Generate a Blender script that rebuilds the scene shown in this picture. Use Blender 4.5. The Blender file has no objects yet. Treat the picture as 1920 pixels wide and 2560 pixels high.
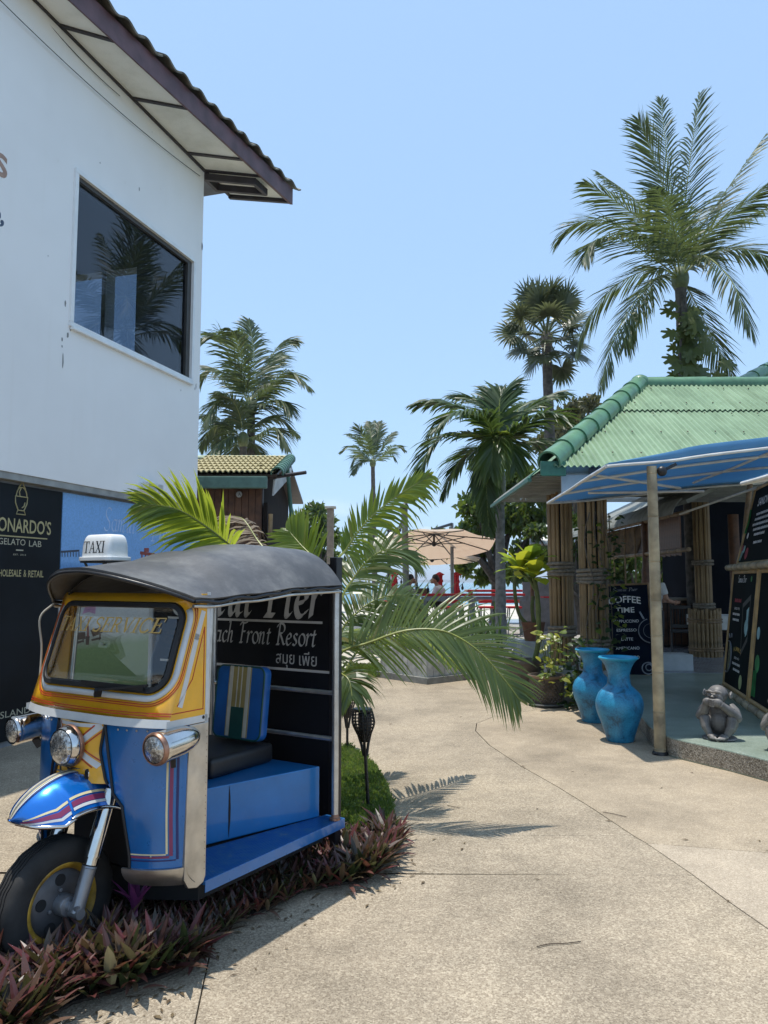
import bpy, bmesh, math, random
from mathutils import Vector, Matrix, Quaternion, noise
R = math.radians
V3 = Vector
SC = bpy.context.scene
COL = SC.collection

# ------------------------------------------------------------------ camera, sky, sun, exposure
F, PITCH, EYE = 1923.0, R(5.2), 1.6
SP, CP = math.sin(PITCH), math.cos(PITCH)
cam = bpy.data.objects.new('camera', bpy.data.cameras.new('camera'))
COL.objects.link(cam)
cam.location = (0, 0, EYE)
cam.rotation_euler = (R(90) + PITCH, 0, 0)
cam.data.sensor_width = 36
cam.data.lens = F / 2560 * 36
cam.data.clip_start = 0.05
cam.data.clip_end = 30000
SC.camera = cam

SUN_H = (0.10, -0.03)                      # how far a shadow moves per metre of height
SUN_DIR = V3((SUN_H[0], SUN_H[1], -1)).normalized()
SC.world = bpy.data.worlds.new('World')
SC.world.use_nodes = True
nt = SC.world.node_tree
for n in list(nt.nodes): nt.nodes.remove(n)
wo = nt.nodes.new('ShaderNodeOutputWorld'); bg = nt.nodes.new('ShaderNodeBackground')
sky = nt.nodes.new('ShaderNodeTexSky'); sky.sky_type = 'NISHITA'; sky.sun_disc = False
sky.sun_elevation = math.asin(-SUN_DIR.z)
sky.sun_rotation = math.atan2(-SUN_DIR.x, -SUN_DIR.y)
sky.air_density = 1.0; sky.dust_density = 1.0; sky.ozone_density = 4.0; sky.altitude = 0
tc = nt.nodes.new('ShaderNodeTexCoord'); sep = nt.nodes.new('ShaderNodeSeparateXYZ')
nt.links.new(tc.outputs['Generated'], sep.inputs[0])
mp = nt.nodes.new('ShaderNodeMapping'); mp.inputs['Scale'].default_value = (1, 1, 2.6)
nt.links.new(tc.outputs['Generated'], mp.inputs[0])
cn = nt.nodes.new('ShaderNodeTexNoise'); cn.inputs['Scale'].default_value = 7.0; cn.inputs['Detail'].default_value = 7; cn.inputs['Roughness'].default_value = .62
nt.links.new(mp.outputs[0], cn.inputs['Vector'])
cr = nt.nodes.new('ShaderNodeMapRange'); cr.inputs[1].default_value = .55; cr.inputs[2].default_value = .74
nt.links.new(cn.outputs['Fac'], cr.inputs[0])
band = nt.nodes.new('ShaderNodeMapRange'); band.inputs[1].default_value = .115; band.inputs[2].default_value = .05   # clouds lie low over the sea
nt.links.new(sep.outputs['Z'], band.inputs[0])
mul = nt.nodes.new('ShaderNodeMath'); mul.operation = 'MULTIPLY'
nt.links.new(cr.outputs[0], mul.inputs[0]); nt.links.new(band.outputs[0], mul.inputs[1])
mul2 = nt.nodes.new('ShaderNodeMath'); mul2.operation = 'MULTIPLY'; mul2.inputs[1].default_value = .85
nt.links.new(mul.outputs[0], mul2.inputs[0])
mx = nt.nodes.new('ShaderNodeMix'); mx.data_type = 'RGBA'
nt.links.new(mul2.outputs[0], mx.inputs['Factor']); gm = nt.nodes.new('ShaderNodeGamma'); gm.inputs[1].default_value = .32; nt.links.new(sky.outputs[0], gm.inputs[0])      # humid tropical sky: evener than the model's
mt = nt.nodes.new('ShaderNodeMix'); mt.data_type = 'RGBA'; mt.blend_type = 'MULTIPLY'; mt.inputs['Factor'].default_value = 1; mt.inputs['B'].default_value = (1.40, 1.86, 2.38, 1)
nt.links.new(gm.outputs[0], mt.inputs['A']); nt.links.new(mt.outputs['Result'], mx.inputs['A'])
mx.inputs['B'].default_value = (4.6, 4.9, 5.2, 1)
nt.links.new(mx.outputs['Result'], bg.inputs['Color'])
bg.inputs['Strength'].default_value = 0.15
nt.links.new(bg.outputs[0], wo.inputs[0])

sun = bpy.data.objects.new('sun', bpy.data.lights.new('sun', 'SUN')); COL.objects.link(sun)
sun.data.energy = 2.6; sun.data.angle = R(0.53); sun.data.color = (1.0, .955, .88)
sun.rotation_euler = SUN_DIR.to_track_quat('-Z', 'Y').to_euler(); sun.location = (0, 0, 30)

SC.view_settings.view_transform = 'Standard'; SC.view_settings.look = 'None'
SC.view_settings.exposure = 0.88; SC.view_settings.gamma = 1; SC.view_settings.use_curve_mapping = False
SC.cycles.use_denoising = True
SC.cycles.max_bounces = 10; SC.cycles.transparent_max_bounces = 24; SC.cycles.caustics_reflective = False; SC.cycles.caustics_refractive = False
SC.cycles.sample_clamp_indirect = 6

# ------------------------------------------------------------------ a pixel of the photograph -> a point at a known depth
def ray(x, y):
    u, v = (x - 960) / F, (1280 - y) / F
    return V3((u, CP - v * SP, SP + v * CP))
def P(x, y, Y):
    d = ray(x, y); return V3((0, 0, EYE)) + d * (Y / d.y)
def G(x, y, z=0.0):
    d = ray(x, y); return V3((0, 0, EYE)) + d * ((z - EYE) / d.z)
def PL(x, y, o, n):
    d = ray(x, y); c = V3((0, 0, EYE)); return c + d * ((V3(o) - c).dot(n) / d.dot(n))
def PXM(px, Y): return px * Y / F          # pixels at a depth -> metres

# ------------------------------------------------------------------ materials
MATS = {}
def nodes(name):
    m = bpy.data.materials.new(name); m.use_nodes = True
    t = m.node_tree; b = t.nodes['Principled BSDF']; return m, t, b
def noise_tex(t, scale, detail=4, rough=.55, co='Object', dist=0):
    c = t.nodes.new('ShaderNodeTexCoord'); n = t.nodes.new('ShaderNodeTexNoise')
    n.inputs['Scale'].default_value = scale; n.inputs['Detail'].default_value = detail; n.inputs['Roughness'].default_value = rough; n.inputs['Distortion'].default_value = dist
    t.links.new(c.outputs[co], n.inputs['Vector']); return n
def ramp(t, src, stops):
    r = t.nodes.new('ShaderNodeValToRGB'); e = r.color_ramp.elements
    while len(e) < len(stops): e.new(.5)
    for k, (p, c) in zip(e, stops):
        k.position = p; k.color = (*c, 1) if len(c) == 3 else c
    t.links.new(src, r.inputs[0]); return r
def mixc(t, fac, a, b, mode='MIX'):
    m = t.nodes.new('ShaderNodeMix'); m.data_type = 'RGBA'; m.blend_type = mode
    for s, k in ((fac, 'Factor'), (a, 'A'), (b, 'B')):
        if hasattr(s, 'links'): t.links.new(s, m.inputs[k])
        elif k == 'Factor': m.inputs[k].default_value = s
        else: m.inputs[k].default_value = (*s, 1)
    return m.outputs['Result']
def bump(t, b, src, strength=.3, dist=.01):
    n = t.nodes.new('ShaderNodeBump'); n.inputs['Strength'].default_value = strength; n.inputs['Distance'].default_value = dist
    t.links.new(src, n.inputs['Height']); t.links.new(n.outputs[0], b.inputs['Normal']); return n
def M(name, col, rough=.55, metal=0, var=.18, scale=6, bmp=0, bscale=60, coat=0, spec=.5, col2=None, bdist=.004, detail=5, rvar=0):
    if name in MATS: return MATS[name]
    m, t, b = nodes(name)
    n = noise_tex(t, scale, detail)
    lo = tuple(c * (1 - var) for c in col) if col2 is None else col2
    hi = tuple(min(1, c * (1 + var)) for c in col) if col2 is None else col
    r = ramp(t, n.outputs['Fac'], [(.34, lo), (.66, hi)])
    t.links.new(r.outputs[0], b.inputs['Base Color'])
    b.inputs['Roughness'].default_value = rough; b.inputs['Metallic'].default_value = metal
    b.inputs['Specular IOR Level'].default_value = spec; b.inputs['Coat Weight'].default_value = coat; b.inputs['Coat Roughness'].default_value = .06
    if rvar:
        mr = t.nodes.new('ShaderNodeMapRange'); mr.inputs[3].default_value = max(.02, rough - rvar); mr.inputs[4].default_value = min(1, rough + rvar)
        n3 = noise_tex(t, scale * 2.3, 5); t.links.new(n3.outputs['Fac'], mr.inputs[0]); t.links.new(mr.outputs[0], b.inputs['Roughness'])
    if bmp:
        n2 = noise_tex(t, bscale, 4); bump(t, b, n2.outputs['Fac'], bmp, bdist)
    MATS[name] = m; return m
def leafmat(name, c1, c2, transl=.35, rough=.38, tcol=None, dry=None, spec=.5):
    if name in MATS: return MATS[name]
    m, t, b = nodes(name)
    g = t.nodes.new('ShaderNodeNewGeometry')
    r = ramp(t, g.outputs['Random Per Island'], [(0, c1), (.9, c2)] + ([(.97, dry)] if dry else [(1, c2)]))
    n = noise_tex(t, 2.5, 3); col = mixc(t, n.outputs['Fac'], r.outputs[0], tuple(x * .75 for x in c1))
    t.links.new(col, b.inputs['Base Color']); b.inputs['Roughness'].default_value = rough; b.inputs['Specular IOR Level'].default_value = spec
    tr = t.nodes.new('ShaderNodeBsdfTranslucent'); tcol = tcol or tuple(min(1, x * 1.5) for x in c2)
    tm = mixc(t, .65, col, tcol); t.links.new(tm, tr.inputs['Color'])
    ms = t.nodes.new('ShaderNodeMixShader'); ms.inputs[0].default_value = transl
    t.links.new(b.outputs[0], ms.inputs[1]); t.links.new(tr.outputs[0], ms.inputs[2])
    t.links.new(ms.outputs[0], t.nodes['Material Output'].inputs[0])
    MATS[name] = m; return m
def glassmat(name, tint, f0=.05, rough=.01):
    m, t, b = nodes(name); t.nodes.remove(b)
    lw = t.nodes.new('ShaderNodeLayerWeight'); lw.inputs[0].default_value = .5
    pw = t.nodes.new('ShaderNodeMath'); pw.operation = 'POWER'; pw.inputs[1].default_value = 5; t.links.new(lw.outputs['Facing'], pw.inputs[0])
    ma = t.nodes.new('ShaderNodeMath'); ma.operation = 'MULTIPLY_ADD'; ma.inputs[1].default_value = 1 - f0; ma.inputs[2].default_value = f0; t.links.new(pw.outputs[0], ma.inputs[0])
    tp = t.nodes.new('ShaderNodeBsdfTransparent'); tp.inputs[0].default_value = (*tint, 1)
    gl = t.nodes.new('ShaderNodeBsdfGlossy'); gl.inputs['Roughness'].default_value = rough; gl.inputs['Color'].default_value = (1, 1, 1, 1)
    ms = t.nodes.new('ShaderNodeMixShader')
    t.links.new(ma.outputs[0], ms.inputs[0]); t.links.new(tp.outputs[0], ms.inputs[1]); t.links.new(gl.outputs[0], ms.inputs[2])
    t.links.new(ms.outputs[0], t.nodes['Material Output'].inputs[0]); MATS[name] = m; return m

# ------------------------------------------------------------------ mesh builder
class MB:
    def __init__(s): s.v, s.f, s.m = [], [], []
    def add(s, vs, fs, mi=0):
        o = len(s.v); s.v += [V3(v) for v in vs]
        for f in fs: s.f.append(tuple(i + o for i in f)); s.m.append(mi)
        return s
    def box(s, c, size, rz=0, mi=0, rot=None):
        m = rot.to_3x3() if rot is not None else Matrix.Rotation(rz, 3, 'Z')
        x, y, z = (k / 2 for k in size); c = V3(c)
        vs = [c + m @ V3((i * x, j * y, k * z)) for k in (-1, 1) for j in (-1, 1) for i in (-1, 1)]
        return s.add(vs, [(0, 2, 3, 1), (4, 5, 7, 6), (0, 1, 5, 4), (2, 6, 7, 3), (0, 4, 6, 2), (1, 3, 7, 5)], mi)
    def bar(s, a, b, w, h=None, up=(0, 0, 1), mi=0):
        a, b = V3(a), V3(b); h = h or w; t = (b - a).normalized(); u = V3(up)
        if abs(t.dot(u)) > .98: u = V3((0, 1, 0))
        sd = t.cross(u).normalized() * (w / 2); n = sd.cross(t).normalized() * (h / 2)
        vs = [p + i * sd + j * n for p in (a, b) for i, j in ((-1, -1), (1, -1), (1, 1), (-1, 1))]
        return s.add(vs, [(0, 1, 2, 3), (7, 6, 5, 4), (0, 4, 5, 1), (1, 5, 6, 2), (2, 6, 7, 3), (3, 7, 4, 0)], mi)
    def tube(s, pts, r, n=8, caps=True, mi=0, flat=1.0, closed=False):
        pts = [V3(p) for p in pts]; k = len(pts); rs = list(r) if hasattr(r, '__len__') else [r] * k
        o = len(s.v); pn = None
        for i, p in enumerate(pts):
            if closed: t = pts[(i + 1) % k] - pts[i - 1]
            else: t = pts[min(i + 1, k - 1)] - pts[max(i - 1, 0)]
            t = t.normalized() if t.length > 1e-9 else V3((0, 0, 1))
            if pn is None:
                a = V3((0, 0, 1)) if abs(t.z) < .9 else V3((0, 1, 0)); u = t.cross(a).normalized()
            else:
                u = pn - t * pn.dot(t); u = u.normalized() if u.length > 1e-6 else t.orthogonal().normalized()
            pn = u; w = t.cross(u)
            for j in range(n):
                a = 2 * math.pi * j / n
                s.v.append(p + (u * math.cos(a) + w * math.sin(a) * flat) * rs[i])
        for i in range(k if closed else k - 1):
            i2 = (i + 1) % k
            for j in range(n):
                j2 = (j + 1) % n
                s.f.append((o + i * n + j, o + i * n + j2, o + i2 * n + j2, o + i2 * n + j)); s.m.append(mi)
        if caps and not closed:
            s.f.append(tuple(o + j for j in reversed(range(n)))); s.m.append(mi)
            s.f.append(tuple(o + (k - 1) * n + j for j in range(n))); s.m.append(mi)
        return s
    def lathe(s, prof, n=24, c=(0, 0, 0), mi=0, caps=True, rot=None, arc=None):
        c = V3(c); o = len(s.v); k = len(prof); m = rot.to_3x3() if rot is not None else None
        for r, z in prof:
            for j in range(n):
                a = 2 * math.pi * j / n; q = V3((r * math.cos(a), r * math.sin(a), z))
                s.v.append(c + (m @ q if m else q))
        for i in range(k - 1):
            for j in range(n):
                j2 = (j + 1) % n
                s.f.append((o + i * n + j, o + i * n + j2, o + (i + 1) * n + j2, o + (i + 1) * n + j)); s.m.append(mi)
        if caps:
            if prof[0][0] > 1e-5: s.f.append(tuple(o + j for j in reversed(range(n)))); s.m.append(mi)
            if prof[-1][0] > 1e-5: s.f.append(tuple(o + (k - 1) * n + j for j in range(n))); s.m.append(mi)
        return s
    def prism(s, poly, z0, z1, mi=0, fn=None):
        n = len(poly); a = sum(poly[i][0] * poly[(i + 1) % n][1] - poly[(i + 1) % n][0] * poly[i][1] for i in range(n))
        if a < 0: poly = poly[::-1]
        fn = fn or (lambda x, y, z: V3((x, y, z)))
        vs = [fn(p[0], p[1], z) for z in (z0, z1) for p in poly]
        return s.add(vs, [tuple(reversed(range(n))), tuple(range(n, 2 * n))] + [(i, (i + 1) % n, n + (i + 1) % n, n + i) for i in range(n)], mi)
    def grid(s, fn, nu, nv, mi=0, flip=False):
        o = len(s.v)
        for i in range(nu + 1):
            for j in range(nv + 1): s.v.append(V3(fn(i / nu, j / nv)))
        for i in range(nu):
            for j in range(nv):
                a = o + i * (nv + 1) + j; q = (a, a + nv + 1, a + nv + 2, a + 1)
                s.f.append(q[::-1] if flip else q); s.m.append(mi)
        return s
    def shell(s, fn, nu, nv, th, mi=0):                   # a sheet with real thickness (th along its normal)
        g = [[V3(fn(i / nu, j / nv)) for j in range(nv + 1)] for i in range(nu + 1)]
        o = len(s.v); W = nv + 1
        nm = []
        for i in range(nu + 1):
            for j in range(nv + 1):
                du = g[min(i + 1, nu)][j] - g[max(i - 1, 0)][j]; dv = g[i][min(j + 1, nv)] - g[i][max(j - 1, 0)]
                q = du.cross(dv); nm.append(q.normalized() if q.length > 1e-12 else V3((0, 0, 1)))
        flat = [p for row in g for p in row]
        s.v += flat; s.v += [p - q * th for p, q in zip(flat, nm)]; K = len(flat)
        for i in range(nu):
            for j in range(nv):
                a = i * W + j; q = (a, a + W, a + W + 1, a + 1)
                s.f.append(tuple(o + x for x in q)); s.m.append(mi)
                s.f.append(tuple(o + K + x for x in reversed(q))); s.m.append(mi)
        edge = [i * W for i in range(nu + 1)] + [nu * W + j for j in range(1, nv + 1)] + [i * W + nv for i in range(nu - 1, -1, -1)] + [j for j in range(nv - 1, 0, -1)]
        for a, b in zip(edge, edge[1:] + edge[:1]):
            s.f.append((o + b, o + a, o + K + a, o + K + b)); s.m.append(mi)
        return s
    def ell(s, c, r, nu=14, nv=9, rot=None, mi=0):
        c = V3(c); r = (r, r, r) if not hasattr(r, '__len__') else r; m = rot.to_3x3() if rot is not None else Matrix.Identity(3); o = len(s.v)
        s.v.append(c + m @ V3((0, 0, -r[2])))
        for i in range(1, nv):
            a = -math.pi / 2 + math.pi * i / nv
            for j in range(nu):
                b = 2 * math.pi * j / nu
                s.v.append(c + m @ V3((r[0] * math.cos(a) * math.cos(b), r[1] * math.cos(a) * math.sin(b), r[2] * math.sin(a))))
        s.v.append(c + m @ V3((0, 0, r[2]))); top = len(s.v) - 1
        for j in range(nu):
            j2 = (j + 1) % nu
            s.f.append((o, o + 1 + j2, o + 1 + j)); s.m.append(mi)
            for i in range(nv - 2):
                a = o + 1 + i * nu
                s.f.append((a + j, a + j2, a + nu + j2, a + nu + j)); s.m.append(mi)
            a = o + 1 + (nv - 2) * nu
            s.f.append((a + j, a + j2, top)); s.m.append(mi)
        return s
    def build(s, name, mat, parent=None, smooth=None, bevel=0, origin=None, local=False, seg=2, recalc=False):
        if not local:
            if origin is None:
                if parent is not None: origin = parent['_w'] if '_w' in parent else tuple(parent.location)
                else:
                    xs = [v.x for v in s.v]; ys = [v.y for v in s.v]
                    origin = ((min(xs) + max(xs)) / 2, (min(ys) + max(ys)) / 2, min(v.z for v in s.v))
            o = V3(origin); vs = [v - o for v in s.v]
        else: vs = s.v
        me = bpy.data.meshes.new(name); me.from_pydata([tuple(v) for v in vs], [], s.f)
        for q in (mat if isinstance(mat, (list, tuple)) else [mat]): me.materials.append(q)
        if len(me.materials) > 1: me.polygons.foreach_set('material_index', s.m)
        if bevel or recalc:
            bm = bmesh.new(); bm.from_mesh(me)
            if recalc: bmesh.ops.recalc_face_normals(bm, faces=bm.faces)
            if bevel:
                es = [e for e in bm.edges if len(e.link_faces) == 2 and e.calc_face_angle(0) > R(35)]
                bmesh.ops.bevel(bm, geom=es, offset=bevel, segments=seg, affect='EDGES', profile=.6)
            bm.to_mesh(me); bm.free()
        if smooth is not None:
            me.polygons.foreach_set('use_smooth', [True] * len(me.polygons))
            me.set_sharp_from_angle(angle=R(smooth))
        me.update()
        ob = bpy.data.objects.new(name, me); COL.objects.link(ob)
        if parent is not None:
            ob.parent = parent
            ob['_w'] = parent['_w'] if '_w' in parent else tuple(parent.location)
        elif not local:
            ob.location = origin; ob['_w'] = tuple(origin)
        else: ob['_w'] = (0, 0, 0)
        return ob
def tag(o, label=None, cat=None, group=None, kind=None):
    for k, v in (('label', label), ('category', cat), ('group', group), ('kind', kind)):
        if v: o[k] = v
    return o
def empty(name, loc, rz=0, label=None, cat=None, group=None):
    o = bpy.data.objects.new(name, None); COL.objects.link(o); o.empty_display_size = .1
    o.location = loc; o.rotation_euler = (0, 0, rz); o['_w'] = tuple(loc)
    return tag(o, label, cat, group)
def inst(name, src, parent=None, loc=(0, 0, 0), rot=(0, 0, 0), scale=(1, 1, 1), mat=None):
    o = bpy.data.objects.new(name, src.data if hasattr(src, 'data') else src); COL.objects.link(o)
    o.parent = parent; o.location = loc; o.scale = scale
    if isinstance(rot, Matrix): o.rotation_euler = rot.to_euler()
    elif isinstance(rot, Quaternion): o.rotation_euler = rot.to_euler()
    else: o.rotation_euler = rot
    return o
def copy_tree(o, parent=None):
    c = o.copy(); COL.objects.link(c); c.parent = parent
    for ch in list(o.children): copy_tree(ch, c)
    return c
def lerp(a, b, t): return a + (b - a) * t
def bez(pts, n):                                        # smooth curve through points (Catmull-Rom)
    pts = [V3(p) for p in pts]; q = [pts[0] * 2 - pts[1]] + pts + [pts[-1] * 2 - pts[-2]]; out = []
    k = len(pts) - 1
    for i in range(n + 1):
        t = i / n * k; j = min(int(t), k - 1); u = t - j; a, b, c, d = q[j:j + 4]
        out.append(.5 * ((2 * b) + (c - a) * u + (2 * a - 5 * b + 4 * c - d) * u * u + (3 * b - a - 3 * c + d) * u ** 3))
    return out
def frame(x, z):                                        # 3x3 whose X is x and whose Z is near z
    x = V3(x).normalized(); y = V3(z).cross(x).normalized(); zz = x.cross(y)
    return Matrix((x, y, zz)).transposed()

# ------------------------------------------------------------------ lettering
def text_mesh(s, size=1.0, align='LEFT', shear=0, offset=0, sp=1.0):
    cu = bpy.data.curves.new('lettering', 'FONT'); cu.body = s; cu.size = size; cu.align_x = align; cu.shear = shear; cu.offset = offset; cu.space_character = sp
    cu.resolution_u = 3
    o = bpy.data.objects.new('lettering', cu); COL.objects.link(o)
    dg = bpy.context.evaluated_depsgraph_get(); me = bpy.data.meshes.new_from_object(o.evaluated_get(dg))
    vs = [v.co.copy() for v in me.vertices]; fs = [tuple(p.vertices) for p in me.polygons]
    bpy.data.objects.remove(o); bpy.data.curves.remove(cu); bpy.data.meshes.remove(me)
    return vs, fs
def put_text(mb, s, org, xd, yd, width=None, height=None, align='LEFT', shear=0, offset=0, sp=1.0, mi=0, arch=0):
    vs, fs = text_mesh(s, 1.0, 'LEFT', shear, offset, sp)
    if not vs: return
    x0 = min(v.x for v in vs); x1 = max(v.x for v in vs); y0 = min(v.y for v in vs); y1 = max(v.y for v in vs)
    kx = width / (x1 - x0) if width else None; ky = height / (y1 - y0) if height else None
    kx = kx or ky; ky = ky or kx
    sh = {'LEFT': 0, 'CENTER': -.5, 'RIGHT': -1}[align] * (x1 - x0) * kx
    xd, yd, org = V3(xd).normalized(), V3(yd).normalized(), V3(org); w = (x1 - x0) * kx
    out = []
    for v in vs:
        X = (v.x - x0) * kx; Y = (v.y - y0) * ky + arch * (1 - (2 * X / w - 1) ** 2)
        out.append(org + xd * (X + sh) + yd * Y)
    mb.add(out, fs, mi)
# broad-nib and serif letters drawn as strokes: each glyph is (advance, [polyline, ...]); x-height 1
def arcp(cx, cy, rx, ry, a0, a1, n=10):
    return [(cx + rx * math.cos(R(a0 + (a1 - a0) * i / n)), cy + ry * math.sin(R(a0 + (a1 - a0) * i / n))) for i in range(n + 1)]
NIB = {
 'S': (1.15, [arcp(.6, 1.5, .42, .42, 30, 180, 8) + [(.24, 1.25), (.5, .98), (.8, .75)] + arcp(.48, .42, .42, .42, 30, -160, 10)]),
 'a': (1.0, [arcp(.45, .5, .36, .48, 60, 300, 12), [(.82, 1.0), (.70, .3), (.74, .05), (.95, .1)], [(.66, .95), (.82, 1.0)], [(.62, .1), (.75, .4)]]),
 'm': (1.45, [[(.02, .85), (.18, 1.0), (.1, 0)], [(.14, .55), (.3, .9), (.48, 1.0), (.56, .85), (.48, 0)], [(.53, .55), (.7, .9), (.9, 1.0), (.98, .85), (.9, .15), (.98, .0), (1.2, .12)]]),
 'n': (1.0, [[(.02, .85), (.18, 1.0), (.1, 0)], [(.14, .55), (.32, .9), (.52, 1.0), (.62, .85), (.54, .15), (.62, 0), (.82, .12)]]),
 'u': (1.0, [[(.05, .88), (.2, 1.0), (.13, .2), (.25, 0), (.45, .15), (.6, .5)], [(.7, 1.0), (.6, .15), (.7, 0), (.85, .12)]]),
 'i': (.5, [[(.05, .86), (.2, 1.0), (.12, .15), (.22, 0), (.4, .12)], [(.22, 1.38), (.27, 1.44)]]),
 'P': (1.2, [[(.5, 1.85), (.32, .05)], [(.1, .02), (.62, .02)], [(.08, 1.55), (.3, 1.85)] + arcp(.66, 1.42, .5, .46, 85, -100, 10) + [(.45, .98)]]),
 'e': (.85, [[(.2, .5), (.62, .62), (.66, .88), (.45, 1.0), (.2, .75), (.14, .35), (.3, .02), (.55, .05), (.74, .25)]]),
 'r': (.72, [[(.02, .85), (.2, 1.0), (.12, 0)], [(.16, .55), (.38, .92), (.56, 1.02), (.7, .9)]]),
 'B': (1.2, [[(.42, 1.8), (.3, .05)], [(.1, 1.5), (.4, 1.82)] + arcp(.6, 1.42, .36, .4, 80, -90, 8) + arcp(.6, .52, .44, .5, 85, -110, 8) + [(.15, .05)]]),
 'c': (.8, [[(.7, .85), (.5, 1.0), (.24, .8), (.14, .4), (.3, .03), (.52, .04), (.72, .22)]]),
 'h': (1.0, [[(.12, 1.75), (.32, 1.95), (.1, 0)], [(.16, .55), (.34, .9), (.52, 1.0), (.62, .85), (.54, .15), (.62, 0), (.82, .12)]]),
 'F': (1.05, [[(.46, 1.8), (.3, .05)], [(.1, .02), (.5, .02)], [(.05, 1.55), (.2, 1.82), (.6, 1.75), (1.05, 1.86)], [(.38, 1.0), (.8, 1.02)]]),
 'o': (.95, [arcp(.48, .5, .36, .5, 100, 460, 16)]),
 't': (.6, [[(.3, 1.35), (.18, .2), (.28, 0), (.48, .12)], [(.02, .95), (.52, 1.0)]]),
 'R': (1.25, [[(.42, 1.8), (.3, .05)], [(.1, .02), (.5, .02)], [(.06, 1.5), (.3, 1.82)] + arcp(.62, 1.4, .42, .42, 80, -110, 8) + [(.8, .5), (1.05, .05), (1.25, .1)]]),
 's': (.75, [[(.62, .88), (.42, 1.0), (.2, .85), (.3, .6), (.5, .42), (.56, .2), (.36, 0), (.1, .12)]]),
 ' ': (.65, []),
}
SERIF = {
 'T': (1.0, [([(.5, .02), (.5, .97)], .17), ([(.05, .97), (.95, .97)], .07), ([(.3, .025), (.7, .025)], .05), ([(.05, .97), (.08, .75)], .06), ([(.95, .97), (.92, .75)], .06)]),
 'A': (1.02, [([(.12, .03), (.5, .98)], .07), ([(.48, .98), (.86, .03)], .17), ([(.25, .36), (.72, .36)], .06), ([(.0, .025), (.28, .025)], .05), ([(.66, .025), (1.02, .025)], .05)]),
 'X': (1.0, [([(.15, .97), (.82, .03)], .17), ([(.14, .03), (.82, .97)], .07), ([(.0, .975), (.36, .975)], .05), ([(.62, .975), (.98, .975)], .05), ([(.0, .025), (.32, .025)], .05), ([(.62, .025), (1.0, .025)], .05)]),
 'I': (.5, [([(.25, .02), (.25, .98)], .17), ([(.05, .975), (.45, .975)], .05), ([(.05, .025), (.45, .025)], .05)]),
 'S': (.78, [(arcp(.39, .74, .28, .23, 20, 200, 8) + [(.25, .58), (.5, .46)] + arcp(.38, .25, .29, .23, 40, -165, 8), .12), ([(.66, .98), (.66, .74)], .05), ([(.1, .02), (.1, .27)], .05)]),
 'E': (.88, [([(.24, .02), (.24, .98)], .17), ([(.05, .97), (.8, .97)], .07), ([(.05, .03), (.84, .03)], .07), ([(.24, .52), (.6, .52)], .06), ([(.6, .66), (.6, .38)], .06), ([(.8, .97), (.78, .74)], .06), ([(.84, .03), (.8, .28)], .06)]),
 'R': (1.0, [([(.24, .02), (.24, .98)], .17), ([(.05, .97), (.45, .97)] + arcp(.46, .74, .26, .23, 90, -90, 8) + [(.24, .51)], .10), ([(.46, .5), (.82, .03)], .16), ([(.05, .025), (.42, .025)], .05), ([(.74, .025), (1.0, .025)], .05)]),
 'V': (1.0, [([(.14, .97), (.5, .02)], .17), ([(.5, .02), (.84, .97)], .07), ([(.0, .975), (.34, .975)], .05), ([(.68, .975), (1.0, .975)], .05)]),
 'C': (.95, [(arcp(.52, .5, .4, .46, 38, 322, 16), .13), ([(.84, .96), (.84, .66)], .05)]),
 ' ': (.45, []),
}
def stroke_text(mb, s, org, xd, yd, size, style='nib', width=None, shear=0, nib=(.17, .055), mi=0, lift=0, surf=None):
    T = NIB if style == 'nib' else SERIF
    adv = sum(T[c][0] for c in s); k = width / adv if width else size
    xd, yd, org = V3(xd).normalized(), V3(yd).normalized(), V3(org); nd = xd.cross(yd)
    x = 0; cnt = 0
    for ch in s:
        a, st = T[ch]
        for g in st:
            pts, w = (g, None) if style == 'nib' else g
            q = [(x + px + shear * py, py) for px, py in pts]
            if style == 'nib' and len(q) > 2: q = [(p.x, p.y) for p in bez([(a_, b_, 0) for a_, b_ in q], len(q) * 3)]
            for (ax, ay), (bx, by) in zip(q, q[1:]):
                cnt += 1
                if style == 'nib':
                    nx, ny = nib[0] * .5 * math.cos(R(38)), nib[0] * .5 * math.sin(R(38)); d = math.hypot(bx - ax, by - ay) + 1e-9
                    ox, oy = -(by - ay) / d * nib[1] * .5, (bx - ax) / d * nib[1] * .5
                    if ox * nx + oy * ny < 0: ox, oy = -ox, -oy
                    nx += ox; ny += oy
                    quad = [(ax - nx, ay - ny), (bx - nx, by - ny), (bx + nx, by + ny), (ax + nx, ay + ny)]
                else:
                    d = math.hypot(bx - ax, by - ay) + 1e-9; nx, ny = -(by - ay) / d * w * .5, (bx - ax) / d * w * .5
                    ex, ey = (bx - ax) / d * .012, (by - ay) / d * .012
                    quad = [(ax - nx - ex, ay - ny - ey), (bx - nx + ex, by - ny + ey), (bx + nx + ex, by + ny + ey), (ax + nx - ex, ay + ny - ey)]
                ar = sum(quad[i][0] * quad[(i + 1) % 4][1] - quad[(i + 1) % 4][0] * quad[i][1] for i in range(4))
                if ar < 0: quad = quad[::-1]
                f = (lambda p: org + xd * (p[0] * k) + yd * (p[1] * size) + nd * (lift + cnt % 7 * 4e-5)) if surf is None else (lambda p: surf(p[0] * k, p[1] * size, lift + cnt % 7 * 4e-5))
                mb.add([f(p) for p in quad], [(0, 1, 2, 3)], mi)
        x += a
    return x * k
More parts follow.
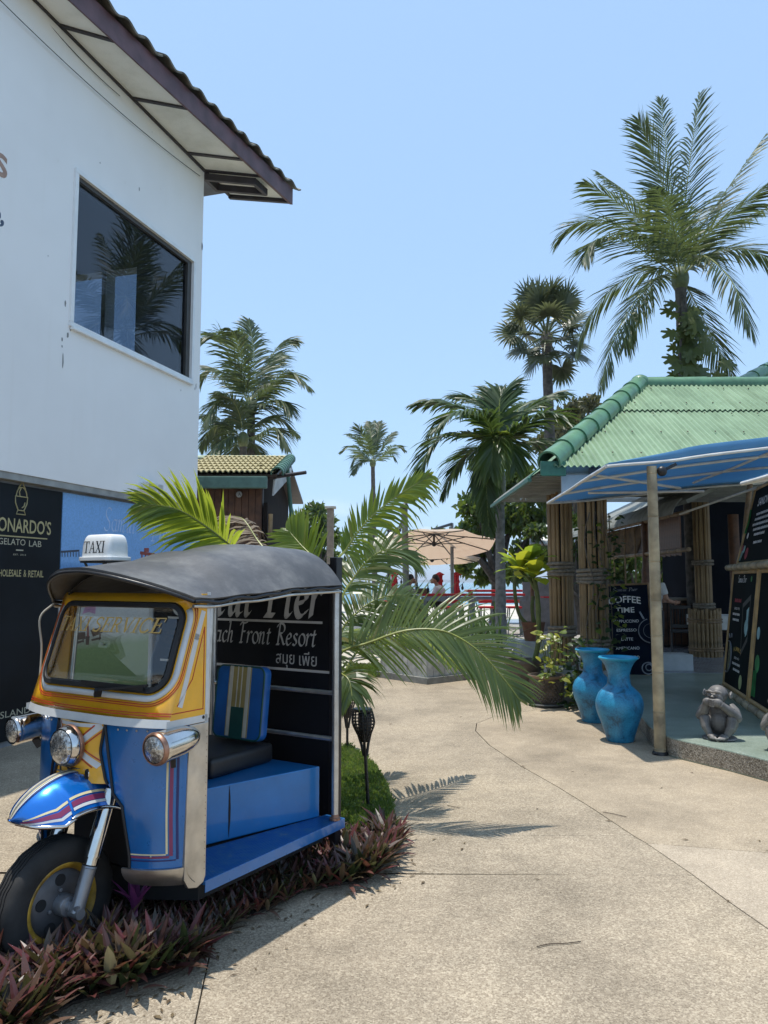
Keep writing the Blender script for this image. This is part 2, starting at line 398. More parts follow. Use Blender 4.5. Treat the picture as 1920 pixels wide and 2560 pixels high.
# ================================================================== the ground, pavement, platform, sea
rnd = random.Random(7)
def aggmat(name, c0, c1, c2, scale, stain=.30, bs=.5, speck=.5):
    m, t, b = nodes(name)
    n1 = noise_tex(t, scale, 2, .6); v = t.nodes.new('ShaderNodeTexVoronoi'); v.inputs['Scale'].default_value = scale * .8
    t.links.new(n1.inputs['Vector'].links[0].from_socket, v.inputs['Vector'])
    r1 = ramp(t, n1.outputs['Fac'], [(.38, c0), (.5, c1), (.62, c2)])
    hs = t.nodes.new('ShaderNodeSeparateColor'); t.links.new(v.outputs['Color'], hs.inputs[0])
    r2 = ramp(t, hs.outputs[0], [(.0, c0), (.45, c1), (.8, c2), (1, tuple(min(1, x * 1.35) for x in c2))])
    a = mixc(t, speck, r1.outputs[0], r2.outputs[0])
    n2 = noise_tex(t, .9, 6, .6); r3 = ramp(t, n2.outputs['Fac'], [(.3, (1 - stain,) * 3), (.55, (1, 1, 1)), (.78, (1 + stain * .5, 1 + stain * .48, 1 + stain * .42))])
    n4 = noise_tex(t, 5.5, 5, .65); r4 = ramp(t, n4.outputs['Fac'], [(.3, (.88,) * 3), (.6, (1.03,) * 3)])
    c = mixc(t, 1, a, r3.outputs[0], 'MULTIPLY'); c = mixc(t, 1, c, r4.outputs[0], 'MULTIPLY')
    t.links.new(c, b.inputs['Base Color']); b.inputs['Roughness'].default_value = .85; b.inputs['Specular IOR Level'].default_value = .25
    bump(t, b, v.outputs['Distance'], bs, .004); MATS[name] = m; return m
AGG = aggmat('exposed_aggregate', (.19, .15, .105), (.335, .273, .196), (.46, .388, .286), 135, .36)
AGG2 = aggmat('exposed_aggregate_tan', (.25, .196, .134), (.365, .296, .21), (.465, .384, .28), 140, .34, .35, .4)
AGG3 = aggmat('exposed_aggregate_pale', (.29, .233, .167), (.40, .33, .245), (.50, .42, .318), 150, .2, .3, .4)
SOIL = M('garden_soil', (.045, .032, .022), .95, var=.4, scale=18, bmp=.8, bscale=50, bdist=.02)
SAND = aggmat('beach_sand', (.42, .38, .31), (.55, .5, .42), (.66, .61, .53), 60, .15, .2, .3)
JOINT = M('joint_dirt', (.15, .12, .085), .95, var=.3, scale=30)

g = MB(); ys = [-40, 0, 15, 40, 56, 60, 66]; zs = [-.03, -.03, -.03, -.03, -.05, -.4, -1.9]
for i in range(len(ys) - 1):
    g.add([(-2500, ys[i], zs[i]), (2500, ys[i], zs[i]), (2500, ys[i + 1], zs[i + 1]), (-2500, ys[i + 1], zs[i + 1])], [(0, 1, 2, 3)])
tag(g.build('ground', JOINT, origin=(0, 0, 0)), 'earth under the paving', kind='structure')
g = MB().add([(-12, 15.2, .004), (30, 15.2, .004), (60, 56, -.02), (-60, 56, -.02)], [(0, 1, 2, 3)]).add([(-60, 56, -.02), (60, 56, -.02), (60, 62, -.7), (-60, 62, -.7)], [(0, 1, 2, 3)])
tag(g.build('sand', SAND, origin=(0, 0, 0)), 'pale sand of the terrace and beach beyond the path', kind='structure')
m, t, b = nodes('sea_water'); b.inputs['Base Color'].default_value = (.03, .17, .22, 1); b.inputs['Roughness'].default_value = .12; b.inputs['IOR'].default_value = 1.33
n = noise_tex(t, .35, 8, .65); rr = ramp(t, noise_tex(t, .012, 3).outputs['Fac'], [(.35, (.05, .26, .30)), (.65, (.02, .14, .22))]); t.links.new(rr.outputs[0], b.inputs['Base Color']); bump(t, b, n.outputs['Fac'], .7, .6)
g = MB().add([(-14000, 58, -1.2), (14000, 58, -1.2), (14000, 14000, -1.2), (-14000, 14000, -1.2)], [(0, 1, 2, 3)])
tag(g.build('sea', m, origin=(0, 0, 0)), 'turquoise sea behind the terrace', kind='structure')

def inset(poly, d):
    n = len(poly); a = sum(poly[i][0] * poly[(i + 1) % n][1] - poly[(i + 1) % n][0] * poly[i][1] for i in range(n)); sg = 1 if a > 0 else -1; out = []
    for i in range(n):
        p0, p1, p2 = V3((*poly[i - 1], 0)), V3((*poly[i], 0)), V3((*poly[(i + 1) % n], 0))
        e0, e1 = (p1 - p0).normalized(), (p2 - p1).normalized()
        nn = V3((-(e0.y + e1.y), e0.x + e1.x, 0)); nn = nn.normalized() if nn.length > 1e-6 else V3((-e0.y, e0.x, 0))
        out.append((p1.x + nn.x * d * sg, p1.y + nn.y * d * sg))
    return out
g2 = lambda x, y: (lambda q: (q.x, q.y))(G(x, y))
J1 = [(1400, 1766), (1320, 1778), (1231, 1793), (1192, 1808), (1189, 1827), (1224, 1863), (1301, 1914), (1398, 1969), (1482, 2021), (1585, 2090), (1617, 2108), (1734, 2188), (1817, 2250), (1920, 2321), (2500, 2700)]
j1 = [g2(*p) for p in J1]
k2, k4, k3 = 9, 10, 11                                   # where the cross joints meet the long one
j2l = g2(1005, 2072); j2l = (-12, j2l[1] + (j2l[0] + 12) * .01); j3l = g2(992, 2179); j3l = (-12, j3l[1])
j5t, j5b = V3((*g2(525, 2380), 0)), V3((*g2(487, 2560), 0)); dd = (j5b - j5t).normalized()
j5a = j5t - dd * ((j3l[1] - j5t.y) / -dd.y); j5a = (j5a.x, j3l[1]); j5c = j5t + dd * 9; j5c = (j5c.x, j5c.y)
j4r = g2(1920, 2132); j4d = (j4r[0] - j1[k4][0], j4r[1] - j1[k4][1]); j4e = (j1[k4][0] + j4d[0] * 6, j1[k4][1] + j4d[1] * 6)
pave = empty('pavement', (0, 0, 0)); tag(pave, 'exposed aggregate path with dark joints', kind='structure')
slabs = [([j2l, j1[k2]] + j1[k2 - 1::-1] + [(9, 12), (9, 15.3), (-12, 15.3)], AGG),
         ([j3l, j1[k3], j1[k4], j1[k2], j2l], AGG),
         ([j5a, j5c, (9, j5c[1]), j1[-1]] + j1[-2:k3 - 1:-1], AGG),
         ([(-12, j3l[1]), (-12, j5c[1]), j5c, j5a], AGG),
         (j1[:k4 + 1] + [j4e, (14, j4e[1]), (14, 14), (9, 12)], AGG2),
         (j1[k4:] + [(14, j1[-1][1]), (14, j4e[1]), j4e], AGG3)]
for poly, mt in slabs:
    MB().prism(inset(poly, .004), -.06, 0).build('paving_slab', mt, pave, bevel=.0025, seg=1)

# raised floor of the cafe
PZ = .175
pl = [g2(*p) for p in [(2000, 1978), (1920, 1955), (1830, 1930), (1760, 1913), (1715, 1902), (1680, 1893), (1652, 1880), (1625, 1860), (1604, 1832), (1588, 1800)]] + [(3.0, 10.0), (2.95, 10.35), (2.45, 10.45), (2.32, 11.2), (2.3, 13.5), (4, 30), (16, 30), (16, 5.2)]
m, t, b = nodes('green_cement')
n1 = noise_tex(t, 2.2, 7, .65); r1 = ramp(t, n1.outputs['Fac'], [(.3, (.17, .215, .17)), (.5, (.25, .305, .25)), (.7, (.35, .39, .33))]); n3 = noise_tex(t, 90, 2); r3 = ramp(t, n3.outputs['Fac'], [(.4, (.82,) * 3), (.6, (1.1,) * 3)])
t.links.new(mixc(t, 1, r1.outputs[0], r3.outputs[0], 'MULTIPLY'), b.inputs['Base Color']); b.inputs['Roughness'].default_value = .35; bump(t, b, n3.outputs['Fac'], .15, .002)
GREENC = m
AGGD = aggmat('kerb_aggregate', (.10, .085, .065), (.25, .22, .175), (.40, .36, .30), 95, .2, .9)
plat = MB().prism(pl, 0.0, PZ)
for i, f in enumerate(plat.f): plat.m[i] = 0 if i == 1 else 1
po = plat.build('platform', [GREENC, AGGD], bevel=.012, seg=2, origin=(0, 0, 0)); tag(po, 'raised green cement floor with an aggregate edge', kind='structure')
# tiled floor further in
m, t, b = nodes('slate_mosaic'); c = t.nodes.new('ShaderNodeTexCoord'); br = t.nodes.new('ShaderNodeTexBrick'); mp_ = t.nodes.new('ShaderNodeMapping'); mp_.inputs['Rotation'].default_value = (0, 0, .12)
t.links.new(c.outputs['Object'], mp_.inputs[0]); t.links.new(mp_.outputs[0], br.inputs['Vector'])
br.inputs['Scale'].default_value = 3.2; br.inputs['Color1'].default_value = (.30, .32, .36, 1); br.inputs['Color2'].default_value = (.16, .18, .21, 1); br.inputs['Mortar'].default_value = (.08, .085, .09, 1); br.inputs['Mortar Size'].default_value = .02; br.inputs['Bias'].default_value = .1
n = noise_tex(t, 7, 4); t.links.new(mixc(t, .5, br.outputs['Color'], mixc(t, n.outputs['Fac'], (.12, .14, .17), (.42, .44, .47))), b.inputs['Base Color']); b.inputs['Roughness'].default_value = .25
MB().prism([(3.6, 12.35), (16, 11.6), (16, 29), (4.2, 29)], PZ - .01, PZ + .004).build('tile_floor', m, po)
STEPW = M('white_step', (.40, .42, .42), .6, var=.1)
st = MB().box((P(1690, 1660, 12.6).x, 12.75, PZ + .13), (.52, .42, .26)).build('step_block', STEPW, bevel=.012); tag(st, 'white masonry step beside the coffee board', 'step')

# ================================================================== planting bed in front of the three-wheeler
bed_px = [(-260, 2900), (60, 2600), (190, 2520), (300, 2490), (400, 2460), (470, 2430), (520, 2375), (590, 2318), (690, 2275), (765, 2235), (840, 2220), (915, 2212), (965, 2178), (992, 2130), (1000, 2085), (985, 2040)]
bed = [g2(*p) for p in bed_px]
lawn_px = [(1000, 2085), (985, 2030), (970, 1970), (940, 1920), (905, 1885), (870, 1865)]
lawn_edge = [g2(*p) for p in lawn_px]
bed_back = [(-.12, 4.75), (-.55, 4.9), (-1.1, 4.3), (-1.75, 3.75), (-2.1, 3.45), (-2.6, 3.0), (-2.7, 2.0)]
bed_poly = bed + bed_back
bm_ = MB().prism(inset(bed_poly, .03), -.02, .012); tag(bm_.build('planting_bed', SOIL), 'dark soil of the planting bed', kind='structure')
lawn_poly = lawn_edge + [(-.75, 7.0), (-.85, 6.0), (-.5, 4.95), (-.12, 4.75)]
tag(MB().prism(inset(lawn_poly, .02), -.02, .014).build('lawn_soil', SOIL), 'soil under the strip of lawn', kind='structure')
def inside(p, poly):
    x, y = p; c = False; n = len(poly)
    for i in range(n):
        (x0, y0), (x1, y1) = poly[i], poly[i - 1]
        if (y0 > y) != (y1 > y) and x < (x1 - x0) * (y - y0) / (y1 - y0) + x0: c = not c
    return c
def lance(mb, base, d, up, L, w, droop, seg=4, fold=.25, mi=0):
    d = V3(d).normalized(); sd = d.cross(V3(up)); sd = sd.normalized() if sd.length > 1e-4 else V3((1, 0, 0)); p = V3(base); o = len(mb.v); prof = [.55, 1, .92, .6, .02] if seg == 4 else [.5, 1, .75, .02]
    for k in range(seg + 1):
        nn = sd.cross(d); ww = w * prof[k]
        mb.v += [p - sd * ww + nn * ww * fold, p.copy(), p + sd * ww + nn * ww * fold]
        d = (d + V3((0, 0, -droop))).normalized(); p = p + d * (L / seg)
    for k in range(seg):
        a = o + k * 3
        mb.f += [(a, a + 3, a + 4, a + 1), (a + 1, a + 4, a + 5, a + 2)]; mb.m += [mi, mi]
# moses-in-the-cradle: green above, purple below
m, t, b = nodes('oyster_plant_leaf'); gi = t.nodes.new('ShaderNodeNewGeometry')
up_ = ramp(t, gi.outputs['Random Per Island'], [(0, (.035, .055, .018)), (.40, (.075, .105, .035)), (.60, (.12, .075, .035)), (.80, (.21, .05, .045)), (.93, (.17, .17, .08)), (1, (.34, .31, .17))])
lo_ = ramp(t, gi.outputs['Random Per Island'], [(0, (.045, .036, .022)), (.5, (.085, .04, .032)), (.8, (.14, .036, .042)), (1, (.15, .11, .07))])
cc = mixc(t, gi.outputs['Backfacing'], up_.outputs[0], lo_.outputs[0]); t.links.new(cc, b.inputs['Base Color']); b.inputs['Roughness'].default_value = .33
tr = t.nodes.new('ShaderNodeBsdfTranslucent'); t.links.new(mixc(t, .5, up_.outputs[0], (.2, .14, .06)), tr.inputs[0]); ms = t.nodes.new('ShaderNodeMixShader'); ms.inputs[0].default_value = .22
t.links.new(b.outputs[0], ms.inputs[1]); t.links.new(tr.outputs[0], ms.inputs[2]); t.links.new(ms.outputs[0], t.nodes['Material Output'].inputs[0]); OYSTER = m
def rosette(mb, p, s, rg, lean=(0, 0)):
    n = rg.randint(10, 15)
    for i in range(n):
        a = i * 2.4 + rg.uniform(-.3, .3); k = i / n; el = lerp(1.25, .45, k) + rg.uniform(-.15, .15)
        d = V3((math.cos(a) * math.cos(el) + lean[0], math.sin(a) * math.cos(el) + lean[1], math.sin(el)))
        L = s * rg.uniform(.75, 1.1) * lerp(.9, 1.05, k)
        lance(mb, V3(p) + V3((d.x, d.y, 0)) * .012 + V3((0, 0, rg.uniform(.02, .08) * s / .2)), d, (0, 0, 1), L, L * rg.uniform(.085, .125), rg.uniform(.0, .16), fold=.35)
mb = MB(); rg = random.Random(3); pts = []
edge_pts = []
for i in range(60000):
    if len(pts) > 1250: break
    x, y = rg.uniform(-2.6, .35), rg.uniform(2.3, 5.0)
    if not inside((x, y), bed_poly): continue
    if any((x - a) ** 2 + (y - c) ** 2 < .05 ** 2 for a, c in pts): continue
    pts.append((x, y))
TKO = V3((-.78, 3.48, 0)); TKR = V3((math.sin(R(32)), math.cos(R(32)), 0)); TKL = V3((math.cos(R(32)), -math.sin(R(32)), 0))
for x, y in pts:
    d = V3((x, y, 0)) - TKO; a_, b_ = d.dot(TKR), d.dot(TKL)
    if abs(b_ + .46) < .09 and abs(a_ + .41) < .24: continue
    under = b_ < .02 and -.2 < a_ < 1.2
    s = rg.uniform(.10, .15) if under else rg.uniform(.11, .19)
    if b_ > .1 and a_ > .55: s = rg.uniform(.16, .24)
    if not under and math.hypot(a_ + .45, b_ + .42) < .62: s = rg.uniform(.16, .23)
    rosette(mb, (x, y, .0), s, rg)
    if rg.random() < .35:                                   # dry leaves low down
        for _ in range(4): lance(mb, (x + rg.uniform(-.08, .08), y + rg.uniform(-.08, .08), .03), (rg.uniform(-1, 1), rg.uniform(-1, 1), .3), (0, 0, 1), .1, .012, .2)
tag(mb.build('oyster_plants', OYSTER, origin=(0, 0, 0)), 'low bed of green and purple oyster plants under the three-wheeler', 'plants', kind='stuff')
# one taller violet shoot stands out of the bed
PURPLE = leafmat('violet_leaf', (.16, .03, .13), (.30, .07, .22), .35, .35, (.4, .1, .3))
q = G(335, 2375); vp = empty('violet_plant', q, label='tall violet plant rising out of the bed by the front wheel', cat='plant')
st_ = MB().tube([q, q + V3((.005, 0, .12)), q + V3((0, .01, .2))], [.012, .01, .006], 7); st_.build('stem', M('violet_stem', (.35, .16, .22), .5), vp, smooth=60)
for i in range(8):
    mb = MB(); a = i * 2.4; el = 1.25 - .07 * i
    lance(mb, q + V3((0, 0, .14 + .008 * i)), (math.cos(a) * math.cos(el), math.sin(a) * math.cos(el), math.sin(el)), (0, 0, 1), .17, .017, .05, fold=.4); mb.build('leaf', PURPLE, vp)
# lawn
GRASS = leafmat('grass_blade', (.05, .10, .018), (.17, .25, .05), .45, .5, (.35, .48, .08), dry=(.34, .29, .12))
def grass(poly, n, h, name, label, seed, bb):
    rg = random.Random(seed); mb = MB(); k = 0
    for _ in range(n * 8):
        x, y = rg.uniform(bb[0], bb[1]), rg.uniform(bb[2], bb[3])
        if not inside((x, y), poly): continue
        a = rg.uniform(0, 6.28); hh = h * rg.uniform(.4, 1.1) * (.7 + .6 * (noise.noise(V3((x * 5, y * 5, 0))) + .5)); w = .0035 * (1 + y / 12); l = V3((math.cos(a), math.sin(a), 0)); s_ = V3((-l.y, l.x, 0)); ln = rg.uniform(.1, .7)
        p = V3((x, y, .01)); mb.add([p - s_ * w, p + s_ * w, p + l * hh * ln * .4 + V3((0, 0, hh * .6)) + s_ * w * .7, p + l * hh * ln + V3((0, 0, hh * (1 - ln * .35)))], [(0, 1, 2, 3)])
        k += 1
        if k >= n: break
    return tag(mb.build(name, GRASS, origin=(0, 0, 0)), label, 'grass', kind='stuff')
grass(lawn_poly, 17000, .05, 'lawn', 'bright green strip of lawn beside the torches', 5, (-.8, .3, 4.5, 9.1))
lawn2 = [(-.9, 13.0), (.25, 13.1), (.3, 14.4), (-1.2, 15.0)]
grass(lawn2, 5000, .12, 'verge', 'patch of grass beside the white planter', 6, (-1.3, .4, 12.9, 15.1))
LIT = leafmat('fallen_leaf', (.10, .065, .035), (.26, .19, .09), .1, .7)
mb = MB(); rg = random.Random(44)
for i in range(150):
    if i < 110: k = rg.randrange(2, len(bed) - 1); x, y = bed[k]; x += abs(rg.gauss(0, .16)) * .6; y -= abs(rg.gauss(0, .16)) * .9
    else: x, y = rg.uniform(-.2, 2.6), rg.uniform(3.0, 9.5)
    a = rg.uniform(0, 6.28); s = rg.uniform(.008, .028); l = V3((math.cos(a), math.sin(a), 0)); sd = V3((-l.y, l.x, 0)) * rg.uniform(.2, .4); p = V3((x, y, .003)); mb.add([p - l * s, p + sd * s + V3((0, 0, s * .25)), p + l * s + V3((0, 0, s * .1)), p - sd * s + V3((0, 0, s * .15))], [(0, 1, 2, 3)])
tag(mb.build('leaf_litter', LIT, origin=(0, 0, 0)), 'small dry leaves fallen along the bed and the path', 'leaves', kind='stuff')
# a few things lying on the path
TW = M('dry_twig', (.05, .035, .022), .9)
for pts_, lab in (([(1342, 2370), (1375, 2363), (1410, 2362), (1452, 2357)], 'thin curved twig lying in the middle of the path'), ([(1508, 2032), (1530, 2036), (1566, 2044)], 'dry brown leaf lying by the long paving joint'), ([(1118, 2015), (1150, 2022)], 'short twig lying beyond the palm shadow')):
    q = [G(*p) + V3((0, 0, .006)) for p in pts_]; tag(MB().tube(bez(q, 10), .0026, 6, flat=.7).build('twig', TW, smooth=60), lab, 'twig')
# ================================================================== white two-storey building on the left
WD = V3((math.sin(R(16.5)), math.cos(R(16.5)), 0))        # along the wall, away from the camera
WN = V3((WD.y, -WD.x, 0))                                  # out of the wall
WC = P(500, 900, 10.8); WC.z = 0                           # the far corner on the ground
def W(x, y, o=0.0):                                        # a pixel on the wall's face (o = how far out) -> (s towards the camera, z)
    q = PL(x, y, WC + WN * o, WN) - WC; return (-q.dot(WD), q.z)
def WP(s, z, o=0.0): return WC - WD * s + WN * o + V3((0, 0, z))
m, t, b = nodes('white_render')
n1 = noise_tex(t, .8, 6, .6); r1 = ramp(t, n1.outputs['Fac'], [(.3, (.83, .825, .81)), (.6, (.885, .88, .865))])
n2 = noise_tex(t, 3.5, 8, .75); r2 = ramp(t, n2.outputs['Fac'], [(.66, (1, 1, 1)), (.74, (.88, .87, .84))])
n3 = noise_tex(t, 35, 4)
ctx = t.nodes.new('ShaderNodeTexCoord'); mpx = t.nodes.new('ShaderNodeMapping'); mpx.inputs['Scale'].default_value = (5, 5, .28); t.links.new(ctx.outputs['Object'], mpx.inputs[0]); ns = t.nodes.new('ShaderNodeTexNoise'); ns.inputs['Scale'].default_value = 1.6; ns.inputs['Detail'].default_value = 7; t.links.new(mpx.outputs[0], ns.inputs['Vector']); rs_ = ramp(t, ns.outputs['Fac'], [(.60, (1, 1, 1)), (.85, (.965, .96, .945))])      # rain streaks
t.links.new(mixc(t, 1, mixc(t, 1, r1.outputs[0], r2.outputs[0], 'MULTIPLY'), rs_.outputs[0], 'MULTIPLY'), b.inputs['Base Color']); b.inputs['Roughness'].default_value = .75; bump(t, b, n3.outputs['Fac'], .12, .004); WHITE = m
GREYT = M('grey_trim', (.30, .31, .30), .6); DARKW = M('dark_timber', (.035, .03, .035), .55, var=.3, bmp=.2, bscale=80)
bld = empty('white_building', WC, label='two-storey white building with a deep eave and a tinted picture window', cat='building')
ztrim = W(120, 1197)[1]; ztop = 7.75
wt = [W(188, 431), W(478, 653), W(478, 950), W(186, 808)]   # window corners: near-top, far-top, far-bottom, near-bottom
ws1 = (wt[0][0] + wt[3][0]) / 2; ws0 = (wt[1][0] + wt[2][0]) / 2; wz1 = (wt[0][1] + wt[1][1]) / 2; wz0 = (wt[2][1] + wt[3][1]) / 2
SN = 14.0
def wallpiece(mb, s0, s1, z0, z1, o0=-.22, o1=0.0, mi=0):
    vs = [WP(s, z, o) for o in (o0, o1) for s, z in ((s0, z0), (s1, z0), (s1, z1), (s0, z1))]
    mb.add(vs, [(0, 1, 2, 3), (7, 6, 5, 4), (0, 4, 5, 1), (1, 5, 6, 2), (2, 6, 7, 3), (3, 7, 4, 0)], mi)
mb = MB()
# one ring of wall round the opening, so that no joint shows
ob = [(0, ztrim), (SN, ztrim), (SN, ztop), (0, ztop)]; ib = [(ws0, wz0), (ws1, wz0), (ws1, wz1), (ws0, wz1)]
vs = [WP(s, z, o) for o in (0, -.22) for s, z in ob + ib]; fs = []
for i in range(4):
    j = (i + 1) % 4
    fs += [(j, i, 4 + i, 4 + j), (8 + i, 8 + j, 12 + j, 12 + i), (4 + i, 12 + i, 12 + j, 4 + j), (i, j, 8 + j, 8 + i)]
mb.add(vs, fs)
wall = mb.build('wall', WHITE, bld, recalc=True)
# the rest of the box: far gable wall with its own windows, back and floor
fw0 = [(-5.2, ztrim), (-.225, ztrim), (-.225, ztop), (-5.2, ztop)]
def FW(o, z, s): return WP(s, z, o)
mb = MB()
def farpiece(o0, o1, z0, z1):
    vs = [FW(o, z, s) for s in (.002, .22) for o, z in ((o0, z0), (o1, z0), (o1, z1), (o0, z1))]
    mb.add(vs, [(0, 1, 2, 3), (7, 6, 5, 4), (0, 4, 5, 1), (1, 5, 6, 2), (2, 6, 7, 3), (3, 7, 4, 0)])
def FPX(x, y): q = PL(x, y, WP(.1, 0), WD) - WC; return (q.dot(WN), q.z)
fz0, fz1 = FPX(300, 930)[1], FPX(300, 683)[1]; fo = [FPX(100, 760)[0], FPX(266, 760)[0], FPX(276, 760)[0], FPX(352, 760)[0]]
for a, c in ((-6.2, fo[0]), (fo[1], fo[2]), (fo[3], -.225)): farpiece(a, c, ztrim, ztop)
for a, c in ((fo[0], fo[1]), (fo[2], fo[3])): farpiece(a, c, ztrim, fz0); farpiece(a, c, fz1, ztop)
mb.build('gable_wall', WHITE, bld)
INT = M('dim_room', (.12, .13, .15), .8)
mb = MB(); 
for a, c in (((-6.2, -6.0), (.22, SN)),):
    vs = [FW(o, z, s) for s in c for o in a for z in (ztrim, ztop)]; mb.add(vs, [(0, 1, 3, 2), (4, 6, 7, 5), (0, 4, 5, 1), (2, 3, 7, 6), (0, 2, 6, 4), (1, 5, 7, 3)])
mb.build('back_wall', INT, bld)
mb = MB(); vs = [FW(o, z, s) for s in (.22, SN) for o in (-6, -.22) for z in (ztrim - .02, ztrim + .05)]; mb.add(vs, [(0, 1, 3, 2), (4, 6, 7, 5), (0, 4, 5, 1), (2, 3, 7, 6), (0, 2, 6, 4), (1, 5, 7, 3)]); mb.build('upper_floor', INT, bld)
mb = MB(); vs = [FW(o, z, s) for s in (-.8, SN) for o in (-6.5, -.0) for z in (ztop - .06, ztop)]; mb.add(vs, [(0, 1, 3, 2), (4, 6, 7, 5), (0, 4, 5, 1), (2, 3, 7, 6), (0, 2, 6, 4), (1, 5, 7, 3)]); mb.build('ceiling', INT, bld)
# window: white frame, dark inner frame, glass
win = MB()
fr = .055
for s0, s1, z0, z1 in ((ws0 - fr, ws1 + fr, wz1, wz1 + fr), (ws0 - fr, ws1 + fr, wz0 - fr, wz0), (ws0 - fr, ws0, wz0, wz1), (ws1, ws1 + fr, wz0, wz1)):
    wallpiece(win, s0 + .001, s1 - .001, z0 + .001, z1 - .001, -.02, .028)
wino = win.build('window', M('white_frame', (.80, .82, .82), .45, var=.05), bld, bevel=.004)
ifr = MB()
for s0, s1, z0, z1 in ((ws0, ws1, wz1 - .05, wz1), (ws0, ws0 + .10, wz0 + .001, wz1 - .051)): wallpiece(ifr, s0 + .002, s1 - .002, z0, z1, -.12, -.012)
ifr.build('inner_frame', M('bronze_frame', (.05, .048, .045), .4), wino)
gl = MB(); wallpiece(gl, ws0 + .001, ws1 - .001, wz0 + .001, wz1 - .001, -.055, -.05); gl.build('pane', glassmat('tinted_glass', (.34, .39, .45), .06), wino)
sl = MB(); wallpiece(sl, ws0 - .03, ws1 + .03, wz0 - fr - .03, wz0 - fr, 0, .05); sl.build('window_sill', MATS['white_frame'], wino, bevel=.004)
# trim and the recessed ground floor
RC = -.12
tr_ = MB(); wallpiece(tr_, .0, SN, ztrim - .07, ztrim - .002, -.22, -.012); tr_.build('trim', GREYT, bld)
lw = MB(); wallpiece(lw, .05, SN, 0, ztrim - .072, RC - .2, RC); lw.build('lower_wall', M('lower_render', (.30, .31, .33), .8), bld)
lf = MB(); vs = [FW(o, z, s) for s in (.05, .25) for o in (-6, RC - .2) for z in (0, ztrim - .072)]; lf.add(vs, [(0, 1, 3, 2), (4, 6, 7, 5), (0, 4, 5, 1), (2, 3, 7, 6), (0, 2, 6, 4), (1, 5, 7, 3)]); lf.build('lower_gable_wall', MATS['lower_render'], bld)
# cracks and chips in the render: thin dark flakes standing 1 mm proud
CRK = M('bare_cement', (.25, .25, .25), .9)
mb = MB(); rg = random.Random(21)
for (x, y, w_, h_) in ((163, 760, 5, 14), (176, 822, 4, 10), (169, 838, 5, 12), (155, 848, 4, 9), (157, 900, 4, 30), (155, 866, 3, 6), (348, 473, 4, 9), (490, 965, 3, 16), (487, 972, 3, 8), (452, 976, 2, 6), (120, 640, 2, 3), (505, 616, 8, 24), (250, 407, 3, 3), (380, 330, 2, 2)):
    s_, z_ = W(x, y); k = 10.5 / F; n_ = 9
    pts = [(s_ + math.cos(a) * w_ * k * .6 * rg.uniform(.6, 1.2), z_ + math.sin(a) * h_ * k * .5 * rg.uniform(.75, 1.2)) for a in [i * 6.283 / n_ for i in range(n_)]]
    mb.add([WP(a, c, .0015) for a, c in pts], [tuple(range(n_))])
mb.build('chipped_patch', CRK, wall)
# two cut-off painted signs at the frame's left edge
SG1 = M('faded_orange_paint', (.42, .28, .22), .8); SG2 = M('faded_blue_paint', (.07, .11, .17), .8)
s_, z_ = W(-14, 432); mb = MB(); put_text(mb, 's', WP(s_, z_, .002), WD, (0, 0, 1), height=W(10, 370)[1] - W(10, 430)[1], offset=.01); o = mb.build('painted_letters', SG1, wall)
s_, z_ = W(-26, 552); mb = MB(); put_text(mb, "o,", WP(s_, z_, .002), WD, (0, 0, 1), height=(W(10, 515)[1] - W(10, 548)[1]) * 1.25, offset=.03, shear=.2); mb.build('painted_letters', SG2, wall)
# ---------------- eave: soffit panels, battens, fascia, tiles
E0, E1 = G(723, 501, 7.6), G(183, 0, 7.6); ED = (E0 - E1).normalized()
I0, I1 = WP(-.78, 7.62, 0), WP(SN, 7.62, 0)
def EP(s, o, z): # s along the wall, o 0..1 from wall to fascia
    a = WP(s, 7.62, .0); e = E0 - ED * (s + .78); return a.lerp(e, o) + V3((0, 0, z))
def Ebox(mb, s0, s1, o0, o1, z0, z1):
    vs = [EP(s, o, z) for z in (z0, z1) for s in (s0, s1) for o in (o0, o1)]
    mb.add(vs, [(0, 1, 3, 2), (4, 6, 7, 5), (0, 4, 5, 1), (2, 3, 7, 6), (0, 2, 6, 4), (1, 5, 7, 3)])
m, t, b = nodes('soffit_board'); n1 = noise_tex(t, 1.8, 7, .65); r1 = ramp(t, n1.outputs['Fac'], [(.3, (.66, .65, .58)), (.5, (.80, .79, .73)), (.7, (.85, .84, .79))]); t.links.new(r1.outputs[0], b.inputs['Base Color']); b.inputs['Roughness'].default_value = .7; SOFF = m
eave = MB(); Ebox(eave, -.8, -.74, .0, 1.0, -.05, .04); eave.build('end_trim', DARKW, bld)
def s_at(x, y):                                             # where a batten seen at a pixel meets the wall
    q = PL(x, y, WC, WN) - WC; return -q.dot(WD)
sb = [-.74, .02, s_at(465, 382), s_at(328, 268), s_at(145, 127), s_at(-80, -60), s_at(-80, -60) + 2.2, s_at(-80, -60) + 4.4]
for a, c in zip(sb, sb[1:]):
    mb = MB(); Ebox(mb, a + .025, c - .025, .03, .985, .0, .02); mb.build('soffit_panel', SOFF, bld)
for a in sb[1:]:
    mb = MB(); Ebox(mb, a - .03, a + .03, .002, .99, -.022, .03); mb.build('batten', DARKW, bld)
mb = MB(); Ebox(mb, -.74, 9.5, -.0, .045, -.03, .035); mb.build('wall_batten', DARKW, bld)
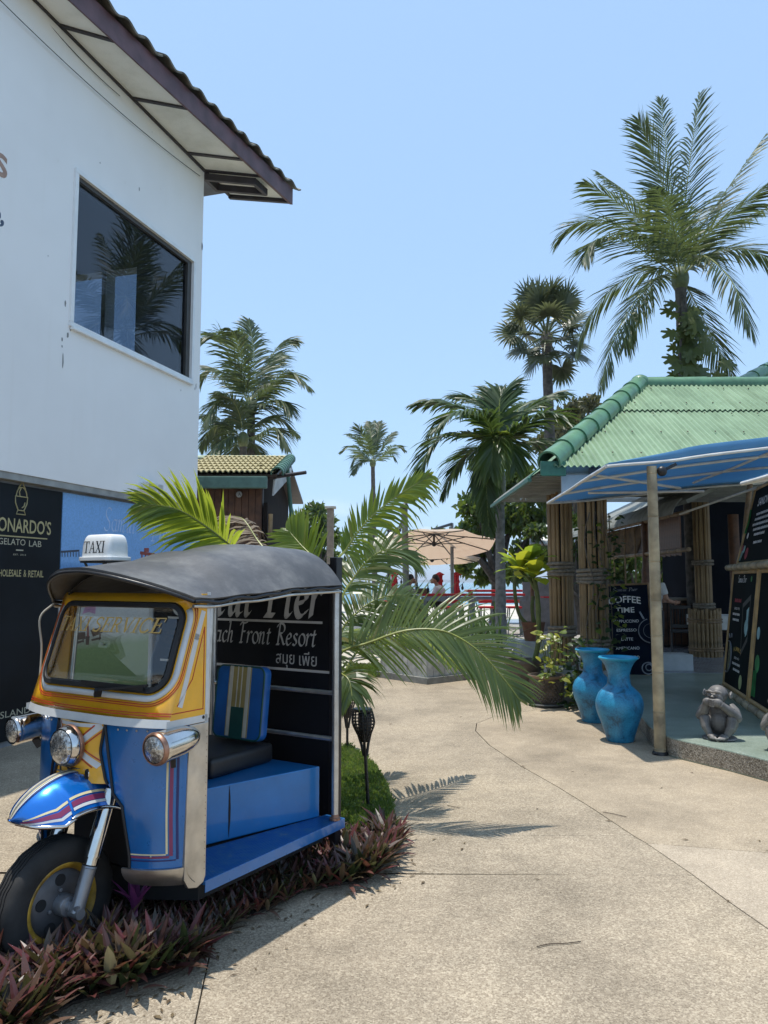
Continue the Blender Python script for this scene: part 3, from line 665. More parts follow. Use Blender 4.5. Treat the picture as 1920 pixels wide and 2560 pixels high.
# boxed ventilation frame near the far end
mb = MB()
for a in (-.02, -.34): mb.bar(EP(a, .0, -.09), EP(a, .86, -.09), .05, .10)
mb.bar(EP(-.02, .84, -.09), EP(-.36, .84, -.09), .05, .10); mb.bar(EP(-.02, .02, -.09), EP(-.36, .02, -.09), .05, .10)
mb.build('vent_frame', DARKW, bld)
FASC = M('purple_brown_fascia', (.115, .06, .065), .5, var=.35, scale=3, bmp=.15, bscale=25)
mb = MB(); Ebox(mb, -.8, 9.5, 1.0, 1.05, -.06, .21); mb.build('fascia', FASC, bld, bevel=.006)
mb = MB(); Ebox(mb, -.8, 9.5, .96, 1.0, -.03, .03); mb.build('fascia_batten', DARKW, bld)
TILE = M('mossy_roof_tile', (.155, .15, .125), .85, var=.45, scale=7, bmp=.4, bscale=30, bdist=.01)
mb = MB()                                                    # one wavy cement tile: a shell rising up the roof
TWd = .34
def tilef(u, v): x = (u - .5) * TWd * 1.04; return V3((x, -.06 + v * .55, .06 * (math.sin(u * 2 * math.pi + .6) * .55) + v * .30 + .0))
tile0 = MB().shell(tilef, 10, 2, -.022).build('roof_tile', TILE, bld, local=True, smooth=50)
out = (E0 - I0); out.z = 0; out.normalize(); out = WN
axis = frame(-ED, (0, 0, 1))                                  # local x towards the camera, y = up the roof (inwards)
first = True
for row in range(3):
    for i in range(30):
        s_ = -.8 + i * TWd + rnd.uniform(-.008, .008)
        pos = E0 - ED * (s_ + .78) + V3((0, 0, .225 + row * .22 + rnd.uniform(-.008, .012))) + WN * (.03 - row * .40 + rnd.uniform(-.015, .015)) - V3(bld.location)
        mat3 = Matrix((ED, -WN, V3((0, 0, 1)))).transposed()
        mat3 = mat3 @ Matrix.Rotation(rnd.uniform(-.03, .03), 3, 'Z') @ Matrix.Rotation(rnd.uniform(-.03, .02), 3, 'X')
        o = tile0 if first else inst('roof_tile', tile0, bld); first = False
        o.location = pos; o.rotation_euler = mat3.to_euler()
mb = MB(); vs = [E0 + V3((0, 0, .2)) - WN * .05, E0 - ED * 10 + V3((0, 0, .2)) - WN * .05, E0 - ED * 10 + V3((0, 0, 2.8)) - WN * 4.6, E0 + V3((0, 0, 2.8)) - WN * 4.6]
mb.add(vs + [v - V3((0, 0, .08)) for v in vs], [(0, 1, 2, 3), (7, 6, 5, 4), (0, 4, 5, 1), (1, 5, 6, 2), (2, 6, 7, 3), (3, 7, 4, 0)]); mb.build('roof', TILE, bld)
# loose cables under the eave
CAB = M('black_cable', (.02, .02, .022), .5)
for a, c, sag in (((0, 0), (500, 440), .08), ((72, 0), (290, 230), .05)):
    p0, p1 = PL(*a, WC + WN * .04, WN), PL(*c, WC + WN * .02, WN)
    if a[0] == 72: p0, p1 = G(72, 0, 7.57), PL(300, 240, WC + WN * .03, WN)
    q = [p0.lerp(p1, k / 12) - V3((0, 0, sag * 4 * (k / 12) * (1 - k / 12))) for k in range(13)]
    ext = p0 - (p1 - p0).normalized() * 2; tag(MB().tube([ext] + q, .0045, 6).build('cable', CAB, bld, smooth=60))
# floodlight over the banner
s_, z_ = W(365, 1218); fl = empty('floodlight', WP(s_, z_, .0), label='small white double floodlight fixed on the wall above the banner', cat='lamp')
LW_ = M('lamp_white', (.72, .73, .72), .4, var=.05)
mb = MB(); wallpiece(mb, s_ - .04, s_ + .04, z_ - .05, z_ + .05, .001, .03); mb.build('bracket', LW_, fl, bevel=.006)
for k in (-1, 1):
    mb = MB(); c_ = WP(s_ + k * .1, z_ - .01, .1); mb.box(c_, (.13, .09, .12), rz=math.atan2(WN.y, WN.x) + R(90)); hd = mb.build('lamp_head', LW_, fl, bevel=.012)
    mb = MB(); mb.box(c_ + WN * .047, (.10, .01, .09), rz=math.atan2(WN.y, WN.x) + R(90)); mb.build('lens', M('lamp_lens', (.5, .5, .47), .2), hd)
# ---------------- gelato board and beach banner on the ground floor
BO = RC + .03
def BW(x, y): return W(x, y, BO)
bs0 = BW(150, 1400)[0]; zt = ztrim - .10
brd = MB(); wallpiece(brd, bs0, 12.5, .06, zt, RC + .002, BO)
bo = brd.build('gelato_board', M('board_black', (.006, .009, .013), .5, var=.3, scale=2, spec=.2), bevel=.003); tag(bo, 'tall black gelato shop board with gold lettering on the white building', 'sign')
GOLD = M('gold_print', (.42, .37, .19), .5, var=.08); GOLD2 = M('pale_gold_print', (.45, .43, .33), .5, var=.05)
def btext(txt, x0, x1, y0, y1, mat, **kw):                  # pixel box: x0..x1 along the baseline, y0 = baseline, y1 = cap line
    a, c = BW(x0, y0), BW(x1, y0); h = BW(x0, y1)[1] - a[1]
    mb = MB(); put_text(mb, txt, WP(a[0], a[1], BO + .002), WD, (0, 0, 1), width=abs(a[0] - c[0]), height=h, **kw); return mb.build('lettering', mat, bo)
btext("LEONARDO'S", -34, 127, 1325, 1287, GOLD, offset=.012)
btext('GELATO', -5, 63, 1360, 1344, GOLD2); btext('LAB', 72, 103, 1366, 1351, GOLD2)
btext('EST.', 33, 46, 1388, 1384, GOLD2); btext('2013', 50, 64, 1389, 1385, GOLD2)
btext('WHOLESALE', -18, 52, 1441, 1423, GOLD, offset=.012); btext('&', 58, 65, 1442, 1425, GOLD); btext('RETAIL', 70, 108, 1443, 1426, GOLD, offset=.012)
btext("ISLAND", -6, 74, 1799, 1782, GOLD2)
mb = MB(); a, c = BW(-70, 1338), BW(118, 1343); wallpiece(mb, c[0], a[0], (a[1] + c[1]) / 2 - .006, (a[1] + c[1]) / 2 + .006, BO, BO + .002); mb.build('rule', GOLD, bo)
mb = MB(); a, c = BW(40, 1375), BW(58, 1375); wallpiece(mb, c[0], a[0], a[1] - .006, a[1] + .006, BO, BO + .002); mb.build('rule', GOLD2, bo)
mb = MB(); mc = BW(53, 1250); k = .0056                      # line drawing of an ice cream cup
def iline(pts, closed=False):
    q = [WP(mc[0] - x * k, mc[1] + y * k, BO + .003) for x, y in pts]; mb.tube(q, .006, 6, closed=closed)
iline([(-11, -26), (11, -26), (8, -19), (-8, -19)], True); iline([(-7, -19), (-14, -6), (-15, 6), (15, 6), (14, -6), (7, -19)]); iline([(-15, 6)] + [(13 * math.cos(R(180 - 180 * i / 10)), 6 + 17 * math.sin(R(180 - 180 * i / 10))) for i in range(11)])
iline([(-9, 20), (-3, 28), (0, 36), (4, 27), (9, 20)]); iline([(0, 34), (-2, 38), (1, 42), (0, 45)]); iline([(-4, 6), (-6, 14), (-2, 21)]); iline([(2, -14), (7, -11), (9, -4)])
mb.build('cup_drawing', GOLD, bo, smooth=60)
# banner: sea, pier, beach, grass (a flat print)
bn = MB(); wallpiece(bn, -.25, bs0 - .012, .1, zt, RC + .002, BO)
m, t, b = nodes('beach_print'); c = t.nodes.new('ShaderNodeTexCoord'); sp_ = t.nodes.new('ShaderNodeSeparateXYZ'); t.links.new(c.outputs['Object'], sp_.inputs[0])
nn = noise_tex(t, 1.6, 5); add = t.nodes.new('ShaderNodeMath'); add.operation = 'MULTIPLY_ADD'; add.inputs[1].default_value = .10; t.links.new(nn.outputs['Fac'], add.inputs[0]); t.links.new(sp_.outputs['Z'], add.inputs[2])
mr = t.nodes.new('ShaderNodeMapRange'); mr.inputs[1].default_value = 0.05; mr.inputs[2].default_value = zt - .1 + .05; t.links.new(add.outputs[0], mr.inputs[0])
rr = ramp(t, mr.outputs[0], [(0, (.10, .15, .05)), (.30, (.17, .235, .09)), (.36, (.38, .36, .31)), (.53, (.52, .53, .55)), (.56, (.13, .33, .52)), (.62, (.07, .22, .50)), (.67, (.11, .27, .55)), (.70, (.20, .40, .72)), (1, (.20, .43, .80))])
fine = noise_tex(t, 45, 4); rf = ramp(t, fine.outputs['Fac'], [(.35, (.88,) * 3), (.65, (1.08,) * 3)])
t.links.new(mixc(t, 1, rr.outputs[0], rf.outputs[0], 'MULTIPLY'), b.inputs['Base Color']); b.inputs['Roughness'].default_value = .4
bno = bn.build('beach_banner', m); tag(bno, 'printed banner of a blue sea, beach chairs and grass on the building', 'banner')
PR = [M('print_dark', (.05, .06, .09), .5), M('print_red', (.25, .06, .05), .5), M('print_white', (.55, .62, .72), .5), M('print_chair', (.10, .06, .04), .5), M('print_umbrella', (.42, .22, .34), .5)]
def bprint(mat, quads):
    mb = MB()
    for q in quads: mb.add([WP(*BW(x, y), BO + .0022) for x, y in q], [tuple(range(len(q)))])
    mb.build('printed_shape', mat, bno)
bprint(PR[0], [[(152, 1377), (198, 1374), (198, 1379), (152, 1382)]] + [[(154 + i * 7, 1380), (156 + i * 7, 1380), (156 + i * 7, 1392), (154 + i * 7, 1392)] for i in range(7)])
bprint(PR[1], [[(350, 1378), (398, 1385), (398, 1392), (350, 1386)], [(360, 1370), (372, 1370), (372, 1380), (360, 1380)]] + [[(353 + i * 9, 1386), (356 + i * 9, 1386), (356 + i * 9, 1399), (353 + i * 9, 1399)] for i in range(5)])
ch = [[(186, 1582), (212, 1580), (214, 1597), (190, 1600)], [(184, 1606), (208, 1600), (210, 1604), (186, 1612)], [(226, 1575), (255, 1566), (256, 1582), (232, 1592)], [(228, 1598), (252, 1592), (253, 1597), (229, 1603)], [(188, 1600), (191, 1600), (186, 1614), (183, 1614)], [(206, 1598), (209, 1598), (209, 1606), (206, 1606)], [(249, 1582), (252, 1582), (250, 1600), (247, 1600)], [(214, 1590), (224, 1590), (222, 1612), (214, 1612)]]
bprint(PR[3], ch); bprint(PR[1], [[(219, 1545), (221, 1545), (222, 1592), (217, 1592)]]); bprint(PR[4], [[(205, 1535), (222, 1495), (240, 1500), (238, 1535), (222, 1530)]])
mb = MB(); a = BW(258, 1330); stroke_text(mb, 'Samui', WP(a[0], a[1] + .02, BO + .0022), WD, (0, 0, 1), .075 * 1.9, 'nib', width=.62, shear=.12, nib=(.12, .035))
a = BW(375, 1358); stroke_text(mb, 'Pier', WP(a[0], a[1] + .03, BO + .0022), WD, (0, 0, 1), .075 * 1.9, 'nib', width=.5, shear=.12, nib=(.12, .035)); mb.build('lettering', M('print_script', (.45, .6, .85), .5), bno)
# ================================================================== the three-wheeled taxi
TRZ = R(-32)
tk = empty('three_wheeled_taxi', (TKO.x, TKO.y, 0), TRZ, 'blue and yellow three-wheeled taxi with a grey vinyl roof and round headlights', 'taxi')
tk['_w'] = (0, 0, 0)
def loc_(q): d = q - TKO; return V3((d.dot(TKL), d.dot(TKR), q.z))
def TZ(x, y, z): return loc_(G(x, y, z))
def TA(x, y, a): return loc_(PL(x, y, TKO + TKR * a, TKR))
def TB(x, y, b_): return loc_(PL(x, y, TKO + TKL * b_, TKL))
def paint(name, col, metal=.35, rough=.32, coat=1.0, dirt=.25):
    if name in MATS: return MATS[name]
    m, t, b = nodes(name); n1 = noise_tex(t, 5, 6, .6); r1 = ramp(t, n1.outputs['Fac'], [(.3, tuple(c * .8 for c in col)), (.65, col)])
    n2 = noise_tex(t, 14, 8, .7); r2 = ramp(t, n2.outputs['Fac'], [(.55, (0, 0, 0)), (.8, (1, 1, 1))]); mm = t.nodes.new('ShaderNodeMath'); mm.operation = 'MULTIPLY'; mm.inputs[1].default_value = dirt; t.links.new(r2.outputs[0], mm.inputs[0])
    t.links.new(mixc(t, mm.outputs[0], r1.outputs[0], (.24, .22, .18)), b.inputs['Base Color']); b.inputs['Metallic'].default_value = metal
    mr = t.nodes.new('ShaderNodeMapRange'); mr.inputs[3].default_value = rough * .8; mr.inputs[4].default_value = rough * 1.5; t.links.new(n2.outputs['Fac'], mr.inputs[0]); t.links.new(mr.outputs[0], b.inputs['Roughness'])
    b.inputs['Coat Weight'].default_value = coat; b.inputs['Coat Roughness'].default_value = .08; MATS[name] = m; return m
BLUE = paint('metallic_blue', (.002, .15, .47), .35, .26, dirt=.14); BLUE2 = paint('fender_blue', (.004, .18, .66), .5, .2, dirt=.03); YEL = paint('taxi_yellow', (.85, .42, .012), .0, .35, .8, .25); WHT = paint('stripe_white', (.62, .63, .62), 0, .4, .5, .1)
RED = M('pinstripe_red', (.42, .03, .012), .4); MAROON = M('pinstripe_maroon', (.22, .035, .10), .4); CREAM = M('pinstripe_cream', (.72, .62, .36), .4); NAVY = M('pinstripe_navy', (.01, .02, .12), .4)
CHROME = M('worn_chrome', (.62, .60, .57), .14, 1.0, .12, 9, rvar=.1); ALU = M('dull_aluminium', (.52, .50, .46), .34, .9, .22, 7, rvar=.14, bmp=.05, bscale=30); RUB = M('black_rubber', (.012, .012, .013), .6, var=.3, bmp=.1, bscale=90); BLK = M('black_paint', (.012, .012, .014), .4); RUST = M('rusty_chrome', (.30, .17, .12), .4, .7, .45, 22)
GREYA = M('grey_casting', (.30, .31, .33), .38, .7, .15); DKIN = M('dark_underside', (.012, .012, .013), .8)
def tb(mb, name, mat, par=None, **kw): return mb.build(name, mat, par or tk, local=True, **kw)
XC = -.485
def tt_(b_): return max(-1, min(1, (b_ - XC) / .485))
def cowl(b_, z, off=0):                                     # lower front, blue
    a = -.105 - .185 * (1 - abs(tt_(b_)) ** 3) ** .65 + .04 * max(0, .62 - z)
    return V3((b_, a - off, z))
def ae(z): return -.225 + .32 * (z - 1.0)
def upper(b_, z, off=0):                                    # windscreen surround, yellow, raked back
    return V3((b_, ae(z) - .075 * (1 - abs(tt_(b_)) ** 3) - off, z))
# ---- lower body panels
def bi(z):
    pts = [(.36, .185), (.45, .185), (.65, .22), (.745, .315), (.87, .355), (.99, .33)]
    for (z0, b0), (z1, b1) in zip(pts, pts[1:]):
        if z <= z1: return lerp(b0, b1, max(0, (z - z0) / (z1 - z0)))
    return pts[-1][1]
for sgn in (1, -1):
    def f(u, v):
        z = lerp(.40, .985, u); bb = lerp(-bi(z), -.0005, 1 - (1 - v) ** 1.6); bb = bb if sgn > 0 else -.97 - bb
        return cowl(bb, z)
    q = tb(MB().shell(f if sgn > 0 else (lambda u, v: f(u, 1 - v)), 16, 26, -.018), 'front_panel', BLUE, smooth=40)
    # pinstripes down the corner and along the bottom
    for col, i0, i1 in ((CREAM, .050, .044), (MAROON, .040, .030), (NAVY, .022, .016)):
        def g_(u, v):
            bb = -lerp(i0, i1, v); z = lerp(.415 + i0 * .9, .975, u); bb = bb if sgn > 0 else -.97 - bb; return cowl(bb, z, .002)
        tb(MB().shell(g_ if sgn > 0 else (lambda u, v: g_(u, 1 - v)), 12, 1, .0015), 'pinstripe', col, q)
        def h_(u, v):
            z = lerp(.415 + i0 * .9, .415 + i1 * .9, v); bb = lerp(-.19, -i0, u); bb = bb if sgn > 0 else -.97 - bb; return cowl(bb, z, .002)
        tb(MB().shell((lambda u, v: h_(u, 1 - v)) if sgn > 0 else h_, 10, 1, .0015), 'pinstripe', col, q)
    # aluminium corner pillar and lip
    x0, x1 = (-.014, .004) if sgn > 0 else (-.974, -.956)
    prof = [(-.112, .985), (0, .985), (0, .33), (-.012, .305), (-.05, .292), (-.10, .305), (-.125, .345), (-.125, .40)]
    mb = MB().prism(prof, x0, x1, fn=lambda x, y, z: V3((z, x, y))); pq = tb(mb, 'corner_pillar', ALU, bevel=.003)
    for i in range(22):
        mb = MB().ell((x1 if sgn > 0 else x0, -.010, .36 + i * .028), .0022, 6, 4); o = tb(mb, 'rivet', RUST, pq) if i == 0 else inst('rivet', o, pq, loc=(0, 0, i * .028))
    def l_(u, v):
        bb = lerp(-.22, -.002, u); z = lerp(.325, .399, v); bb = bb if sgn > 0 else -.97 - bb; p = cowl(bb, .42); p.z = z; p.y += .05 * (1 - v) ** 2; return p
    tb(MB().shell(l_ if sgn < 0 else (lambda u, v: l_(u, 1 - v)), 12, 5, .01), 'bottom_lip', ALU, smooth=50)
# nose: yellow wedge that carries the headlight
def nose(u, v):
    z = lerp(.735, .987, u); w = bi(z); h = .485 - w; bb = XC + (v * 2 - 1) * h
    p = cowl(bb, z); p.y -= .055 * (1 - abs(v * 2 - 1) ** 2.2) * (1 - .5 * abs(u - .5)); return p
no = tb(MB().shell(nose, 14, 14, -.02), 'nose', YEL, smooth=45)
def nosestrip(pts, w, mat, par):
    mb = MB()
    for p0, p1 in zip(pts, pts[1:]):
        d = V3((p1[0] - p0[0], p1[1] - p0[1], 0)); k = V3((-d.y, d.x, 0)).normalized() * w * .5; n_ = 6
        for i in range(n_):
            q = []
            for tq, s_ in ((i / n_, -1), ((i + 1) / n_, -1), ((i + 1) / n_, 1), (i / n_, 1)):
                pp = V3((lerp(p0[0], p1[0], tq), lerp(p0[1], p1[1], tq), 0)) + k * s_; r_ = nose(max(0, min(1, pp.y)), max(0, min(1, pp.x))); r_.y -= .0022; q.append(r_)
            mb.add(q, [(0, 1, 2, 3)])
    tb(mb, 'painted_stripe', mat, par, recalc=True)
for sx in (0, 1):
    X = (lambda x: x) if sx == 0 else (lambda x: 1 - x)
    nosestrip([(X(.03), .97), (X(.36), .60), (X(.04), .28)], .10, WHT, no)
    nosestrip([(X(.12), .97), (X(.45), .60), (X(.13), .26)], .022, RED, no); nosestrip([(X(.0), .88), (X(.25), .60), (X(.0), .36)], .022, RED, no)
nosestrip([(.03, .965), (.97, .965)], .06, WHT, no)
for sgn in (1, -1):
    pts = [nose(i / 12, 1 if sgn > 0 else 0) + V3((.004 * sgn, -.004, 0)) for i in range(13)]
    if True: tb(MB().tube(pts + [cowl(XC + sgn * (.485 - bi(z)), z, .004) for z in (.70, .65, .6, .55, .45, .40)], .0065, 6), 'edge_beading', RUB, smooth=60)
# wheel well
mb = MB().box((XC, .02, .62), (.56, .24, .60)).box((XC, -.06, .86), (.5, .3, .2)); tb(mb, 'wheel_well', DKIN)
# ---- windscreen surround
def rrect(x0, x1, z0, z1, r, n=9, taper=0):
    out = []
    for cx, cz, a0 in ((x1 - r, z1 - r, 0), (x0 + r, z1 - r, 90), (x0 + r, z0 + r, 180), (x1 - r, z0 + r, 270)):
        for i in range(n):
            a = R(a0 + 90 * i / (n - 1)); out.append((cx + r * math.cos(a), cz + r * math.sin(a)))
    return out
GW = (-.885, -.055, 1.135, 1.497)
def gloop(e, r0=.075): return rrect(GW[0] - e, GW[1] + e, GW[2] - e, GW[3] + e, r0 + e)
def loft(loops, off, mat, name, par=None, closed=True, rng=None, surf=upper, th=.004):
    mb = MB(); L = [[surf(x, z, off if not hasattr(off, '__len__') else off[k]) for x, z in lp] for k, lp in enumerate(loops)]; n = len(L[0]); idx = list(range(n)) if rng is None else rng
    for k in range(len(L) - 1):
        for a, c in (zip(idx, idx[1:] + idx[:1]) if rng is None else zip(idx, idx[1:])):
            mb.add([L[k][a], L[k][c], L[k + 1][c], L[k + 1][a]], [(0, 1, 2, 3)])
    bm = bmesh.new()
    o = tb(mb, name, mat, par, recalc=False)
    bm.from_mesh(o.data); bmesh.ops.remove_doubles(bm, verts=bm.verts, dist=1e-5); bmesh.ops.recalc_face_normals(bm, faces=bm.faces); bm.to_mesh(o.data); bm.free()
    s = o.modifiers.new('thickness', 'SOLIDIFY'); s.thickness = th; s.offset = -1
    o.data.polygons.foreach_set('use_smooth', [True] * len(o.data.polygons)); o.data.set_sharp_from_angle(angle=R(40)); return o
outer = rrect(-.9695, -.0005, .987, 1.548, .012)
mid1 = [((a[0] * .5 + c[0] * .5), (a[1] * .5 + c[1] * .5)) for a, c in zip(outer, gloop(.0))]
sur = loft([outer, mid1, gloop(0)], 0, YEL, 'windscreen_surround', th=.012)
N9 = 36; low = list(range(9 + 5, 36)) + list(range(0, 4))       # left side, bottom, right side
loft([gloop(.045), gloop(.020)], .0022, WHT, 'painted_band', sur, rng=low, th=.001)
loft([gloop(.058), gloop(.054)], .0022, RED, 'pinstripe', sur, rng=low, th=.001); loft([gloop(.067), gloop(.063)], .0022, RED, 'pinstripe', sur, rng=low, th=.001)
def hband(z0, z1, mat, nm):
    tb(MB().shell(lambda u, v: upper(lerp(-.969, -.001, u), lerp(z0, z1, v), .0024), 30, 1, .001), nm, mat, sur)
hband(.988, 1.022, WHT, 'painted_band'); hband(1.034, 1.038, RED, 'pinstripe'); hband(1.044, 1.048, RED, 'pinstripe')
gk = loft([gloop(.013), gloop(.009), gloop(-.010), gloop(-.015)], [.001, .012, .012, .001], RUB, 'windscreen_gasket', th=.006)
glp = gloop(-.013); cx, cz = sum(p[0] for p in glp) / len(glp), sum(p[1] for p in glp) / len(glp)
loops = [[(lerp(x, cx, k), lerp(z, cz, k)) for x, z in glp] for k in (0, .3, .6, .9, .999)]
WGL = glassmat('windscreen_glass', (.95, .97, .955), .07)
wgl = loft(loops, -.002, WGL, 'windscreen', th=.003)
mb = MB(); stroke_text(mb, 'TAXI SERVICE', (0, 0, 0), (1, 0, 0), (0, 0, 1), .066, 'serif', width=.72, shear=.28, surf=lambda x, y, l: upper(-.865 + x, 1.368 + y + x * .01, .004 + l))
tb(mb, 'gold_lettering', M('gold_lettering', (.55, .36, .10), .45, var=.1), wgl, recalc=False)
mb = MB().bar(upper(-.40, 1.125, .03), upper(-.12, 1.16, .025), .012, .01).bar(upper(-.52, 1.15, .02), upper(-.14, 1.145, .022), .008, .02).bar(upper(-.40, 1.10, .01), upper(-.38, 1.13, .03), .03, .02); tb(mb, 'wiper', RUB)
# side triangles and door edge
for sgn in (1, -1):
    xx = .0 if sgn > 0 else -.97; x0, x1 = (xx - .012, xx) if sgn > 0 else (xx, xx + .012)
    prof = [(ae(.987), .987)] + [(ae(z), z) for z in (1.1, 1.3, 1.548)] + [(0, 1.548), (0, .987)]
    sp_ = tb(MB().prism(prof, x0, x1, fn=lambda x, y, z: V3((z, x, y))), 'side_panel', YEL, recalc=True)
    xo = xx + .0012 * sgn
    def sq(pts, w, mat, nm):
        mb = MB()
        for (a0, z0), (a1, z1) in zip(pts, pts[1:]):
            d = V3((a1 - a0, z1 - z0, 0)).normalized(); k = V3((-d.y, d.x, 0)) * w / 2; e = d * w / 2
            for_ = [V3((a0, z0, 0)) - k - e, V3((a1, z1, 0)) - k + e, V3((a1, z1, 0)) + k + e, V3((a0, z0, 0)) + k - e]
            mb.add([V3((xo, p.x, p.y)) for p in for_] + [V3((xo - .001 * sgn, p.x, p.y)) for p in for_], [(0, 1, 2, 3), (7, 6, 5, 4), (0, 4, 5, 1), (1, 5, 6, 2), (2, 6, 7, 3), (3, 7, 4, 0)])
        tb(mb, nm, mat, sp_, recalc=True)
    sq([(-.010, .99), (-.010, 1.545)], .02, WHT, 'painted_band'); sq([(ae(1.0), 1.003), (-.02, 1.003)], .03, WHT, 'painted_band')
    sq([(ae(1.08) + .035, 1.08), (ae(1.35) + .035, 1.36), (-.045, 1.46)], .026, WHT, 'painted_band')
    sq([(-.033, 1.045), (-.033, 1.40)], .004, RED, 'pinstripe'); sq([(ae(1.05), 1.045), (-.033, 1.045)], .004, RED, 'pinstripe'); sq([(-.033, 1.40), (-.10, 1.18), (ae(1.07) + .02, 1.075)], .004, RED, 'pinstripe')
    tb(MB().ell((xo, -.030, 1.008), (.004, .008, .008), 8, 6), 'screw', RUB, sp_)
# ---- roof
def ip(x, pts):
    if x <= pts[0][0]: return pts[0][1]
    for (x0, y0), (x1, y1) in zip(pts, pts[1:]):
        if x <= x1:
            k = (x - x0) / (x1 - x0); k = k * k * (3 - 2 * k); return lerp(y0, y1, k)
    return pts[-1][1]
RB0, RB1 = -1.005, .012
def roofz(b_, a):
    t_ = abs((b_ - XC) / .5); cr = ip(a, [(-.36, 1.655), (0, 1.69), (.3, 1.752), (.66, 1.80), (1.06, 1.785)]); ed = ip(a, [(-.12, 1.524), (.0, 1.518), (.25, 1.535), (.6, 1.560), (1.06, 1.574)]); n_ = ip(a, [(-.2, 2.0), (.2, 2.5), (1.0, 3.4)])
    z = ed + (cr - ed) * (1 - min(1.04, t_) ** n_)
    q = noise.noise(V3((b_ * 3.2, a * 2.1, 0))) * .009 + noise.noise(V3((b_ * 9, a * 2.5, 3))) * .003
    return z + q * (1 - t_ * .5)
def afront(b_): t_ = (b_ - XC) / .515; return -.09 - .26 * max(0, 1 - abs(t_) ** 2.2)
def roof(u, v):
    b_ = lerp(RB0, RB1, u); af = afront(b_); a = lerp(af, 1.0, v); return V3((b_, a, roofz(b_, a)))
m, t, b = nodes('grey_vinyl'); n1 = noise_tex(t, 3, 8, .7); r1 = ramp(t, n1.outputs['Fac'], [(.28, (.035, .036, .038)), (.5, (.075, .075, .077)), (.72, (.17, .168, .16))]); n2 = noise_tex(t, 120, 3); t.links.new(r1.outputs[0], b.inputs['Base Color']); b.inputs['Roughness'].default_value = .5; bump(t, b, n2.outputs['Fac'], .25, .002); VINYL = m
ro = tb(MB().shell(roof, 44, 44, -.010), 'roof', VINYL, smooth=60, recalc=True)
HEM = M('black_vinyl_hem', (.014, .014, .016), .35, var=.3, bmp=.3, bscale=40)
for nm, pts in (('hem', [roof(1, v / 30) + V3((.0, 0, -.010 + .004 * math.sin(v * 1.1))) for v in range(31)]), ('hem', [roof(0, v / 30) + V3((0, 0, -.010)) for v in range(31)]), ('hem', [roof(u / 40, 0) + V3((0, -.002, -.010)) for u in range(41)])):
    tb(MB().tube(pts, .009, 8), nm, HEM, ro, smooth=60)
tb(MB().tube([roof(1, v / 30) + V3((-.006, 0, -.030)) for v in range(31)], .008, 8), 'roof_rail', ALU, smooth=60)
tb(MB().tube([roof(0, v / 30) + V3((.006, 0, -.030)) for v in range(31)], .008, 8), 'roof_rail', ALU, smooth=60)
mb = MB().shell(lambda u, v: (lambda p: V3((lerp(-.95, -.02, u), lerp(upper(lerp(-.95, -.02, u), 1.545).y, 1.0, v), roofz(lerp(-.95, -.02, u), lerp(-.1, 1.0, v)) - .03)))(0), 20, 10, .004); tb(mb, 'roof_lining', DKIN, ro, recalc=True)
for a_ in (-.03, .60):                                       # stitched seams across the vinyl
    tb(MB().tube([V3((lerp(RB0, RB1, u / 40), a_ + .004 * math.sin(u), roofz(lerp(RB0, RB1, u / 40), a_) + .002)) for u in range(41)], .0035, 5), 'seam', HEM, ro, smooth=60)
bolt = None
for sgn in (1, -1):                                          # bolts along the waistline and down the panels
    for i in range(7):
        z_, b_ = ((.968, -.03 - i * .045) if i < 6 else (.45, -.10)); b_ = b_ if sgn > 0 else -.97 - b_; p_ = cowl(b_, z_, .002)
        if bolt is None: bolt = tb(MB().ell((0, 0, 0), (.005, .003, .005), 8, 5), 'bolt', ALU); bolt.location = p_
        else: inst('bolt', bolt, tk, loc=p_)
tb(MB().tube(bez([(XC + .03, -.30, .80), (XC + .10, -.33, .74), (XC + .09, -.28, .66), (XC + .05, -.16, .62)], 12), .004, 6), 'headlight_wire', RUB, smooth=60)
# strap hanging from the front corner of the roof
c0 = roof(0, 0); c1 = cowl(-.94, .93, .02)
tb(MB().tube(bez([c0 + V3((0, 0, -.02)), TB(100, 1545, -1.02), TB(104, 1620, -1.0), TB(98, 1715, -.97)], 16), .0055, 7), 'strap', M('pale_strap', (.36, .33, .27), .7), smooth=60)
# ---- roof taxi lamp
q = TZ(262, 1404, 1.725); sg = empty('taxi_sign', (0, 0, 0)); sg.parent = tk; sg.location = q + V3((0, 0, .02)); sg.scale = (1.38, 1.38, 1.38); sg['_w'] = (0, 0, 0)
WP_ = M('white_plastic', (.80, .80, .78), .3, var=.06, coat=.4)
def dome(u, v):
    A = 2 * math.pi * u; ca, sa = math.cos(A), math.sin(A); ex = .38
    k = lerp(1, .70, v ** 2.4); k2 = k if v < .985 else 0
    return V3((math.copysign(abs(ca) ** ex, ca) * .098 * k2, math.copysign(abs(sa) ** ex, sa) * .062 * lerp(1, .55, v ** 1.8) * (1 if v < .985 else 0), .105 * (1 - (1 - v) ** 2.2) if v < .985 else .108))
sb_ = MB().grid(dome, 48, 14).build('lamp_cover', WP_, sg, local=True, smooth=50, recalc=True)
fl_ = [(math.copysign(abs(math.cos(a)) ** .45, math.cos(a)) * .112, math.copysign(abs(math.sin(a)) ** .45, math.sin(a)) * .074) for a in [i * 2 * math.pi / 40 for i in range(40)]]
MB().prism(fl_, -.012, .006).build('flange', WP_, sg, local=True, bevel=.004)
MB().prism([(x * .95, y * .95) for x, y in fl_], -.020, -.0125).build('base_pad', RUB, sg, local=True)
mb = MB()
for x, y in ((-.07, -.05), (.07, -.05), (-.07, .05), (.07, .05)): mb.bar((x, y, -.02), (x * .8, y * .8, -.055), .012, .008)
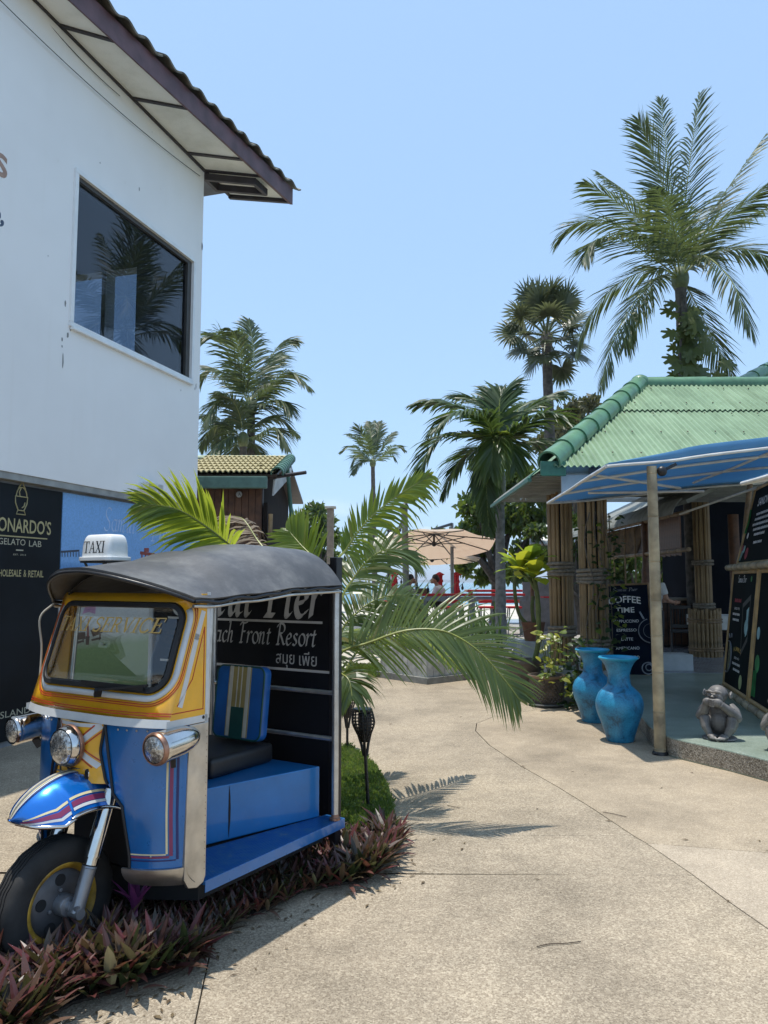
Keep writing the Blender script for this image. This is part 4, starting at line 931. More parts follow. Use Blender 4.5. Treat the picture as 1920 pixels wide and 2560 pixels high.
mb.bar((-.07, -.05, -.05), (.07, -.05, -.05), .01, .006).bar((-.07, .05, -.05), (.07, .05, -.05), .01, .006); mb.build('bracket', BLK, sg, local=True)
mb = MB()
def dsurf(x, y, l):                                          # letters wrapped on the cover's front
    v = 1 - (1 - min(.95, y / .105)) ** (1 / 2.2); return V3((x, -.0622 * lerp(1, .55, v ** 1.8) - .0008 - l, y))
stroke_text(mb, 'TAXI', (0, 0, 0), (1, 0, 0), (0, 0, 1), .052, 'serif', width=.142, surf=lambda x, y, l: dsurf(x - .071, y + .022, l)); mb.build('lettering', BLK, sg, local=True)
# ---- headlights
LENS, tl, bl = nodes('headlight_lens'); bl.inputs['Base Color'].default_value = (.55, .56, .55, 1); bl.inputs['Roughness'].default_value = .12; bl.inputs['Metallic'].default_value = .75
nn = noise_tex(tl, 60, 3); rn = ramp(tl, nn.outputs['Fac'], [(.35, (.16, .16, .155)), (.65, (.62, .63, .62))]); tl.links.new(rn.outputs[0], bl.inputs['Base Color']); bl.inputs['Coat Weight'].default_value = 1; bump(tl, bl, nn.outputs['Fac'], .5, .01)
FWD = Matrix.Rotation(R(90), 3, 'X')                          # lathe axis z -> -y (forward)
hl = empty('headlight', (0, 0, 0)); hl.parent = tk; hl.location = (XC, -.345, .888); hl['_w'] = (0, 0, 0)
MB().lathe([(.078, .045), (.082, .035), (.088, .02), (.086, .0), (.078, -.02), (.07, -.06)], 32, rot=FWD).build('bezel', CHROME, hl, local=True, smooth=40)
MB().lathe([(.089, .012), (.091, .006), (.091, -.004), (.087, -.01)], 32, rot=FWD, caps=False).build('rusty_band', RUST, hl, local=True, smooth=40)
MB().lathe([(.076, .040), (.066, .052), (.045, .060), (.02, .064), (.0005, .065)], 28, rot=FWD).build('lens', LENS, hl, local=True, smooth=60)
hl['label'] = 'round centre headlight on the yellow nose'
for sgn in (1, -1):
    bx = .005 if sgn > 0 else -.972
    h = empty('headlight', (0, 0, 0)); h.parent = tk; h.location = (bx, -.30, .918 if sgn > 0 else .895); h.rotation_euler = (R(4), 0, R(4) * sgn); h['_w'] = (0, 0, 0)
    MB().lathe([(.0625, .0), (.067, -.01), (.066, -.03), (.0655, -.06), (.064, -.12), (.058, -.17), (.045, -.215), (.024, -.245), (.001, -.253)], 32, rot=FWD).build('housing', CHROME, h, local=True, smooth=40)
    MB().lathe([(.056, .012), (.062, .012), (.068, .004), (.069, -.004), (.066, -.012)], 32, rot=FWD, caps=False).build('bezel', RUST if sgn > 0 else CHROME, h, local=True, smooth=40)
    MB().lathe([(.060, .004), (.050, .014), (.03, .022), (.0005, .025)], 28, rot=FWD).build('lens', LENS, h, local=True, smooth=60)
    MB().bar((0, .10, -.05), (-.02 * sgn, .12, -.10), .02, .03).build('bracket', BLK, h, local=True)
# slotted badge under the headlight
mb = MB()
for cx_, w_ in ((XC + .045, .052), (XC - .05, .04)):
    lp = [(cx_ + math.copysign(abs(math.cos(a)) ** .5, math.cos(a)) * w_, math.copysign(abs(math.sin(a)) ** .7, math.sin(a)) * .021) for a in [i * 2 * math.pi / 28 for i in range(28)]]
    mb.tube([(x, cowl(x, .78).y - .052 + abs(x - XC) * .25, .772 + z) for x, z in lp], .0045, 6, closed=True); mb.bar((cx_ - w_, cowl(cx_, .78).y - .05, .772), (cx_ + w_, cowl(cx_, .78).y - .05, .772), .006, .006)
tb(mb, 'grille_badge', CHROME, smooth=50); tb(MB().box((XC, -.30, .772), (.20, .05, .05)), 'badge_plate', BLK, bevel=.01)
# ---- fender
FC = [(-.625, .640), (-.59, .690), (-.52, .742), (-.43, .775), (-.34, .782), (-.24, .765), (-.13, .705), (-.04, .625)]
fcur = bez([(0, a, z) for a, z in FC], 40)
def fend(u, v, off=0):
    k = min(40, max(0, u * 40)); i = min(39, int(k)); p = fcur[i].lerp(fcur[i + 1], k - i); tg = (fcur[min(40, i + 1)] - fcur[max(0, i - 1)]).normalized()
    w = .165 * min(1, (u / .30 + .0001)) ** .62; s_ = v * 2 - 1; nrm = V3((0, -tg.z, tg.y))
    dr = .135 * min(1, u * 3 + .12) * abs(s_) ** 2.1
    q = V3((-.47 + s_ * w, p.y + (.03 * abs(s_) ** 2 if u < .4 else 0), p.z - dr)); n2 = (nrm + V3((s_ * .9, 0, 0))).normalized()
    return q + n2 * off
fe = tb(MB().shell(fend, 40, 24, -.008), 'fender', BLUE2, smooth=60, recalc=True)
def fstripe(v0, v1, mat, u0=.0, u1=1.0, off=.0016):
    for m_ in (0, 1):
        a, c = (v0, v1) if m_ == 0 else (1 - v1, 1 - v0)
        tb(MB().shell(lambda u, v: fend(lerp(u0, u1, u), lerp(a, c, v), off), 40, 2, .001), 'pinstripe', mat, fe, smooth=60)
fstripe(.865, .885, CREAM, .06); fstripe(.90, .94, MAROON, .03); fstripe(.945, .965, WHT, .03); fstripe(.53, .545, CREAM, .02, .62); fstripe(.555, .575, WHT, .02, .62); fstripe(.59, .60, NAVY, .02, .6); fstripe(.50, .525, GREYA, .02, .62)
for m_ in (0, 1): tb(MB().tube([fend(u / 40, m_, -.003) for u in range(41)], .0085, 7), 'chrome_bead', CHROME, fe, smooth=60)
# ---- fork and wheel
for sgn in (1, -1):
    x = -.465 + sgn * .128; top, bot = V3((x, -.235, .70)), V3((x, -.395, .235)); mid_ = top.lerp(bot, .56)
    fk = tb(MB().tube([top, mid_], .035, 18), 'fork_leg', CHROME, smooth=40)
    tb(MB().tube([mid_, mid_.lerp(bot, .16)], .029, 16), 'stanchion', CHROME, fk, smooth=40); tb(MB().tube([mid_.lerp(bot, .16), mid_.lerp(bot, .2), mid_.lerp(bot, .21), bot], [.03, .032, .030, .029], 16), 'slider', GREYA, fk, smooth=40)
    tb(MB().tube([mid_.lerp(bot, .145), mid_.lerp(bot, .165)], .032, 16), 'dust_ring', RUB, fk, smooth=40)
    tb(MB().tube([bot + V3((-.03, 0, 0)), bot + V3((.03, 0, 0))], .022, 12), 'axle_nut', GREYA, fk, smooth=40)
wh = empty('front_wheel', (0, 0, 0)); wh.parent = tk; wh.location = (-.465, -.405, .258); wh['_w'] = (0, 0, 0)
mb = MB(); n = 84; RW = .262
prof = [(.158, -.052), (.175, -.062), (.21, -.066), (.242, -.060), (.254, -.050)] + [(RW - .008 - .006 * abs(x) / .05, x) for x in (-.046,)] + sum([[(RW, x - .0055), (RW, x + .0055), (RW - .011, x + .0075), (RW - .011, x + .0105)] for x in (-.036, -.018, 0, .018)], []) + [(RW, .0305), (RW - .002, .042), (.254, .050), (.242, .060), (.21, .066), (.175, .062), (.158, .052)]
o_ = len(mb.v)
for r_, x in prof:
    for j in range(n):
        a = 2 * math.pi * j / n; zz = .0022 * (1 if (j // 2) % 2 else -1) if abs(x) < .044 and r_ > .245 else 0
        mb.v.append(V3((x + zz, r_ * math.cos(a), r_ * math.sin(a))))
for i in range(len(prof) - 1):
    for j in range(n): mb.f.append((i * n + j, i * n + (j + 1) % n, (i + 1) * n + (j + 1) % n, (i + 1) * n + j)); mb.m.append(0)
TYRE = M('tyre_rubber', (.022, .021, .02), .8, var=.35, scale=12, bmp=.15, bscale=90)
ty = mb.build('tyre', TYRE, wh, local=True, smooth=35, recalc=True)
SIDE = Matrix.Rotation(R(90), 3, 'Y')
rim = MB().lathe([(.162, -.05), (.150, -.045), (.146, -.02), (.146, .02), (.150, .042), (.160, .05), (.166, .054), (.160, .058), (.148, .053), (.140, .042), (.136, .03)], 48, rot=SIDE, caps=False).build('rim', M('rim_yellow', (.36, .21, .025), .5, var=.5, scale=16, bmp=.1), wh, local=True, smooth=40)
mb = MB(); nh = 5; ring = []                                   # disc with five round windows
mb.lathe([(.138, .028), (.120, .040), (.05, .046), (.001, .046)], 40, rot=SIDE); dsk = mb.build('wheel_disc', M('silver_disc', (.10, .10, .105), .5, .5, .35), wh, local=True, smooth=40)
hol = MB().lathe([(.024, 0), (.024, .004), (.001, .004)], 18, rot=SIDE).build('disc_hole', DKIN, dsk, local=True)
for i in range(nh):
    a = i * 2 * math.pi / nh + .4; o = hol if i == 0 else inst('disc_hole', hol, dsk); o.location = (.0405, .098 * math.cos(a), .098 * math.sin(a)); o.rotation_euler = (0, 0, 0)
nut = MB().lathe([(.008, 0), (.008, .01), (.001, .011)], 6, rot=SIDE).build('wheel_nut', GREYA, dsk, local=True)
for i in range(4):
    a = i * math.pi / 2 + .2; o = nut if i == 0 else inst('wheel_nut', nut, dsk); o.location = (.046, .062 * math.cos(a), .062 * math.sin(a))
MB().lathe([(.044, .04), (.044, .085), (.040, .095), (.022, .098), (.02, .115), (.001, .116)], 28, rot=SIDE).build('hub', GREYA, wh, local=True, smooth=40)
tb(MB().tube([(-.62, -.405, .258), (-.31, -.405, .258)], .012, 10), 'axle', GREYA)
for x in (-.70, -.28):
    w2 = MB().lathe([(.10, -.05), (.19, -.06), (.225, -.04), (.225, .04), (.19, .06), (.10, .05), (.03, .05), (.001, .05)], 30, rot=SIDE); o = w2.build('rear_wheel', TYRE, tk, local=True, smooth=40); o.location = (x - .03, .84, .225)
# ---- floor, step, seat
m, t, b = nodes('blue_checker_plate'); c = t.nodes.new('ShaderNodeTexCoord'); mpp = t.nodes.new('ShaderNodeMapping'); mpp.inputs['Rotation'].default_value = (0, 0, .8); mpp.inputs['Scale'].default_value = (1, 2.2, 1); v = t.nodes.new('ShaderNodeTexVoronoi'); v.inputs['Scale'].default_value = 38; v.inputs['Randomness'].default_value = .15
t.links.new(c.outputs['Object'], mpp.inputs[0]); t.links.new(mpp.outputs[0], v.inputs['Vector']); n1 = noise_tex(t, 16, 7, .7); r1 = ramp(t, n1.outputs['Fac'], [(.42, (.006, .10, .33)), (.62, (.03, .14, .32)), (.72, (.22, .24, .25))]); t.links.new(r1.outputs[0], b.inputs['Base Color']); b.inputs['Roughness'].default_value = .4; b.inputs['Metallic'].default_value = .4; bump(t, b, v.outputs['Distance'], .7, .006); CHK = m
tb(MB().prism([(0, -.005), (0, 1.06), (-.12, 1.06), (-.36, .02), (-.3, -.005)], .287, .305), 'step', CHK, bevel=.003)
tb(MB().box((.0015, .53, .279), (.004, 1.06, .05)), 'step_edge', BLUE, bevel=.001)
tb(MB().prism([(-.14, .1), (-.14, 1.05), (-.95, 1.05), (-.95, -.05), (-.4, -.05)], .16, .286), 'chassis', DKIN)
tb(MB().prism([(-.37, .03), (-.13, 1.045), (-.95, 1.045), (-.95, .03)], .2865, .2955), 'cab_floor', DKIN)
BOXB = paint('seat_box_blue', (.006, .17, .46), .15, .36, .6, .12)
sbx = tb(MB().prism([(-.365, .18), (-.128, 1.0), (-.92, 1.0), (-.92, .18)], .306, .578), 'seat_box', BOXB, bevel=.006)
k0, k1 = TZ(601, 1976, .58), TZ(606, 2088, .31); d_ = V3((.95, -.27, 0))
mb = MB(); cc_ = V3((-.365, .18, 0)).lerp(V3((-.128, 1.0, 0)), .33); al = (V3((-.128, 1.0, 0)) - V3((-.365, .18, 0))).normalized(); nr = V3((al.y, -al.x, 0))
mb.add([cc_ + nr * .0015 + al * x + V3((0, 0, z)) for x, z in ((0, .575), (.006, .52), (.009, .46), (.008, .40), (.003, .345), (0, .312), (-.003, .35), (-.004, .44), (-.003, .53))], [tuple(range(9))]); tb(mb, 'split_seam', DKIN, sbx, recalc=True)
SEAT = M('black_vinyl_seat', (.014, .014, .015), .42, var=.3, bmp=.2, bscale=70)
tb(MB().box((-.665, .70, .632), (.50, .50, .105)), 'seat_cushion', SEAT, bevel=.028, seg=3, smooth=40)
SBL = M('backrest_blue', (.012, .11, .36), .35, coat=.3); SGD = M('backrest_gold', (.36, .28, .10), .4); SWH = M('backrest_cream', (.55, .52, .44), .4); SGN = M('backrest_green', (.01, .07, .06), .4)
bk = empty('backrest', (0, 0, 0)); bk.parent = tk; bk.location = (-.605, .86, .70); bk.rotation_euler = (R(-6), 0, 0); bk['_w'] = (0, 0, 0)
MB().prism(rrect(-.185, .185, 0, .415, .045, 7), -.03, .03, fn=lambda x, y, z: V3((x, z, y))).build('pad', SBL, bk, local=True, bevel=.012, recalc=True, smooth=50)
MB().tube([(x, -.028, z) for x, z in rrect(-.18, .18, .005, .41, .045, 7)], .006, 6, closed=True).build('piping', SGN, bk, local=True, smooth=60)
for x0, x1, z0, mt in ((-.085, .085, .01, SGD), (-.078, -.052, .01, SWH), (.052, .078, .01, SWH), (-.02, -.012, .01, SWH), (.012, .02, .01, SWH), (-.048, .048, .0, SGN)):
    z1 = .41 if mt is not SGN else .18; d = {SGD.name: .033, SWH.name: .0345, SGN.name: .036}[mt.name]
    MB().box(((x0 + x1) / 2, -d + .004, (z0 + z1) / 2 + .002), (x1 - x0, .008, z1 - z0 - .004)).build('upholstery_stripe', mt, bk, local=True, bevel=.002)
# ---- rear frame
POST = M('silver_tube', (.55, .56, .56), .3, .85, .15, 12)
tb(MB().tube([(-.022, 1.0, .31), (-.022, 1.0, 1.56)], .019, 14), 'rear_post', POST, smooth=40); tb(MB().tube([(-.95, 1.0, .31), (-.95, 1.0, 1.56)], .019, 14), 'rear_post', POST, smooth=40)
for z in (.985, .735): tb(MB().tube([(-.93, 1.0, z), (-.04, 1.0, z)], .0125, 10), 'rear_rail', POST, smooth=40)
tb(MB().tube([(-.532, 1.0, .735), (-.532, 1.0, .985)], .011, 10), 'rail_upright', POST, smooth=40)
tb(MB().lathe([(.03, 0), (.03, .012), (.022, .016), (.02, .03)], 14, c=(-.022, 1.0, .306)), 'post_foot', RUST, smooth=40)
tb(MB().tube([(-.955, -.02, .99), (-.955, .02, 1.52)], .016, 10), 'front_post', POST, smooth=40); tb(MB().tube([(-.016, .006, 1.0), (-.016, .02, 1.52)], .014, 10), 'front_post', POST, smooth=40)
# handlebar seen through the windscreen
tb(MB().tube(bez([(-.80, .02, 1.06), (-.66, -.05, 1.02), (-.485, -.07, .99), (-.31, -.05, 1.02), (-.17, .02, 1.06)], 16), .013, 8), 'handlebar', BLK, smooth=60)
tb(MB().tube([(-.485, -.07, .99), (-.485, .0, .40)], .022, 10), 'steering_column', BLK, smooth=60)
# ================================================================== palm fronds (used by every palm)
RACH = M('frond_rib', (.22, .24, .05), .45, var=.25, scale=12); RACHD = M('frond_rib_dark', (.10, .12, .04), .5, var=.25, scale=12)
def frond(name, parent, pts, mat, n=50, ll=.5, w=.016, a0=72, a1=24, hang=.25, vee=.25, t0=.14, N=None, seed=0, rr=.012, rmat=None, jit=.12, segs=3, brk=0, lr=(1, 1), hs=(1, 1)):
    rg = random.Random(seed); M_ = 26; cur = bez(pts, M_); mb = MB()
    mb.tube(cur, [lerp(rr, rr * .18, (i / M_) ** .8) for i in range(M_ + 1)], 5, mi=1)
    for i in range(n):
        k = (i + .5) / n; t_ = t0 + (1 - t0) * k; x = t_ * M_; j = min(M_ - 1, int(x)); p = cur[j].lerp(cur[j + 1], x - j); T = (cur[min(M_, j + 1)] - cur[max(0, j - 1)]).normalized()
        up = V3(N) if N is not None else V3((0, 0, 1)); up = up - T * up.dot(T)
        if up.length < .05: up = V3((0, -1, .2)) - T * T.dot(V3((0, -1, .2)))
        up.normalize(); S = up.cross(T).normalized()
        pr = math.sin(math.pi * (.16 + .80 * k)) ** .6 * (1 if k < .93 else lerp(1, .7, (k - .93) / .07))
        for s in (-1, 1):
            if brk and rg.random() < brk: continue
            a = R(lerp(a0, a1, k ** 1.2) + rg.uniform(-1, 1) * 60 * jit * .6); v_ = vee + rg.uniform(-jit, jit)
            d = (T * math.cos(a) + (S * s * math.cos(v_) + up * math.sin(v_)) * math.sin(a)).normalized(); L = ll * pr * rg.uniform(.80, 1.12) * lr[0 if s < 0 else 1]; q = p.copy(); o = len(mb.v); ww = w * rg.uniform(.85, 1.15)
            hg = hang * rg.uniform(.6, 1.4) * hs[0 if s < 0 else 1]; tw = rg.uniform(-.5, .5)
            prof = (.45, 1, .8, 0) if segs == 3 else (.5, 1, .92, .6, 0)
            for m_ in range(segs + 1):
                W_ = T - d * T.dot(d); W_ = W_.normalized() if W_.length > .05 else up.cross(d).normalized()
                W_ = (W_ + up * tw).normalized() * ww * prof[m_]
                if m_ < segs: mb.v += [q - W_, q + W_]
                else: mb.v.append(q.copy())
                d = (d + V3((0, 0, -hg * (m_ + .5) / segs * 2))).normalized(); q = q + d * (L / segs)
            for m_ in range(segs - 1): mb.f.append((o + 2 * m_, o + 2 * m_ + 1, o + 2 * m_ + 3, o + 2 * m_ + 2)); mb.m.append(0)
            e = o + 2 * (segs - 1); mb.f.append((e, e + 1, e + 2)); mb.m.append(0)
    return mb.build(name, [mat, rmat or RACH], parent)
# ================================================================== black resort sign standing behind the taxi
sg2 = empty('resort_sign', (TKO.x, TKO.y, 0), TRZ, 'black resort sign with white lettering standing behind the three-wheeled taxi', 'sign'); sg2['_w'] = (0, 0, 0)
SA = 1.15; SF = SA - .022
r0, r1 = TA(848, 1393, SA), TA(853, 2060, SA); l0 = TA(386, 1600, SA)
SBLK = M('sign_black', (.006, .007, .010), .42, var=.3, scale=3, spec=.3)
SBP = M('sign_post_black', (.010, .010, .013), .35, var=.3)
sb2 = MB().box(((l0.x + r0.x) / 2, SA, .93), (r0.x - l0.x - .02, .04, 1.55)).build('board', SBLK, sg2, local=True, bevel=.003)
MB().box((r0.x - .025, SA + .004, .875), (.05, .06, 1.74)).build('post', SBP, sg2, local=True, bevel=.006)
MB().box((l0.x - .02, SA + .004, .85), (.035, .05, 1.70)).build('post', M('grey_post', (.30, .32, .33), .45), sg2, local=True, bevel=.005)
LET = M('sign_lettering', (.42, .42, .41), .55, var=.08)
def sgn_text(fn): mb = MB(); fn(mb); return mb
base = TA(800, 1543, SF); xh = TA(790, 1476, SF).z - TA(790, 1543, SF).z
pw_ = TA(805, 1543, SF).x - TA(658, 1541, SF).x; k = pw_ / 3.27
for wd, adv0 in (('Samui', -(5.1 + .65)), ('Pier', 0)):
    mb = MB(); x0 = TA(658, 1541, SF).x + adv0 * k; stroke_text(mb, wd, (x0, SF, base.z), (1, 0, 0), (0, 0, 1), xh * .98, 'nib', width=k * sum(NIB[c][0] for c in wd), shear=.10, nib=(.26, .05), lift=.0012); mb.build('lettering', LET, sb2, local=True)
b1 = TA(790, 1615, SF); e0 = TA(522, 1603, SF); k2 = (b1.x - e0.x) / sum(NIB[c][0] for c in 'each Front Resort'); xh2 = TA(700, 1583, SF).z - TA(700, 1612, SF).z
x = b1.x
for wd in ('Resort', 'Front', 'Beach'):
    wl = k2 * sum(NIB[c][0] for c in wd); x -= wl
    mb = MB(); stroke_text(mb, wd, (x, SF, (b1.z + e0.z) / 2), (1, 0, 0), (0, 0, 1), xh2, 'nib', width=wl, shear=.12, nib=(.17, .05), lift=.0012); mb.build('lettering', LET, sb2, local=True); x -= k2 * .65
for th_, xa_, xb_ in (('\u0e2a\u0e21\u0e38\u0e22', 690, 736), ('\u0e40\u0e1e\u0e35\u0e22', 748, 792)):
    q0_, q1_ = TA(xa_, 1660, SF), TA(xb_, 1660, SF); up_ = th_[2] == '\u0e35'; yb = 1672 if not up_ else 1663; yt = 1636 if not up_ else 1628
    mb = MB(); put_text(mb, th_, (q0_.x, SF - .0012, TA(740, yb, SF).z), (1, 0, 0), (0, 0, 1), width=q1_.x - q0_.x, height=TA(740, yt, SF).z - TA(740, yb, SF).z); mb.build('lettering', LET, sb2, local=True)
for y0, xr, xl in ((1557, 806, 420), (1682, 832, 400)):
    a, c = TA(xl, y0 - 8, SF), TA(xr, y0, SF); MB().box(((a.x + c.x) / 2, SF - .001, c.z), (c.x - a.x, .002, .014)).build('rule', LET, sb2, local=True)
# ================================================================== two black garden torches
TBL = M('torch_black', (.010, .010, .011), .45, var=.3)
def torch(base, h, head_h, rad, label, lean):
    e = empty('garden_torch', base, label=label, cat='torch', group='black garden torches beside the path')
    L = V3((lean, 0, 1)).normalized(); b0 = V3(base); z0 = h - head_h; O = lambda z: b0 + L * z
    MB().tube([O(-.02), O(z0 - .10)], .0125, 10).build('stem', TBL, e, smooth=50)
    def rad_(k): return rad * (.22 + .78 * min(1, k * 1.75) ** .8) * (1 - .18 * max(0, (k - .55) / .45) ** 2)
    for i in range(3):                                        # the three straps that carry the basket
        a = i * 2.094 + .5; MB().tube([O(z0 - .10) + V3((math.cos(a), math.sin(a), 0)) * .012, O(z0 - .02) + V3((math.cos(a), math.sin(a), 0)) * rad * .35, O(z0 + head_h * .3) + V3((math.cos(a), math.sin(a), 0)) * rad_(.3)], .010, 6, flat=.5).build('strap', TBL, e, smooth=60)
    hd = MB()
    for i in range(16):
        a = i * 2 * math.pi / 16; hd.tube([O(z0 + head_h * k / 8) + V3((math.cos(a), math.sin(a), 0)) * rad_(k / 8) for k in range(9)], .0045, 5)
    for k in range(11): hd.tube([O(z0 + head_h * k / 10) + V3((math.cos(a), math.sin(a), 0)) * rad_(k / 10) for a in [i * 2 * math.pi / 20 for i in range(20)]], .004, 5, closed=True)
    hb = hd.build('basket', TBL, e, smooth=60)
    MB().lathe([(rad_(1) * 1.04, 0), (rad_(1) * 1.06, .010), (rad_(1) * .98, .018), (.001, .020)], 24, c=O(h - .004)).build('solar_cap', TBL, e, smooth=40)
    MB().lathe([(rad * .3, 0), (rad * .55, head_h * .3), (rad * .55, head_h * .8), (rad * .3, head_h * .85)], 12, c=O(z0 + .02)).build('inner_lamp', M('torch_inner', (.04, .04, .042), .5), e, smooth=40)
q = G(921, 2022); torch(q, P(902, 1775, q.y).z, .22, .082, 'black garden torch nearest the path with a slatted basket head', -.062)
q = G(868, 1872); torch(q, P(866, 1728, q.y).z, .25, .075, 'black garden torch half hidden behind the sign post', .0)
# ================================================================== young coconut palm behind the sign
YP = leafmat('young_palm_leaf', (.06, .10, .03), (.13, .19, .06), .42, .34, (.42, .52, .06), dry=(.30, .24, .10)); YPB = leafmat('young_palm_leaf_bright', (.10, .17, .025), (.2, .28, .04), .55, .34, (.55, .62, .05), dry=(.35, .27, .10))
yb = V3((-.42, 5.3, 0)); yp = empty('young_palm', yb, label='young coconut palm with long arching fronds behind the resort sign', cat='palm tree')
BARK = M('palm_bark', (.16, .13, .10), .9, var=.35, scale=14, bmp=.7, bscale=40, bdist=.01); BARKG = M('grey_palm_bark', (.24, .235, .225), .85, var=.3, scale=10, bmp=.5, bscale=30, bdist=.01)
MB().tube([yb - V3((0, 0, .03)), yb + V3((.01, 0, .25)), yb + V3((.03, -.01, .55)), yb + V3((.06, -.02, .8))], [.11, .10, .085, .06], 12).build('trunk', BARK, yp, smooth=50)
cr = yb + V3((.06, -.02, .78))
def fp(lst): return [cr] + [P(x, y, Y) for x, y, Y in lst]
frond('frond', yp, fp([(845, 1640, 5.25), (925, 1606, 5.22), (1010, 1577, 5.2), (1090, 1574, 5.18), (1150, 1595, 5.17), (1210, 1640, 5.17), (1262, 1700, 5.18), (1298, 1748, 5.2)]), YP, n=72, ll=.50, w=.0085, a0=58, a1=24, hang=.10, vee=.0, N=(.1, -1, .55), t0=.17, seed=11, rr=.012, segs=4, jit=.05)
frond('frond', yp, fp([(838, 1440, 5.2), (868, 1370, 5.25), (925, 1295, 5.3), (1000, 1235, 5.35), (1075, 1190, 5.4)]), YPB, n=44, ll=.27, w=.010, a0=50, a1=18, hang=.2, vee=.1, N=(.3, -1, .3), t0=.34, seed=12, rr=.013, segs=4, jit=.10, lr=(1.2, .78), hs=(2.0, .1), brk=.05)
frond('frond', yp, fp([(760, 1450, 5.15), (650, 1425, 4.95), (582, 1368, 4.66), (510, 1312, 4.58), (440, 1272, 4.52), (350, 1258, 4.48)]), YPB, n=52, ll=.36, w=.011, a0=58, a1=22, hang=.14, vee=.15, N=(-.5, -1, .15), t0=.36, seed=13, rr=.012, segs=4, jit=.11, brk=.04)
frond('frond', yp, fp([(812, 1470, 5.2), (785, 1400, 5.3), (750, 1360, 5.4), (720, 1325, 5.5)]), YPB, n=30, ll=.30, w=.013, a0=64, a1=26, hang=.05, vee=.2, N=(-.2, -1, .2), t0=.45, seed=14, rr=.012, segs=4)
frond('frond', yp, fp([(850, 1520, 5.35), (885, 1445, 5.45), (930, 1392, 5.5), (985, 1372, 5.55), (1040, 1400, 5.6)]), YP, n=44, ll=.38, w=.011, a0=60, a1=24, hang=.22, vee=.1, N=(-.1, -.8, .7), t0=.25, seed=15, segs=4)
frond('frond', yp, fp([(850, 1590, 5.5), (895, 1530, 5.6), (945, 1498, 5.7), (1000, 1488, 5.8), (1045, 1500, 5.9)]), YP, n=44, ll=.34, w=.010, a0=62, a1=24, hang=.16, vee=.05, N=(.1, -.8, .7), t0=.25, seed=16, segs=4)
frond('frond', yp, fp([(845, 1690, 5.2), (862, 1690, 5.1), (874, 1705, 5.05), (880, 1740, 5.0)]), YP, n=26, ll=.30, w=.014, a0=66, a1=28, hang=.3, vee=-.1, N=(.2, -1, .3), t0=.3, seed=17, segs=4)
frond('frond', yp, [cr, cr + V3((-.2, .25, .25)), cr + V3((-.35, .55, .5)), cr + V3((-.6, .9, .55)), cr + V3((-.9, 1.2, .4))], YP, n=40, ll=.36, w=.015, hang=.2, seed=18, segs=4)
frond('frond', yp, [cr, cr + V3((.15, .3, .3)), cr + V3((.35, .6, .45)), cr + V3((.7, .95, .35)), cr + V3((1.0, 1.3, .1))], YP, n=40, ll=.36, w=.014, hang=.25, seed=19, segs=4)
frond('frond', yp, [cr, cr + V3((-.1, .35, .25)), cr + V3((-.05, .7, .4)), cr + V3((.15, 1.1, .42)), cr + V3((.4, 1.4, .3))], YP, n=40, ll=.36, w=.014, hang=.2, seed=20, segs=4)
frond('dry_frond', yp, fp([(700, 1440, 5.35), (640, 1345, 5.5), (610, 1300, 5.6), (585, 1290, 5.7)]), leafmat('dry_leaf', (.20, .15, .10), (.32, .25, .17), .25, .7, (.3, .2, .1)), n=30, ll=.35, w=.008, hang=.55, vee=-.3, seed=22, segs=4, jit=.3, t0=.4)
# ================================================================== open cafe pavilion on the right
BAM = M('old_bamboo', (.27, .18, .085), .5, var=.38, scale=5, bmp=.2, bscale=40); BAMD = M('brown_bamboo', (.22, .14, .07), .55, var=.4, scale=6, bmp=.2, bscale=40); BAMG = M('grey_bamboo', (.34, .275, .17), .5, var=.5, scale=4.5, bmp=.15, bscale=30); ROPE = M('coil_rope', (.22, .19, .15), .9, var=.35, scale=25, bmp=.6, bscale=120)
def bamboo_pole(name, mat, parent, p0, p1, r, nodes_=None, n=12, r1=None, seed=0):
    p0, p1 = V3(p0), V3(p1); L = (p1 - p0).length; rg = random.Random(seed); pts, rs = [], []; k = 0; st = nodes_ or .33; zc = rg.uniform(0, st * .6); zs = [0]
    while zc < L: zs += [zc - .012, zc - .004, zc, zc + .004, zc + .012]; zc += st * rg.uniform(.85, 1.15)
    zs = sorted(z for z in zs if 0 <= z < L) + [L]; nd = set()
    for i, z in enumerate(zs): pts.append(p0.lerp(p1, z / L))
    r1 = r1 or r
    for i, z in enumerate(zs):
        b_ = lerp(r, r1, z / L); rs.append(b_ * (1.13 if 0 < i < len(zs) - 1 and (i - 1) % 5 == 2 else .97 if 0 < i < len(zs) - 1 and (i - 1) % 5 in (1, 3) else 1))
    return MB().tube(pts, rs, n).build(name, mat, parent, smooth=40)
proto_pole = None
